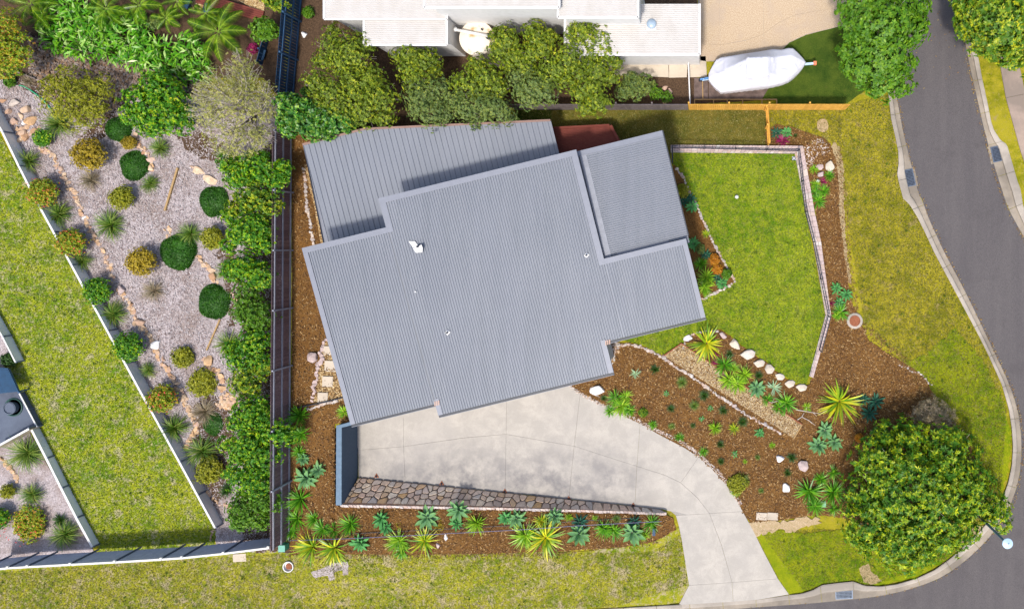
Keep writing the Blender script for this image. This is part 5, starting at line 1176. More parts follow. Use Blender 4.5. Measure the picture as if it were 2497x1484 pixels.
for i in range(5):
    a = e0 + np.array((2, -16)) + (np.array((-1, 5.2)) * i); b = e1 + np.array((2, -16)) + np.array((-1, 5.2)) * i
    mb = MB(); mb.quadbox(W(*a, .5), W(*b, .5), W(b[0] - .8, b[1] + 4.6, .5), W(a[0] - .8, a[1] + 4.6, .5), .3, .5); mb.build('plank', M['redwood'], ts)
for (x, y, x2, y2, lab) in ((1325, -10, 1300, 60, 'short navy post piece at the top left gravel'), (1455, 30, 1440, 90, 'navy post piece right of the top left gravel'), (1850, 350, 1830, 420, 'navy post piece above the grey-twigged tree')):
    a, b = P('a1', x, y), P('a1', x2, y2); o = thing('garden_post', lab, 'post'); mb = MB(); mb.bar(W(*a, .4), W(*b, .4), .2, .4); mb.build('board', M['navy'], o); mb = MB(); mb.bar(W(*a, .62), W(*b, .62), .24, .04); mb.build('cap', M['navyrail'], o)
# retaining board along the ginger plants
rb = thing('retaining_board', 'long dark board retaining the stony slope under the ginger plants', 'wall'); R_ = resample(PL('a1', 100, 495, 190, 530, 260, 555), n=3); R2 = resample(PL('a1', 180, 248, 430, 330, 760, 395, 1100, 505, 1440, 592), n=9)
for i in range(8): mb = MB(); mb.bar(W(*R2[i], .3), W(*R2[i + 1], .3), .07, .5); mb.build('board', M['oldwood'], rb)
rb = thing('retaining_board', 'short board retaining the slope near the hose', 'wall')
for i in range(2): mb = MB(); mb.bar(W(*R_[i], .15), W(*R_[i + 1], .15), .07, .3); mb.build('board', M['greywood'], rb)
# blue slatted awning and fire pit at left edge
aw = thing('awning', 'dark navy slatted awning cut by the left edge', 'awning')
for i in range(13):
    t = i / 13; a = np.array((-60., 893.)) * (1 - t) + np.array((-60., 968.)) * t; b = np.array(P('a2', 60, 1190)) * (1 - t) + np.array(P('a2', 135, 1352)) * t
    mb = MB(); mb.bar(W(*a, .8), W(*b, .8), .13, .05); mb.build('slat', M['navy'], aw)
mb = MB(); mb.bar(W(*P('a2', 60, 1190), .73), W(*P('a2', 137, 1358), .73), .1, .1); mb.build('beam', M['navyrail'], aw); mb = MB(); pz = W(*P('a2', 132, 1345), .7); mb.bar(pz, (pz.x, pz.y, .05), .09, .09); mb.build('post', M['navyrail'], aw)
lathe_thing('fire_pit', 'round grey pot with coiled dark hose on the patio', 'pot', *P('a3', 98, 72), [('bowl', [(.36, 0), (.42, .3), (.36, .34), (.34, .28), (.1, .27)], M['bluepave']), ('hose_coil', [(.62, 0), (.62, .06), (.56, .07), (.5, .0)], plain('dark_green_hose', (.015, .06, .05)))], .04)
# street lamp
lp = thing('street_lamp', 'tall street lamp with round blue-white head over the road', 'street lamp', W(2371, 1241, 0))
top = W(2457, 1324, 5.6) - lp.location
mb = MB(); mb.tube([(0, 0, 0), (0, 0, .3), (0, 0, 4.9)], [.12, .1, .07], 12); mb.build('pole', plain('blue_grey_lamp_pole', (.1, .17, .24), .4), lp)
mb = MB(); mb.tube([(0, 0, 4.9), (0.02, -.02, 5.3), (top.x * .7, top.y * .7, top.z + .02), (top.x, top.y, top.z)], [.07, .06, .045, .04], 10); mb.build('arm', bpy.data.materials['blue_grey_lamp_pole'], lp)
mb = MB(); mb.lathe([(.1, -.12), (.29, -.06), (.32, .0), (.3, .03), (.15, .09), (.06, .12)], 28, top); mb.build('lamp_head', plain('lamp_head_blue', (.4, .55, .68), .35, .5, 0, .12, 5), lp)
mb = MB(); mb.lathe([(.05, 0), (.05, .05)], 12, top + Vector((0, 0, .12))); mb.build('sensor', M['bluewhite'], lp)

# ------------------------------------------------------------------ covered boat on its trailer
bt = thing('boat', 'boat on trailer wrapped in a creased white cover', 'boat', (0, 0, 0))
st = [(1728, 180, 196, 1.0), (1735, 165, 205, 1.05), (1746, 146, 217, 1.1), (1758, 140, 226, 1.15), (1785, 136, 223, 1.2), (1815, 131, 219.5, 1.2), (1850, 126, 215.5, 1.2), (1885, 120, 210, 1.2), (1905, 121.5, 205, 1.2), (1922, 117.5, 199, 1.2), (1934, 118, 191, 1.2), (1948, 131, 178, 1.15), (1958, 142, 166, 1.1), (1965, 151, 154, 1.05)]
A = np.array(st); xs_ = np.linspace(1728, 1965, 90); nn_ = 40; vs = []; fs = []
def ridge(x): return np.interp(x, [1728, 1738, 1819, 1821, 1873, 1875, 1895, 1940, 1965], [1.05, 1.2, 2.25, 2.42, 2.32, 2.25, 1.75, 1.5, 1.1])
def rlo(x): return np.interp(x, [1728, 1738, 1819, 1823, 1874, 1885, 1930, 1965], [188, 184, 145, 141, 139, 140, 135, 152])
def rhi(x): return np.interp(x, [1728, 1738, 1823, 1828, 1874, 1878, 1900, 1930, 1965], [190, 186, 184, 188, 182, 178, 190, 185, 153])
rg = np.random.default_rng(3)
folds = [(rg.uniform(1740, 1960), rg.uniform(130, 215), rg.uniform(0, 3.14), rg.uniform(8, 30), rg.uniform(.015, .04)) for _ in range(46)]
for x in xs_:
    lo, hi = np.interp(x, A[:, 0], A[:, 1]), np.interp(x, A[:, 0], A[:, 2]); g = np.interp(x, A[:, 0], A[:, 3]); R_, a, b = ridge(x), rlo(x), rhi(x)
    a = min(max(a, lo + 3), hi - 3); b = min(max(b, a + 1), hi - 2)
    for j in range(nn_ + 1):
        y = lo + (hi - lo) * (j / nn_)
        z_ = np.interp(y, [lo, lo + 1, a, b, hi - 1, hi], [g - .1, g, R_, R_, g, g - .1])
        for fx, fy, fa, fl, fh in folds:
            dx, dy = x - fx, y - fy; u_ = dx * math.cos(fa) + dy * math.sin(fa); w_ = -dx * math.sin(fa) + dy * math.cos(fa)
            if abs(u_) < fl: z_ += fh * 2.5 * math.exp(-(w_ / 1.6) ** 2) * (1 - abs(u_) / fl)
        vs.append(W(x, y, z_))
for i in range(len(xs_) - 1):
    for j in range(nn_): fs.append((i * (nn_ + 1) + j, i * (nn_ + 1) + j + 1, (i + 1) * (nn_ + 1) + j + 1, (i + 1) * (nn_ + 1) + j))
n_ = nn_ + 1; rim = [i * n_ for i in range(len(xs_))] + [(len(xs_) - 1) * n_ + j for j in range(1, n_)] + [i * n_ + nn_ for i in range(len(xs_) - 2, -1, -1)] + list(range(nn_ - 1, 0, -1))
base = len(vs)
for k_, r_ in enumerate(rim): v = vs[r_]; vs.append(Vector((v.x * 1 , v.y, .62 + .05 * math.sin(k_ * 1.3))))
for k_ in range(len(rim)): l = (k_ + 1) % len(rim); fs.append((rim[k_], rim[l], base + l, base + k_))
bm = bmesh.new(); me = new_mesh('cover', vs, fs, M['tarp']); bm.from_mesh(me); bmesh.ops.recalc_face_normals(bm, faces=bm.faces); bm.to_mesh(me); bm.free()
me.polygons.foreach_set('use_smooth', [True] * len(me.polygons)); link('cover', me, bt)
mb = MB(); hull = [(1735, 192), (1760, 150), (1925, 127), (1958, 152), (1930, 188), (1765, 216)]
hv = [W(x, y, .7) for x, y in hull]; cv = sum(hv, Vector()) / 6; lowv = [cv + (v - cv) * .6 - Vector((0, 0, .45)) for v in hv]
mb.add(hv + lowv, [tuple(range(6)), tuple(range(6, 12))[::-1]] + [(i, (i + 1) % 6, 6 + (i + 1) % 6, 6 + i) for i in range(6)]); mb.build('hull', M['white'], bt)
mb = MB(); mb.bar(W(1712, 196, .45), W(1940, 160, .45), .1, .1); mb.bar(W(1760, 160, .4), W(1920, 138, .4), .08, .08); mb.bar(W(1765, 208, .4), W(1925, 184, .4), .08, .08); mb.build('trailer_frame', M['bluewhite'], bt)
for (x, y) in ((1862, 134), (1870, 205)):
    c = W(x, y, .3); mb = MB(); mb.tube([c - Vector((0, .1, 0)), c + Vector((0, .1, 0))], .3, 18); mb.build('wheel', M['gutterdark'], bt)
c = W(1710, 196, .2); mb = MB(); mb.tube([c - Vector((0, .06, 0)), c + Vector((0, .06, 0))], .18, 14); mb.build('jockey_wheel', M['gutterdark'], bt)
mb = MB(); mb.bar(W(1708, 194, .5), W(1731, 190, .8), .12, .1); mb.tube([W(1716, 193, .2), W(1716, 193, .9)], .05, 8); mb.build('winch_post', plain('blue_winch', (.1, .25, .5), .4), bt)
mb = MB(); mb.bar(W(1962, 157, .8), W(1984, 155, .85), .14, .1); mb.build('outboard_arm', M['bluewhite'], bt); mb = MB(); mb.box(W(1987, 154.5, .86), (.1, .12, .1)); mb.build('tail_light', M['orange'], bt)
# ------------------------------------------------------------------ foliage generators
def nrmz(a): return a / (np.linalg.norm(a, axis=-1, keepdims=True) + 1e-9)
def leaf_quads(c, d, n, L, Wd, fold=.25):
    """c base points, d leaf direction, n leaf normal -> folded diamond leaves"""
    s = nrmz(np.cross(d, n)); L = np.asarray(L).reshape(-1, 1); Wd = np.asarray(Wd).reshape(-1, 1)
    mid = c + d * L * .45
    V = np.stack([c, mid + s * Wd + n * Wd * fold, c + d * L - n * L * .12, mid - s * Wd + n * Wd * fold], 1)
    return V.reshape(-1, 3)
def lobed_points(lobes, n, rng, lo=-.15, shell=(.8, 1.06)):
    w = np.array([l[3] * l[4] + l[5] * (l[3] + l[4]) * .5 for l in lobes]); w /= w.sum(); idx = rng.choice(len(lobes), n, p=w); Lb = np.array(lobes)[idx]
    v = nrmz(rng.normal(0, 1, (n, 3))); m = v[:, 2] < lo; v[m, 2] = -v[m, 2]
    r = rng.uniform(shell[0], shell[1], (n, 1)); r = r * (1 + .12 * np.sin(v[:, :1] * 7 + idx[:, None]) * np.cos(v[:, 1:2] * 6))
    p = Lb[:, :3] + v * r * Lb[:, 3:6]; return p, nrmz(v / Lb[:, 3:6] * Lb[:, 3:4])
def foliage(lobes, tips, per, L, Wd, rng, spread=.8, inner=.35, droop=0.0, axis_n=.45, tint_p=.5, lo=-.15, shell=(.8, 1.06)):
    """leaf sprays: 'tips' sprays over the lobes, each of 'per' leaves"""
    p, nn = lobed_points(lobes, tips, rng, lo, shell); ni = int(tips * inner); p2, n2 = lobed_points(lobes, ni, rng, 0, (.3, .82)); p = np.concatenate([p, p2]); nn = np.concatenate([nn, n2])
    N_ = len(p); tip = (rng.random(N_) < tint_p).astype(float) * rng.uniform(.5, 1, N_); tip[tips:] = 0
    fq = 3.2 / max(.35, min(1.3, np.mean([l[3] for l in lobes])))     # clumps and gaps
    g = np.sin(fq * (p[:, 0] + .6 * np.sin(1.3 * fq * p[:, 1]))) * np.sin(fq * (p[:, 1] + .6 * np.sin(1.1 * fq * p[:, 0] + 2 * p[:, 2]))) + .5 * np.sin(2.3 * fq * p[:, 0] + 1) * np.sin(2.1 * fq * p[:, 1] + 2)
    keep = (g > -.32) | (np.arange(N_) >= tips) | (rng.random(N_) < .22); p = p + nn * (.13 * np.clip(g, -1, 1) * np.mean([l[3] for l in lobes]))[:, None]
    p = p[keep]; nn = nn[keep]; tip = tip[keep]; N_ = len(p)
    c = np.repeat(p, per, 0); n = np.repeat(nn, per, 0); t = np.repeat(tip, per)
    rd = rng.normal(0, 1, c.shape); rd -= n * (rd * n).sum(1, keepdims=True); rd = nrmz(rd)
    d = nrmz(n * axis_n * rng.uniform(.4, 1.6, (len(c), 1)) + rd * spread + np.array((0, 0, -droop)))
    nl = nrmz(n + np.array((0, 0, .6)) + rng.normal(0, .25, c.shape)); nl = nrmz(nl - d * (nl * d).sum(1, keepdims=True))
    l = rng.uniform(.7, 1.15, len(c)) * L; w = l * Wd * rng.uniform(.8, 1.2, len(c))
    V = leaf_quads(c, d, nl, l, w); return V, np.arange(len(V)).reshape(-1, 4), np.repeat(t, 4)
def limbs(base, lobes, r0, rng, twigs=0):
    """list of limb polylines (points, radii) from the base to the lobes"""
    out = []; base = Vector(base); cen = Vector(np.mean([l[:3] for l in lobes], 0)); fork = base.lerp(Vector((cen.x, cen.y, cen.z * .5 + base.z * .5)), .75)
    out.append(('trunk', [base, base.lerp(fork, .5) + Vector((rng.normal(0, .05), rng.normal(0, .05), 0)), fork], [r0, r0 * .8, r0 * .65]))
    for l in lobes:
        t = Vector(l[:3]); m = fork.lerp(t, .5) + Vector((rng.normal(0, .15), rng.normal(0, .15), .1)); out.append(('branch', [fork, m, t], [r0 * .5, r0 * .3, r0 * .12]))
        for k in range(twigs):
            v = Vector(nrmz(rng.normal(0, 1, 3) + np.array((0, 0, .8)))); e = t + Vector((v.x * l[3], v.y * l[4], v.z * l[5])) * rng.uniform(.95, 1.16); s_ = m.lerp(t, rng.uniform(.2, 1)); out.append(('twig', [s_, s_.lerp(e, .5) + Vector(rng.normal(0, .08, 3)), e], [r0 * .14, r0 * .08, .006]))
    return out
def tree(name, label, cat, lobes_px, zc, mat, L=.16, Wd=.32, tips=1500, per=6, group=None, bark=None, twigs=0, r0=None, seed=1, **kw):
    """lobes_px: (px, py, radius px[, dz]) seen crown lobes; zc crown height"""
    rng = np.random.default_rng(seed); lobes = []
    for l in lobes_px:
        dz = l[3] if len(l) > 3 else 0; z_ = zc + dz + Tf(min(max(l[0], 0), 2490), min(max(l[1], 0), 1480)) * .8; w = W(l[0], l[1], z_); r = l[2] / PPM * (1 - z_ / CAMH); lobes.append((w.x, w.y, w.z, r, r * rng.uniform(.9, 1.08), min(r * .85, max(zc * .7, .25))))
    c = np.mean([l[:3] for l in lobes], 0); pxb = np.mean([l[0] for l in lobes_px]); pyb = np.mean([l[1] for l in lobes_px]); zb = Tf(min(max(pxb, 0), 2490), min(max(pyb, 0), 1480))
    base = Vector((c[0], c[1], zb)); o = thing(name, label, cat, base, group); rs = sum(l[3] for l in lobes) / len(lobes)
    lb = [(l[0] - base.x, l[1] - base.y, l[2] - base.z, l[3], l[4], l[5]) for l in lobes]
    V, F, t = foliage(lb, tips, per, L, Wd, rng, **kw); cr = link('crown', fast_mesh('crown', V, F, mat, tint=t), o)
    r0 = r0 or max(.03, rs * .07); tw = MB()
    for nm, pts, rad in limbs((0, 0, -.1), lb, r0, rng, twigs):
        if nm == 'twig': tw.tube(pts, rad, 4, False); continue
        mb = MB(); mb.tube(pts, rad, 8); mb.build(nm, bark or M['bark'], o, smooth=True)
    if tw.v: b_ = tw.build('twigs', M['twig'], o); b_['kind'] = 'stuff'
    return o
G2 = 'shrubs and trees'
# street and corner trees
tree('street_tree', 'broad dark green tree with yellow tips inside the street corner', 'tree', [(2235, 1200, 120, .6), (2150, 1120, 70, 0), (2210, 1075, 52, -.3), (2110, 1200, 58, -.2), (2125, 1270, 68, 0), (2200, 1310, 75, 0), (2290, 1270, 75, 0), (2330, 1180, 75, 0), (2290, 1100, 62, 0), (2340, 1090, 42, -.4), (2390, 1215, 52, -.4), (2430, 1245, 33, -.6), (2440, 1277, 18, -.7), (2160, 1055, 38, -.6), (2340, 1290, 40, -.5), (2200, 1345, 22, -.8), (2235, 1350, 14, -.9), (2080, 1225, 18, -.8), (2105, 1310, 30, -.5), (2375, 1165, 40, -.3), (2260, 1340, 25, -.8)], 2.2, M['g_bigtree'], .26, .17, 5200, 9, seed=11, twigs=4, inner=.25, spread=1.0, axis_n=.5, tint_p=.8, shell=(.66, 1.17))
tree('street_tree', 'dark leafy tree overhanging the left side of the street', 'tree', [(2150, 60, 85, .4), (2110, 20, 70), (2205, 20, 48), (2235, 18, 30, -.3), (2205, 70, 55), (2100, 110, 52), (2150, 140, 70, .2), (2100, 170, 48), (2160, 190, 52), (2195, 160, 38, -.3), (2215, 210, 16, -.8), (2080, 135, 38, -.3), (2235, 75, 28, -.4), (2130, 215, 25, -.6), (2085, 60, 38), (2190, 215, 22, -.6)], 3.6, M['g_mid'], .24, .26, 3000, 8, seed=12, twigs=5, inner=.25, droop=.4, lo=-.1)
tree('street_tree', 'dense yellow-green tree at the top right corner', 'tree', [(2440, 40, 95, .4), (2380, 20, 58), (2500, 90, 75), (2400, 90, 50), (2440, 120, 42, -.3), (2470, 140, 30, -.4), (2360, 70, 32, -.3), (2530, 30, 70), (2385, 115, 20, -.6), (2350, 30, 28, -.3)], 3.4, M['g_yellow'], .22, .2, 3600, 8, seed=13, inner=.3, tint_p=.6, droop=.3)
# trees behind the north fence
GT = 'gum trees along the back fence'
gums = [('olive gum tree right of the navy fence with bare twigs showing', [(862, 132, 50), (810, 110, 32), (830, 150, 30), (895, 105, 25), (790, 150, 26, -.4), (815, 75, 20, -.4)], 'g_gum', 5, 8),
 ('olive gum tree over the first bend of the back fence', [(775, 200, 34), (810, 225, 40), (860, 190, 35), (790, 245, 24, -.4), (900, 205, 32), (870, 230, 40), (830, 260, 30, -.3)], 'g_gum', 4, 5),
 ('darker gum tree above the sloping corner of the ribbed roof', [(905, 190, 34), (930, 240, 44), (890, 270, 40), (860, 285, 26, -.5), (940, 285, 28, -.5), (915, 220, 30)], 'g_gum', 4, 5),
 ('light green gum tree in front of the white roof corner', [(1005, 135, 30), (1040, 150, 36), (1000, 170, 30), (1025, 195, 38), (1060, 175, 20, -.3), (970, 135, 18, -.5)], 'g_gum', 5, 6),
 ('blue-green gum tree hanging over the ribbed roof edge', [(1030, 235, 42), (1070, 220, 35), (1050, 270, 45), (1085, 275, 28, -.4), (1110, 245, 28), (1015, 265, 22, -.5)], 'g_gumblue', 4, 5),
 ('gum tree below the cream water tank', [(1165, 165, 30), (1190, 190, 40), (1150, 205, 38), (1215, 215, 30), (1120, 205, 26), (1180, 225, 30)], 'g_gum', 5, 5),
 ('blue-green gum tree at the right end over the ribbed roof', [(1140, 260, 38), (1180, 262, 42), (1215, 270, 38), (1240, 285, 20, -.5), (1160, 290, 22, -.5)], 'g_gumblue', 4, 4),
 ('rounded gum tree touching the right side of the water tank', [(1235, 95, 32, .3), (1220, 125, 28), (1260, 140, 28), (1215, 85, 20), (1245, 160, 22, -.4)], 'g_gum', 5, 0),
 ('gum tree between the two white walls', [(1305, 80, 30), (1320, 110, 34), (1295, 130, 26), (1340, 90, 20), (1285, 165, 26)], 'g_gum', 4, 0),
 ('gum tree standing against the lower white roof', [(1420, 80, 34, .3), (1460, 95, 32), (1480, 130, 28), (1450, 130, 28), (1400, 100, 26), (1500, 155, 20, -.4)], 'g_gum', 4, 0),
 ('broad central gum tree by the side path', [(1385, 140, 42, .3), (1350, 165, 40), (1410, 175, 36), (1330, 195, 30), (1380, 200, 30)], 'g_gum', 5, 0),
 ('lowest gum tree drooping over the grey fence', [(1455, 175, 34), (1440, 215, 36), (1460, 250, 32), (1430, 265, 22, -.4), (1415, 225, 26, -.2), (1490, 190, 24, -.3)], 'g_gum', 4, 0),
 ('gum tree leaning over the fence right of the ribbed roof top', [(1300, 210, 38), (1330, 225, 32), (1290, 240, 26), (1260, 190, 26), (1270, 225, 22)], 'g_gumblue', 4, 3)]
for i, (lab, lb, mt, pr, tw) in enumerate(gums):
    tree('gum_tree', lab, 'tree', lb, 2.9, M[mt], .125, .17, 270 * len(lb), 12, GT, seed=40 + i, twigs=tw + 3, inner=.35, droop=.2, spread=.9, shell=(.5, 1.2))
tree('glossy_shrub', 'glossy dark green shrub spilling over the corner of both fences', 'shrub', [(705, 255, 28, .2), (740, 275, 34), (780, 285, 36), (820, 290, 32), (850, 285, 26), (715, 300, 32), (760, 310, 30), (800, 315, 24), (695, 285, 18), (850, 310, 18, -.3)], 2.3, M['g_glossy'], .2, .36, 1900, 6, seed=61, inner=.35, tint_p=.3)
tree('bare_tree', 'grey twiggy half-bare tree beside the left fence', 'tree', [(570, 250, 80, .3), (530, 210, 45), (605, 205, 50), (640, 270, 42), (510, 270, 45), (560, 330, 52), (610, 340, 45), (590, 160, 38), (500, 230, 28, -.3), (635, 330, 35), (650, 230, 30), (570, 370, 25, -.5)], 2.6, M['g_grey'], .14, .13, 2100, 7, seed=62, twigs=60, inner=.3, shell=(.6, 1.1), r0=.15)
# hedge of small trees along the left fence
hg = [(570, 530, 22), (566, 600, 20), (578, 850, 22), (570, 1080, 22), (575, 1150, 22), (690, 410, 22), (700, 435, 14), (640, 410, 44), (600, 430, 34), (680, 440, 26), (560, 400, 26), (630, 480, 44), (590, 500, 30), (665, 500, 30), (625, 560, 46), (655, 590, 30), (585, 570, 26), (600, 650, 40), (645, 670, 36), (570, 660, 22), (620, 720, 36), (640, 770, 40), (600, 760, 22), (630, 830, 40), (605, 870, 36), (645, 880, 24), (610, 930, 40), (640, 900, 24), (620, 1000, 44), (590, 1030, 28), (655, 1020, 30), (625, 1080, 44), (680, 1050, 36), (590, 1105, 28), (655, 1110, 40), (600, 1160, 36), (640, 1170, 40), (610, 1240, 42), (655, 1220, 32), (590, 1265, 26), (650, 1265, 26), (705, 1060, 22)]
bins = [(0, 455, 'topmost hedge tree beside the grey twiggy tree'), (455, 530, 'second hedge tree from the top along the left fence'), (530, 620, 'hedge tree level with the upper end of the brown fence rails'), (620, 700, 'light green hedge tree left of the middle of the fence'), (700, 795, 'hedge tree right of the lowest dark cushion plant'), (795, 895, 'hedge tree level with the slanting lower stick'), (895, 985, 'hedge tree beside the curved line of tan rocks'), (985, 1085, 'wide hedge tree reaching over the fence near the garage wall'), (1085, 1185, 'next to last hedge tree down the left fence'), (1185, 1400, 'last hedge tree at the bottom of the left fence')]
for i, (a, b, lab) in enumerate(bins):
    lb = [(h_[0] + random.uniform(-13, 4), h_[1], h_[2] * .93) for h_ in hg if a <= h_[1] < b]
    tree('hedge_tree', lab, 'tree', [(x, y, r, 0) for x, y, r in lb], 1.7, M[('g_hedge', 'g_yellow', 'g_hedge', 'g_hedge', 'g_mid')[i % 5]], .14, .25, 350 * len(lb), 9, 'small trees hedging the left fence', seed=70 + i, inner=.3, tint_p=.6, twigs=2, shell=(.6, 1.2))
tree('shrub', 'large olive green shrub below the stony slope', 'shrub', [(180, 200, 42), (220, 240, 52), (160, 240, 50), (200, 270, 50), (140, 215, 32), (245, 210, 32), (230, 280, 32)], 1.5, M['g_olive'], .12, .2, 2600, 7, seed=81, inner=.25, twigs=1)
tree('shrub', 'green and yellow leafy shrub above the oval cushion plant', 'shrub', [(385, 220, 42), (345, 245, 36), (420, 240, 42), (390, 280, 50), (330, 280, 30), (440, 290, 36), (400, 200, 26), (370, 310, 26)], 1.6, M['g_hedge'], .17, .28, 2200, 7, seed=82, inner=.3, tint_p=.6, twigs=2)
tree('shrub', 'tall red and green tree at the far left edge', 'shrub', [(15, 60, 40), (30, 100, 46), (10, 140, 46), (50, 130, 32), (-20, 90, 40), (30, 165, 26)], 2.0, M['g_redgreen'], .13, .26, 2000, 7, seed=83, inner=.3, twigs=2)
tree('shrub', 'round dark green shrub left of the navy fence', 'shrub', [(645, 70, 26), (660, 75, 20), (635, 85, 18)], 1.3, M['g_mid'], .16, .3, 420, 7, seed=84)
tree('shrub', 'yellow-green shrub cut by the top edge left of the navy fence', 'shrub', [(672, 5, 24), (690, 12, 18), (655, -5, 20)], 1.5, M['g_yellow'], .13, .22, 520, 7, seed=85)
tree('shrub', 'blue-green bushy shrub between the gum trees and tan rocks', 'shrub', [(1545, 215, 30), (1520, 225, 22), (1570, 205, 24), (1540, 195, 20)], 1.0, M['g_gumblue'], .15, .18, 700, 8, seed=86)
tree('shrub', 'low leafy weed beside the tan rocks behind the fence', 'shrub', [(1600, 230, 16), (1625, 238, 14), (1590, 212, 12)], .3, M['g_mid'], .1, .35, 220, 6, seed=87)
tree('dry_bush', 'dry grey twiggy bush above the corner street tree', 'bush', [(2270, 1000, 34), (2300, 1020, 30), (2250, 1015, 28), (2290, 1045, 22)], .9, M['g_dry'], .22, .05, 800, 8, seed=88, twigs=14, inner=.4)
# shrub balls
balls = [('a1', 625, 1085, 135, 'g_gold', 'golden olive shrub in the upper rock garden'), ('a1', 860, 1385, 86, 'g_olive', 'small olive shrub left of the long pale stick'), ('a1', 312, 1340, 122, 'g_redgreen', 'first round red-green shrub on the white-capped wall'), ('a1', 905, 1000, 55, 'g_gold', 'golden shrub between the two upper cushion plants'),
 ('a2', 990, 440, 120, 'g_gold', 'golden shrub in the middle of the pale leaf litter'), ('a2', 1490, 275, 92, 'g_olive', 'olive shrub right of the middle grass clump'), ('a2', 512, 305, 112, 'g_redgreen', 'second round red-green shrub on the white-capped wall'), ('a2', 690, 640, 108, 'g_hedge', 'third round shrub on the white-capped wall'), ('a2', 905, 1040, 118, 'g_hedge', 'fourth round shrub on the white-capped wall'),
 ('a2', 1285, 1110, 85, 'g_olive', 'sparse olive shrub under the lower stick'), ('a2', 1420, 1290, 115, 'g_olive', 'loose olive shrub beside the curved tan rocks'), ('a2', 1145, 1405, 112, 'g_redgreen', 'fifth round red-green shrub on the white-capped wall'), ('a3', 1470, 520, 105, 'g_olive', 'dull olive shrub at the foot of the hedge trees'), ('a3', 205, 890, 135, 'g_redgreen', 'pink-flowered shrub near the bottom left'), ('a3', 60, 662, 52, 'g_olive', 'small olive shrub at the far left bottom'), ('a3', -10, 850, 85, 'g_hedge', 'green shrub cut by the bottom left edge'),
 ('a1', 300, 970, 70, 'g_hedge', 'leafy green plant beside the far left boulders'), ('a1', 70, 570, 45, 'g_mid', 'small green plant above the left edge boulders'), ('c2', 1290, 425, 42, 'g_orange', 'small orange-tipped shrub in the bed by the house'), ('c2', 1312, 490, 38, 'g_orange', 'bright orange shrub in the bed by the house'), ('c2', 1190, 350, 36, 'g_gumblue', 'dark twiggy shrub in the bed by the house'), ('c1', 1062, 1335, 52, 'g_olive', 'lime shrub at the top of the bed by the house'),
 ('c2', 1375, 525, 38, 'g_mid', 'leafy green plant at the bed point by the lawn'), ('c3', 1450, 605, 78, 'g_olive', 'low spreading shrub at the edge of the driveway stones'), ('d3', 700, 285, 34, 'g_orange', 'orange plant left of the corner street tree'), ('c3', 790, 108, 36, 'g_yellow', 'lime low shrub above the driveway stones'), ('b1', 300, 90, 42, 'g_mid', 'leafy plant right of the top of the navy fence'), ('b1', 285, 640, 34, 'g_glossy', 'small dark shrub beside the foot of the navy fence'),
 ('b3', 930, 895, 48, 'g_gold', 'brownish weedy plant in the lower mulch'), ('b3', 1225, 900, 50, 'g_gold', 'straggly yellow-brown plant above the thin blue rail'), ('a2', 60, 1125, 55, 'g_darkgrass', 'dark shrub above the navy awning'), ('a1', 1085, 160, 55, 'g_gumblue', 'dark blue-green plant between the palms'), ('a1', 1770, 345, 38, 'g_magenta', 'small dark purple plant near the grey tree')]
for i, (t_, x, y, r, mt, lab) in enumerate(balls):
    p = P(t_, x, y); rr = r * TS; lb = [(p[0], p[1], rr * .72)] + [(p[0] + rr * .42 * math.cos(a + i), p[1] + rr * .42 * math.sin(a + i), rr * random.uniform(.32, .6), random.uniform(-.1, .08)) for a in (0, 1.1, 2.2, 3.1, 4.2, 5.3)]
    if mt == 'g_magenta': mm = M['g_magenta']
    else: mm = M[mt]
    big = rr > 25; o = tree('shrub', lab, 'shrub', lb, max(.22, rr / PPM * .62) * (.35 if 'low' in lab or 'straggly' in lab or 'weedy' in lab or 'loose' in lab else 1), mm, .11 if big else .09, .3, int(28 * rr + 120), 6, None, seed=100 + i, inner=.3, shell=(.6, 1.2), twigs=1)
    if 'pink' in lab or 'red-green' in lab:
        rng = np.random.default_rng(i); q_, n_ = lobed_points([(0, 0, rr / PPM * .6, rr / PPM * .8, rr / PPM * .8, rr / PPM * .75)], 26, rng, .2, (1, 1.05)); V = leaf_quads(np.repeat(q_, 3, 0), nrmz(rng.normal(0, 1, (78, 3))), nrmz(rng.normal(0, .3, (78, 3)) + np.array((0, 0, 1))), np.full(78, .08), np.full(78, .03)); f_ = link('flowers', fast_mesh('flowers', V, np.arange(len(V)).reshape(-1, 4), M['flower']), o); f_['kind'] = 'stuff'
# dark cushion plants
def dome_cushion(seed):
    rng = np.random.default_rng(seed); bm = bmesh.new(); bmesh.ops.create_icosphere(bm, subdivisions=3, radius=1)
    for v in bm.verts: v.co.z = max(v.co.z, -.1) * .34; r = 1 + .06 * math.sin(v.co.x * 5 + seed) + .05 * math.cos(v.co.y * 6); v.co.z *= 1 + .35 * math.sin(v.co.x * 4 + seed * 2) * math.cos(v.co.y * 3.5 + seed); v.co.x *= r * .97; v.co.y *= r * .97
    me = bpy.data.meshes.new('cushion_body'); bm.to_mesh(me); bm.free(); me.materials.append(M['g_cushion']); me.polygons.foreach_set('use_smooth', [True] * len(me.polygons))
    n = 9000; v = nrmz(rng.normal(0, 1, (n, 3))); v[:, 2] = np.abs(v[:, 2]); p = v * np.array((1, 1, .35)) * (1 + .06 * np.sin(v[:, :1] * 5 + seed))
    p[:, 2] *= 1 + .35 * np.sin(p[:, 0] * 4 + seed * 2) * np.cos(p[:, 1] * 3.5 + seed); d = nrmz(np.stack([v[:, 0], v[:, 1], -.1 * np.ones(n)], 1) + rng.normal(0, .6, (n, 3))); nl = nrmz(v + rng.normal(0, .3, (n, 3))); V = leaf_quads(p, d, nl, rng.uniform(.07, .16, n), np.full(n, .016)); return me, fast_mesh('needles', V, np.arange(len(V)).reshape(-1, 4), M['g_cushion'])
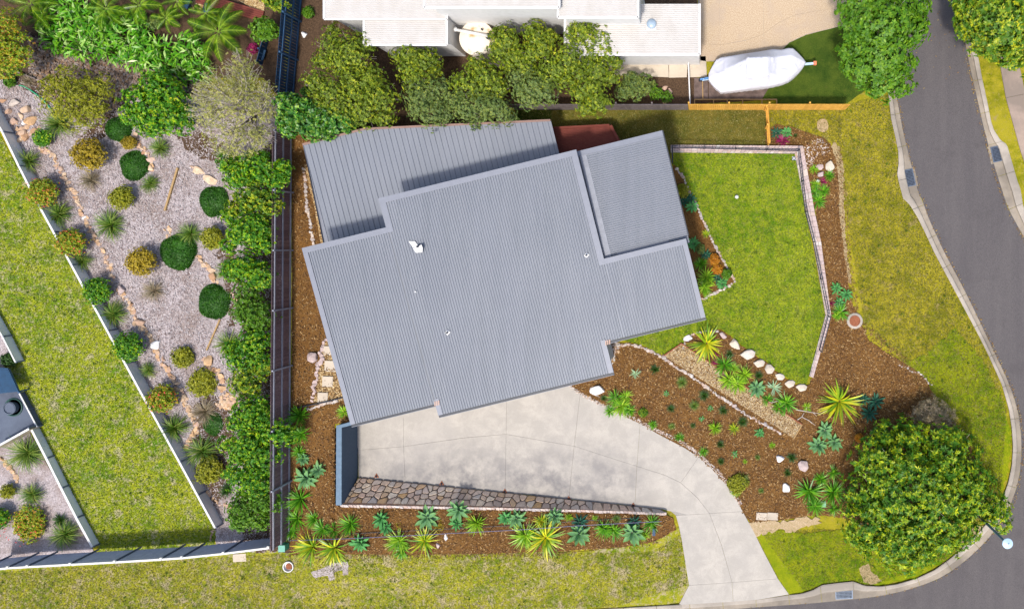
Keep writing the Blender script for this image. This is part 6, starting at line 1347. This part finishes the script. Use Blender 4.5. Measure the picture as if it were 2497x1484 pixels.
cm = [dome_cushion(i) for i in range(3)]
for i, (t_, x, y, r, lab) in enumerate([('a1', 843, 905, 88, 'oval dark green cushion plant under the yellow-green shrub'), ('a1', 950, 1158, 100, 'round dark green cushion plant ringed by tan rocks'), ('a1', 1512, 1410, 105, 'dark green cushion plant by the hedge at the upper right'), ('a2', 1255, 372, 122, 'round dark green cushion plant in the middle of the rock garden'), ('a2', 1515, 722, 118, 'lobed dark green cushion plant below the middle one'), ('a3', 1510, 185, 82, 'lowest dark green cushion plant next to the grey tussock')]):
    p = P(t_, x, y); r_ = r * TS / PPM; o = thing('cushion_plant', lab, 'shrub', G(*p), 'dark green cushion plants', i * 1.3); b_ = link('body', cm[i % 3][0], o, sc=(r_, r_ * .97, r_)); nd = link('needles', cm[i % 3][1], o, 'stuff', sc=(r_, r_ * .97, r_))
# blade plants
def blade_tuft(n, seed, width, arch=(.2, .9), up=(.3, 1.3), lo=0.0, segs=3, wvar=.3, lmin=.6):
    rng = np.random.default_rng(seed); V = []; F = []; t_ = []; 
    az = rng.uniform(0, 2 * np.pi, n); el = np.arcsin(rng.uniform(math.sin(up[0]), math.sin(min(up[1], 1.5)), n)); ln = rng.uniform(lmin, 1.05, n); cu = rng.uniform(*arch, n)
    for i in range(n):
        h_ = np.array((math.cos(az[i]), math.sin(az[i]), 0)); s = np.array((-h_[1], h_[0], 0)); p = np.zeros(3) + h_ * .03; e = el[i]; w = width * rng.uniform(1 - wvar, 1 + wvar); b = len(V)
        for k in range(segs + 1):
            ww = w * (1 - (k / segs) ** 2) if k else w * .6
            if k < segs: V += [p + s * ww, p - s * ww]; t_ += [k / segs] * 2
            else: V.append(p); t_.append(1)
            p = p + (h_ * math.cos(e) + np.array((0, 0, math.sin(e)))) * ln[i] / segs; e -= cu[i] / segs
        for k in range(segs - 1): F += [(b + 2 * k, b + 2 * k + 1, b + 2 * k + 3), (b + 2 * k, b + 2 * k + 3, b + 2 * k + 2)]
        F.append((b + 2 * segs - 2, b + 2 * segs - 1, b + 2 * segs))
    return np.array(V), np.array(F), t_
_tuft = {}
def tuft(kind, v):
    if (kind, v) not in _tuft:
        n, w, arch, up, segs, lmin, mt = {'grass': (190, .016, (1.0, 2.2), (.5, 1.5), 4, .6, 'g_grassy'), 'dark': (170, .022, (.3, 1.2), (.2, 1.4), 3, .5, 'g_darkgrass'), 'dry': (230, .011, (.6, 1.6), (.25, 1.5), 3, .6, 'g_dry'),
            'yucca': (64, .042, (.0, .35), (.0, 1.4), 3, .8, 'g_yucca'), 'lime': (66, .04, (.0, .4), (.0, 1.4), 3, .75, 'g_yuccal'), 'varieg': (58, .045, (.1, .8), (.0, 1.35), 4, .65, 'g_varieg'), 'magenta': (34, .075, (.1, .7), (.1, 1.3), 3, .7, 'g_magenta'), 'aloe': (26, .07, (-.2, .3), (.1, 1.3), 3, .7, 'g_aloe'), 'wispy': (260, .012, (.8, 2.2), (.3, 1.5), 4, .5, 'g_grassy')}[kind]
        V, F, t_ = blade_tuft(n, 5 + v * 17 + len(kind), w, arch, up, 0, segs, .3, lmin); _tuft[(kind, v)] = fast_mesh('blades', V, F, M[mt], tint=t_)
    return _tuft[(kind, v)]
# one agave leaf per kind; every leaf of a rosette is an object
def agave_leaf(mat, width=.17):
    st_ = [(0, .45), (.15, .6), (.4, .95), (.6, 1.0), (.8, .7), (.93, .3)]; vs = []; fs = []; tt = []
    for x, w in st_:
        z_ = .0 + .12 * x - .16 * x * x; vs += [(x, -w * width, z_ + .05 * w), (x, 0, z_ - .02), (x, w * width, z_ + .05 * w)]; tt += [.25 + x * .6, x * .4, .25 + x * .6]
    vs.append((1.03, 0, -.03)); tt.append(1); n = len(st_)
    for i in range(n - 1): fs += [(3 * i, 3 * i + 3, 3 * i + 4, 3 * i + 1), (3 * i + 1, 3 * i + 4, 3 * i + 5, 3 * i + 2)]
    fs += [(3 * n - 3, 3 * n, 3 * n - 2), (3 * n - 2, 3 * n, 3 * n - 1)]
    me = new_mesh('leaf', vs, fs, mat, True); at = me.attributes.new('tint', 'FLOAT', 'POINT'); at.data.foreach_set('value', tt); return me
AL = {'agave': agave_leaf(M['g_agave']), 'green': agave_leaf(M['g_agaveb'], .15), 'deep': agave_leaf(M['g_agaved'], .12)}
def plant(kind, t_, x, y, r, label, group=None):
    p = P(t_, x, y); R_ = r * TS / PPM * {'yucca': 1.3, 'lime': 1.3, 'varieg': 1.25, 'magenta': 1.3, 'grass': 1.35, 'dry': 1.25, 'wispy': 1.3, 'dark': 1.3}.get(kind, 1.15)
    if kind in AL:
        big = r > 26; o = thing('agave', label, 'agave', G(p[0], p[1], .05), group, random.uniform(0, 6.28)); o.rotation_euler.x = random.uniform(-.22, .22); o.rotation_euler.y = random.uniform(-.22, .22); nl = 24 if big else 12; k = 0
        for ring, (cnt, el, sc) in enumerate([(10, .12, 1.0), (8, .5, .95), (4, .95, .75), (2, 1.3, .5)] if big else [(7, .2, 1.0), (5, .75, .8)]):
            for j in range(cnt):
                a = 6.283 * (j + .5 * ring) / cnt + random.uniform(-.12, .12); s_ = R_ * 1.04 * sc * random.uniform(.72, 1.1)
                link('leaf', AL[kind], o, None, (math.cos(a) * .03, math.sin(a) * .03, .02 + .03 * ring), (random.uniform(-.15, .15), -(el + random.uniform(-.12, .12)), a), (s_, s_ * (1 if kind != 'deep' else .9), s_)); k += 1
        mb = MB(); mb.tube([(0, 0, -.05), (0, 0, .08)], [.05, .04], 6); mb.build('stem', M['bark'], o); return o
    nm, cat = {'grass': ('grass_clump', 'grass clump'), 'dark': ('grass_tuft', 'grass tuft'), 'dry': ('dry_tussock', 'tussock'), 'yucca': ('yucca', 'yucca'), 'lime': ('yucca', 'yucca'), 'varieg': ('variegated_yucca', 'yucca'), 'magenta': ('cordyline', 'cordyline'), 'aloe': ('aloe', 'aloe'), 'wispy': ('grass_clump', 'grass clump')}[kind]
    v = random.randrange(3); me = tuft(kind, v); o = link(nm, me, None, None, G(p[0], p[1], .06), (random.uniform(-.18, .18), random.uniform(-.18, .18), random.uniform(0, 6.28)), (R_, R_ * random.uniform(.92, 1.08), R_ * random.uniform(.8, 1.0))); return tag(o, label, cat, group)
# ------------------------------------------------------------------ the planting plan: kind|tile|x|y|r|label
random.seed(9)
GL = 'yuccas and agaves of the lower garden'; GM = 'plants of the mulch bed'; GR = 'tussocks of the rock garden'; GW = 'plants outside the lawn wall'; GB = 'plants in the bed by the house'
TAB = [
('yucca','b3',240,130,72,'yucca beside the fence above the garage wall, topmost of its column',GL), ('yucca','b3',255,260,66,'yucca under the overhanging hedge tree left of the garage wall',GL), ('yucca','b3',240,385,52,'yucca half under the hedge tree, third in the column by the fence',GL),
('agave','b3',272,430,45,'small bluish agave right of the fence beside the garage wall',GL), ('agave','b3',378,510,55,'bright green-edged agave nearest the garage wall',GL), ('agave','b3',292,565,72,'large blue-green agave between the fence and garage wall',GL),
('yucca','b3',250,712,92,'largest dark green yucca left of the garage wall foot',GL), ('yucca','b3',152,790,66,'yucca tucked under the last hedge tree',GL), ('yucca','b3',228,850,80,'wide yucca right of the last hedge tree',GL), ('yucca','b3',110,880,62,'yucca closest to the bottom of the brown fence',GL), ('yucca','b3',190,932,66,'yucca just above the left end of the blue rail',GL),
('yucca','b3',345,850,58,'small yucca between the wide one and the lower mulch',GL), ('yucca','b3',405,922,64,'left one of two yuccas above the big variegated pair',GL), ('yucca','b3',490,930,64,'right one of two yuccas above the big variegated pair',GL), ('yucca','b3',597,888,74,'starry yucca alone in the mulch under the stone wall',GL),
('green','b3',815,850,60,'upper agave of the touching pair left of the weedy plant',GL), ('green','b3',848,912,44,'lower smaller agave of the touching pair left of the weedy plant',GL), ('agave','b3',1132,842,72,'large blue agave alone right of the weedy plant',GL),
('agave','b3',1358,790,70,'dark blue agave touching the top of the stone wall',GL), ('green','b3',1345,882,46,'green agave directly below the one touching the wall',GL), ('lime','b3',1482,885,76,'lime yucca right of the agave touching the wall',GL), ('green','b3',1685,842,46,'left green agave of the pair in the middle of the lower bed',GL), ('agave','b3',1762,845,60,'right dark agave of the pair in the middle of the lower bed',GL),
('lime','b3',1822,970,94,'large lime yucca on the grass edge left of the tall yellow one',GL), ('varieg','b3',335,1050,112,'left half of the big yellow-green pair by the green box',GL), ('varieg','b3',485,1055,108,'right half of the big yellow-green pair by the green box',GL), ('green','b3',668,1018,64,'agave on the blue rail right of the big yellow-green pair',GL),
('lime','b3',940,1005,82,'lime yucca on the rail left of the upright white stone',GL), ('yucca','b3',962,1072,60,'smaller green yucca spilling on the grass below the lime one',GL), ('varieg','b3',1118,1008,96,'yellow-green plant just left of the upright white stone',GL), ('lime','b3',552,105,46,'lime plant by the lower left corner of the main roof',GL),
('varieg','c3',108,985,128,'tall yellow variegated plant reaching onto the verge',GL), ('varieg','c3',85,870,62,'upper shoot of the tall yellow plant below the wall',GL), ('agave','c3',175,832,58,'blue agave below the stone wall beside the tall yellow plant',GL), ('lime','c3',275,835,32,'tiny lime plant below the stone wall',GL), ('lime','c3',455,846,22,'tiniest lime tuft under the end of the stone wall',GL),
('grass','c3',605,850,34,'small green grass tuft under the stone wall end',GL), ('deep','c3',350,875,58,'dark agave behind the blue rail, above the pale one',GL), ('agave','c3',342,955,74,'pale blue-green agave at the grass edge, left of two yuccas',GL), ('yucca','c3',515,918,68,'left yucca of the touching pair near the driveway',GL), ('yucca','c3',588,938,66,'right yucca of the touching pair near the driveway',GL),
('deep','c3',725,872,44,'dark agave hidden behind the big pale agave near the drive',GL), ('agave','c3',716,945,80,'largest pale agave near the dark blue box',GL), ('yucca','c3',850,880,62,'last yucca before the driveway bend',GL), ('lime','c3',800,965,40,'small lime tuft between the pale agave and the blue box',GL),
('deep','c1',1120,1385,38,'blue-green agave second in the bed beside the house',GB), ('green','c1',1132,1442,42,'green agave third in the bed beside the house',GB), ('deep','c2',1070,18,40,'dark agave against the roof edge in the house bed',GB), ('varieg','c2',1235,245,34,'small yellow plant among the edging of the house bed',GB), ('green','c2',1140,315,46,'green agave against the lower roof corner',GB), ('deep','c2',1228,390,38,'dark agave beside the orange shrubs',GB),
('yucca','c2',1190,456,52,'yucca left of the orange shrubs',GB), ('lime','c2',1232,548,74,'large lime plant under the orange shrubs',GB), ('lime','c2',1218,618,70,'lime plant at the bottom corner of the house bed',GB), ('deep','c2',1305,555,34,'small dark agave below the bright orange shrub',GB), ('green','c2',1343,592,40,'agave at the pointed end of the house bed',GB),
('varieg','c2',1235,1010,135,'big spiky yellow-green plant at the top of the gravel path',GM), ('magenta','c2',1298,1098,26,'upper pink plant beside the gravel path',GM), ('magenta','c2',1297,1142,22,'lower dark pink plant beside the gravel path',GM), ('yucca','c2',1357,1160,72,'dark yucca by the pink plants along the gravel path',GM), ('dark','c2',1395,1085,36,'dark tuft directly under the longest boulder',GM), ('lime','c2',1425,1180,42,'small lime yucca right of the dark yucca',GM),
('lime','c2',1393,1262,74,'left lime yucca of the three overhanging the gravel path',GM), ('lime','c2',1450,1290,74,'lowest lime yucca of the three overhanging the gravel path',GM), ('lime','c2',1500,1228,70,'right lime yucca of the three overhanging the gravel path',GM), ('dark','c2',1600,1232,36,'dark round tuft below the middle boulder',GM), ('agave','c2',1584,1325,58,'pale agave between the path and the boulder line',GM), ('aloe','c2',1705,1318,58,'grey-green aloe under the seventh boulder',GM),
('yucca','c2',1660,1400,44,'small yucca beside the fallen twigs near the path',GM), ('yucca','c2',1790,1425,78,'big bright yucca near the lower end of the path',GM), ('yucca','c2',1740,1460,52,'smaller yucca touching the big bright one by the path',GM), ('aloe','c2',735,1220,42,'lime aloe in the mulch near the house corner',GM), ('dark','c2',875,1190,38,'dark tuft right of the lime aloe',GM), ('grass','c2',1062,1280,44,'low green mound in the upper mulch bed',GM),
('green','c2',955,1360,20,'tiny green agave right of the big white boulder',GM), ('dark','c2',1218,1370,44,'dark green tuft beside the stone row in the middle',GM), ('yucca','c2',598,1392,66,'left yucca of the group overhanging the driveway',GM), ('lime','c2',668,1378,52,'right yucca of the group overhanging the driveway',GM), ('dark','c2',515,1392,26,'small tuft at the left of the driveway yucca group',GM), ('grass','c2',1150,1440,42,'fine green tuft left of the tiny bright agave',GM),
('yucca','c3',560,95,46,'dark yucca over the driveway edge stones',GM), ('lime','c3',640,62,76,'large lime yucca overhanging the driveway edge',GM), ('yucca','c3',700,92,44,'small yucca at the right of the driveway group',GM), ('yucca','c3',858,190,35,'single small yucca on the driveway edge stones',GM), ('dark','c3',985,80,32,'dark tuft in the mulch above the single small yucca',GM), ('grass','c3',990,205,28,'green tuft right of the single small yucca',GM),
('yucca','c3',1045,280,34,'second small yucca along the driveway edge stones',GM), ('dark','c3',1140,200,24,'small dark tuft above the second small yucca',GM), ('green','c3',1198,150,18,'tiny bright agave left of its twin in the mulch',GM), ('green','c3',1260,78,20,'tiny bright agave right of the fine green tuft',GM), ('dark','c3',1350,95,40,'large dark tuft beside the stone row',GM), ('lime','c3',1290,215,52,'sprawling lime tuft in the middle of the mulch',GM), ('varieg','c3',1428,222,42,'yellow tuft left of the dark round plant',GM),
('dark','c3',1487,172,44,'dark round plant against the stone row',GM), ('green','c3',1607,250,32,'bright green agave near the stone row end',GM), ('dark','c3',1332,330,32,'dark tuft above the bright little agave',GM), ('yucca','c3',1215,380,36,'third small yucca along the driveway edge stones',GM), ('green','c3',1432,397,24,'bright little agave in the centre of the mulch',GM), ('dark','c3',1335,450,30,'dark tuft left below the bright little agave',GM), ('lime','c3',1502,450,20,'tiny lime tuft in the middle mulch',GM),
('lime','c3',1693,335,26,'lime tuft below the path end',GM), ('grass','c3',1590,420,22,'thin tuft left of the upper white rock',GM), ('dark','c3',1800,530,32,'dark tuft between the two white rocks',GM), ('grass','c3',1615,655,24,'lone green tuft left of the lower white rock',GM), ('dark','c3',1830,420,42,'dark tuft right of the upper white rock',GM), ('lime','c3',1440,660,40,'lime tuft at the end of the driveway stones',GM), ('grass','c3',1490,580,50,'fine grass spread over the low driveway shrub',GM),
('green','d2',540,625,40,'top agave of the cluster left of the manhole',GW), ('green','d2',608,668,44,'right agave of the cluster left of the manhole',GW), ('magenta','d2',512,730,24,'pink plant against the wall left of the manhole',GW), ('green','d2',560,728,40,'middle agave of the cluster left of the manhole',GW), ('yucca','d2',572,790,60,'dark yucca touching the manhole',GW), ('lime','d2',545,818,36,'lowest lime plant of the cluster by the manhole',GW),
('varieg','d2',565,1415,150,'huge yellow-green spiky plant in the far mulch bed',GM), ('deep','d2',730,1400,46,'small dark agave right of the huge spiky plant',GM), ('deep','d2',815,1418,58,'dark blue agave at the edge of the far mulch bed',GM), ('deep','d3',770,112,56,'dark blue agave above the corner street tree',GM), ('agave','d3',460,232,54,'top agave of the three-agave group',GM), ('agave','d3',415,338,62,'left agave of the three-agave group',GM), ('agave','d3',525,315,54,'right agave of the three-agave group',GM),
('yucca','d3',435,575,52,'small dark yucca at the upper left of the big cluster',GM), ('yucca','d3',520,530,52,'small dark yucca at the top of the big cluster',GM), ('yucca','d3',350,660,98,'large dark yucca at the left of the big cluster',GM), ('yucca','d3',520,668,88,'large dark yucca at the right of the big cluster',GM), ('yucca','d3',393,762,68,'yucca at the bottom of the big cluster',GM), ('yucca','d3',522,782,50,'small yucca at the bottom right of the big cluster',GM), ('lime','d3',335,72,34,'small lime tuft among fallen twigs',GM),
('deep','d1',120,930,40,'dark agave left behind the magenta plant',GW), ('green','d1',190,930,36,'green agave right behind the magenta plant',GW), ('magenta','d1',165,985,52,'large magenta plant in the corner bed',GW), ('dark','d1',255,950,16,'tiny tuft right of the corner agaves',GW), ('lime','d1',385,1185,38,'lime tuft left of the pinkish rocks',GW), ('yucca','d1',490,1230,42,'yucca right of the pale pink rock',GW), ('magenta','d1',447,1268,28,'red plant beside the white lamp ball',GW),
('lime','d1',395,1290,42,'lime tuft under the white lamp ball',GW), ('yucca','d1',397,1345,50,'left yucca of the three under the lamp ball',GW), ('yucca','d1',455,1335,46,'right yucca of the three under the lamp ball',GW), ('yucca','d1',415,1405,52,'lowest yucca of the three under the lamp ball',GW),
('grass','a1',440,875,112,'large fountain grass beside the hose end',GR), ('grass','a1',220,1130,88,'grass clump on the left wall above the first round shrub',GR), ('grass','a1',1135,1040,78,'grass clump right of the ringed cushion plants',GR), ('dry','a1',650,1265,92,'dry brown tussock under the upper golden shrub',GR), ('grass','a1',1060,1290,72,'grass clump left of the long pale stick',GR), ('grass','a2',435,112,102,'grass clump under the first round wall shrub',GR),
('grass','a2',790,185,108,'bright fountain grass at the top of the leaf litter',GR), ('grass','a2',592,430,84,'yellowish grass clump between second and third wall shrubs',GR), ('grass','a2',1345,245,84,'grass clump touching the middle cushion plant',GR), ('dry','a2',1085,640,88,'dark-hearted dry tussock alone in the leaf litter',GR), ('grass','a2',808,808,106,'grass clump between third and fourth wall shrubs',GR), ('grass','a2',1615,1010,100,'grass clump against the hedge below the lower stick',GR), ('grass','a2',1050,1190,62,'small grass clump below the fourth wall shrub',GR),
('grass','a2',1600,500,80,'grass clump half under the light green hedge tree',GR), ('dry','a2',1690,1300,80,'dry tussock half under the hedge trees',GR), ('grass','a3',1240,215,112,'grass clump under the fifth wall shrub',GR), ('dry','a3',1445,100,108,'pale grey tussock beside the rock pile',GR), ('grass','a3',1430,375,122,'wide spiky grass below the lowest cushion plant',GR), ('grass','a3',240,672,88,'grass clump in the bottom left bed',GR), ('grass','a3',475,955,118,'wide grey-green grass leaning on the low grey wall',GR), ('wispy','a3',210,385,145,'large wispy grass draped over the low grey wall',GR),
('dry','a1',210,572,58,'small dry tussock above the hose',GR), ('grass','a1',1590,1100,72,'grass clump at the foot of the grey twiggy tree',GR), ('dark','a3',1595,650,62,'dark tussock under the hedge near the bottom',GR), ('dark','a3',430,860,55,'dark tuft behind the pink-flowered shrub',GR),
('dark','b1',1780,600,28,'small weed in the shaded soil behind the fence',None)]
seen = set()
for row in TAB:
    assert row[5] not in seen, row[5]; seen.add(row[5]); plant(*row)
# fallen twigs
for i, (pts, lab) in enumerate([(PL('d3', 260, 90, 320, 100, 380, 110, 430, 118), 'upper fallen pale twig near the path end'), (PL('d3', 270, 160, 300, 140, 350, 165, 395, 200), 'lower fallen pale twig near the path end'), (PL('c2', 1660, 1415, 1690, 1425, 1730, 1412, 1760, 1420), 'bent pale twig beside the small yucca')]):
    o = thing('fallen_twig', lab, 'twig'); mb = MB(); mb.tube([G(p[0], p[1], .1 + .04 * (k % 2)) for k, p in enumerate(pts)], [.03, .025, .02, .01], 5); m0, m1_ = pts[1], pts[2]; mb.tube([G(*m0, .1), G(m0[0] + 6, m0[1] - 10, .18)], [.02, .008], 5); mb.tube([G(*m1_, .1), G(m1_[0] + 8, m1_[1] + 8, .14)], [.02, .008], 5); mb.build('stem', M['twig'], o)
# palms
def frond():
    mb = MB(); rib = [Vector((x, 0, .38 * x - .55 * x * x)) for x in np.linspace(0, 1, 9)]; vs = []; fs = []
    for i in range(24):
        t = .12 + .86 * i / 23; z = .38 * t - .55 * t * t
        for s in (-1, 1):
            L = .24 * math.sin(math.pi * min(1, t * .85 + .12)) + .05; d = Vector((.55, s * .83, -.25)).normalized(); b = len(vs); c = Vector((t, 0, z)); w = .009
            vs += [c + Vector((-w, 0, 0)), c + Vector((w, 0, 0)), c + d * L * .6 + Vector((w, 0, 0)), c + d * L + Vector((0, 0, -.06)), c + d * L * .6 - Vector((w, 0, 0))]; fs.append((b, b + 1, b + 2, b + 3, b + 4))
    b = len(vs); vs += [v + Vector((0, .008, .005)) for v in rib] + [v - Vector((0, .008, -.005)) for v in rib]
    for i in range(8): fs.append((b + i, b + i + 1, b + 10 + i, b + 9 + i))
    return new_mesh('frond', vs, fs, M['g_palm'])
FR = frond()
for i, (x, y, r, n, zc, lab) in enumerate([(745, 62, 150, 8, 1.1, 'palm above the left part of the ginger plants'), (975, 40, 145, 8, 1.1, 'palm at the top edge right of the first palm'), (1440, 95, 130, 8, 1.3, 'upper palm by the top left gravel'), (1530, 225, 200, 9, 1.4, 'large feathery palm at the right end of the ginger plants'), (1165, 130, 110, 8, 1.0, 'narrow yellowish palm between the two top palms'), (215, 30, 170, 8, 1.2, 'palm in the top left corner over dark soil'), (1240, 10, 110, 7, 1.1, 'small palm cut by the top edge'), (300, 120, 110, 7, .9, 'yellowing palm under the top left palm')]):
    p = P('a1', x, y); w = W(p[0], p[1], zc); o = thing('palm', lab, 'palm', (w.x, w.y, 0), 'garden palms'); mb = MB(); mb.tube([(0, 0, 0), (.03, 0, zc * .5), (0, 0, zc)], [.11, .08, .06], 8); mb.build('trunk', M['bark'], o)
    for k in range(n):
        a = 6.283 * k / n + random.uniform(-.25, .25); s = r * TS / PPM * random.uniform(.85, 1.1); link('frond', FR, o, None, (0, 0, zc), (random.uniform(-.25, .25), -random.uniform(-.1, .45), a), (s, s, s))
# ginger clumps
GC = []; gpoly = PL('a1', 300, 205, 370, 180, 420, 90, 540, 40, 620, 30, 700, 120, 850, 130, 1000, 170, 1130, 220, 1300, 270, 1400, 330, 1470, 370, 1460, 540, 1380, 530, 1250, 540, 1100, 490, 900, 440, 760, 390, 700, 370, 560, 340, 430, 320, 380, 270)
tries = 0
while len(GC) < 26 and tries < 3000:
    tries += 1; q_ = pts_in(gpoly, 1)[0]
    if all((q_[0] - a[0]) ** 2 + (q_[1] - a[1]) ** 2 > 24 ** 2 for a in GC): GC.append(q_)
def ginger_mesh(seed):
    rng = np.random.default_rng(seed); n = 95; a = rng.uniform(0, 6.283, n); r = np.sqrt(rng.uniform(0, 1, n)) * .62; z = .62 + .35 * rng.uniform(-1, 1, n) - r * .25; c = np.stack([r * np.cos(a), r * np.sin(a), z], 1)
    a2 = a + rng.normal(0, 1.1, n); d = nrmz(np.stack([np.cos(a2), np.sin(a2), rng.uniform(-.25, .55, n)], 1)); nl = np.array((0, 0, 1.)) + rng.normal(0, .3, (n, 3)); nl = nrmz(nl - d * (nl * d).sum(1, keepdims=True))
    V = leaf_quads(c, d, nl, rng.uniform(.36, .58, n), rng.uniform(.045, .07, n), .35); return fast_mesh('leaves', V, np.arange(len(V)).reshape(-1, 4), M['g_ginger'])
GMs = [ginger_mesh(i) for i in range(5)]
GC.sort(key=lambda q_: q_[0])
st_bm = MB()
for k in range(9): a = k * .7; st_bm.tube([(math.cos(a) * .12, math.sin(a) * .12, 0), (math.cos(a) * .4, math.sin(a) * .4, .75)], [.02, .012], 5)
st_me = new_mesh('stems', st_bm.v, st_bm.f, M['g_yucca'])
for i, q_ in enumerate(GC):
    o = thing('ginger_plant', 'bright green broad-leaved plant in the dense row above the stony slope', 'plant', G(q_[0], q_[1]), 'broad-leaved plants above the stony slope', random.uniform(0, 6.28)); s = random.uniform(.95, 1.25)
    l_ = link('leaves', GMs[i % 5], o, 'stuff', None, None, s); link('stem', st_me, o, None, None, None, s)

# ------------------------------------------------------------------ put every empty at the base of its thing
bpy.context.view_layer.update()
for o in list(scn.objects):
    if o.type == 'EMPTY' and o.parent is None and o.location.length < 1e-6 and o.get('label'):
        co = []
        for c in o.children:
            if c.type == 'MESH':
                bb = [c.matrix_basis @ Vector(b) for b in c.bound_box]; co += bb
        if not co: continue
        lo = [min(v[i] for v in co) for i in range(3)]; hi = [max(v[i] for v in co) for i in range(3)]
        off = Vector(((lo[0] + hi[0]) / 2, (lo[1] + hi[1]) / 2, max(lo[2], -.1))); o.location = off
        for c in o.children: c.location = Vector(c.location) - off
tops = [o for o in scn.objects if o.parent is None]
from collections import Counter
dup = [k for k, v in Counter(o.get('label') for o in tops if o.get('label')).items() if v > 1]
print('objects', len(scn.objects), 'top', len(tops), 'dup labels', dup)
print('tris', sum(sum(len(p.vertices) - 2 for p in me.polygons) for me in bpy.data.meshes))
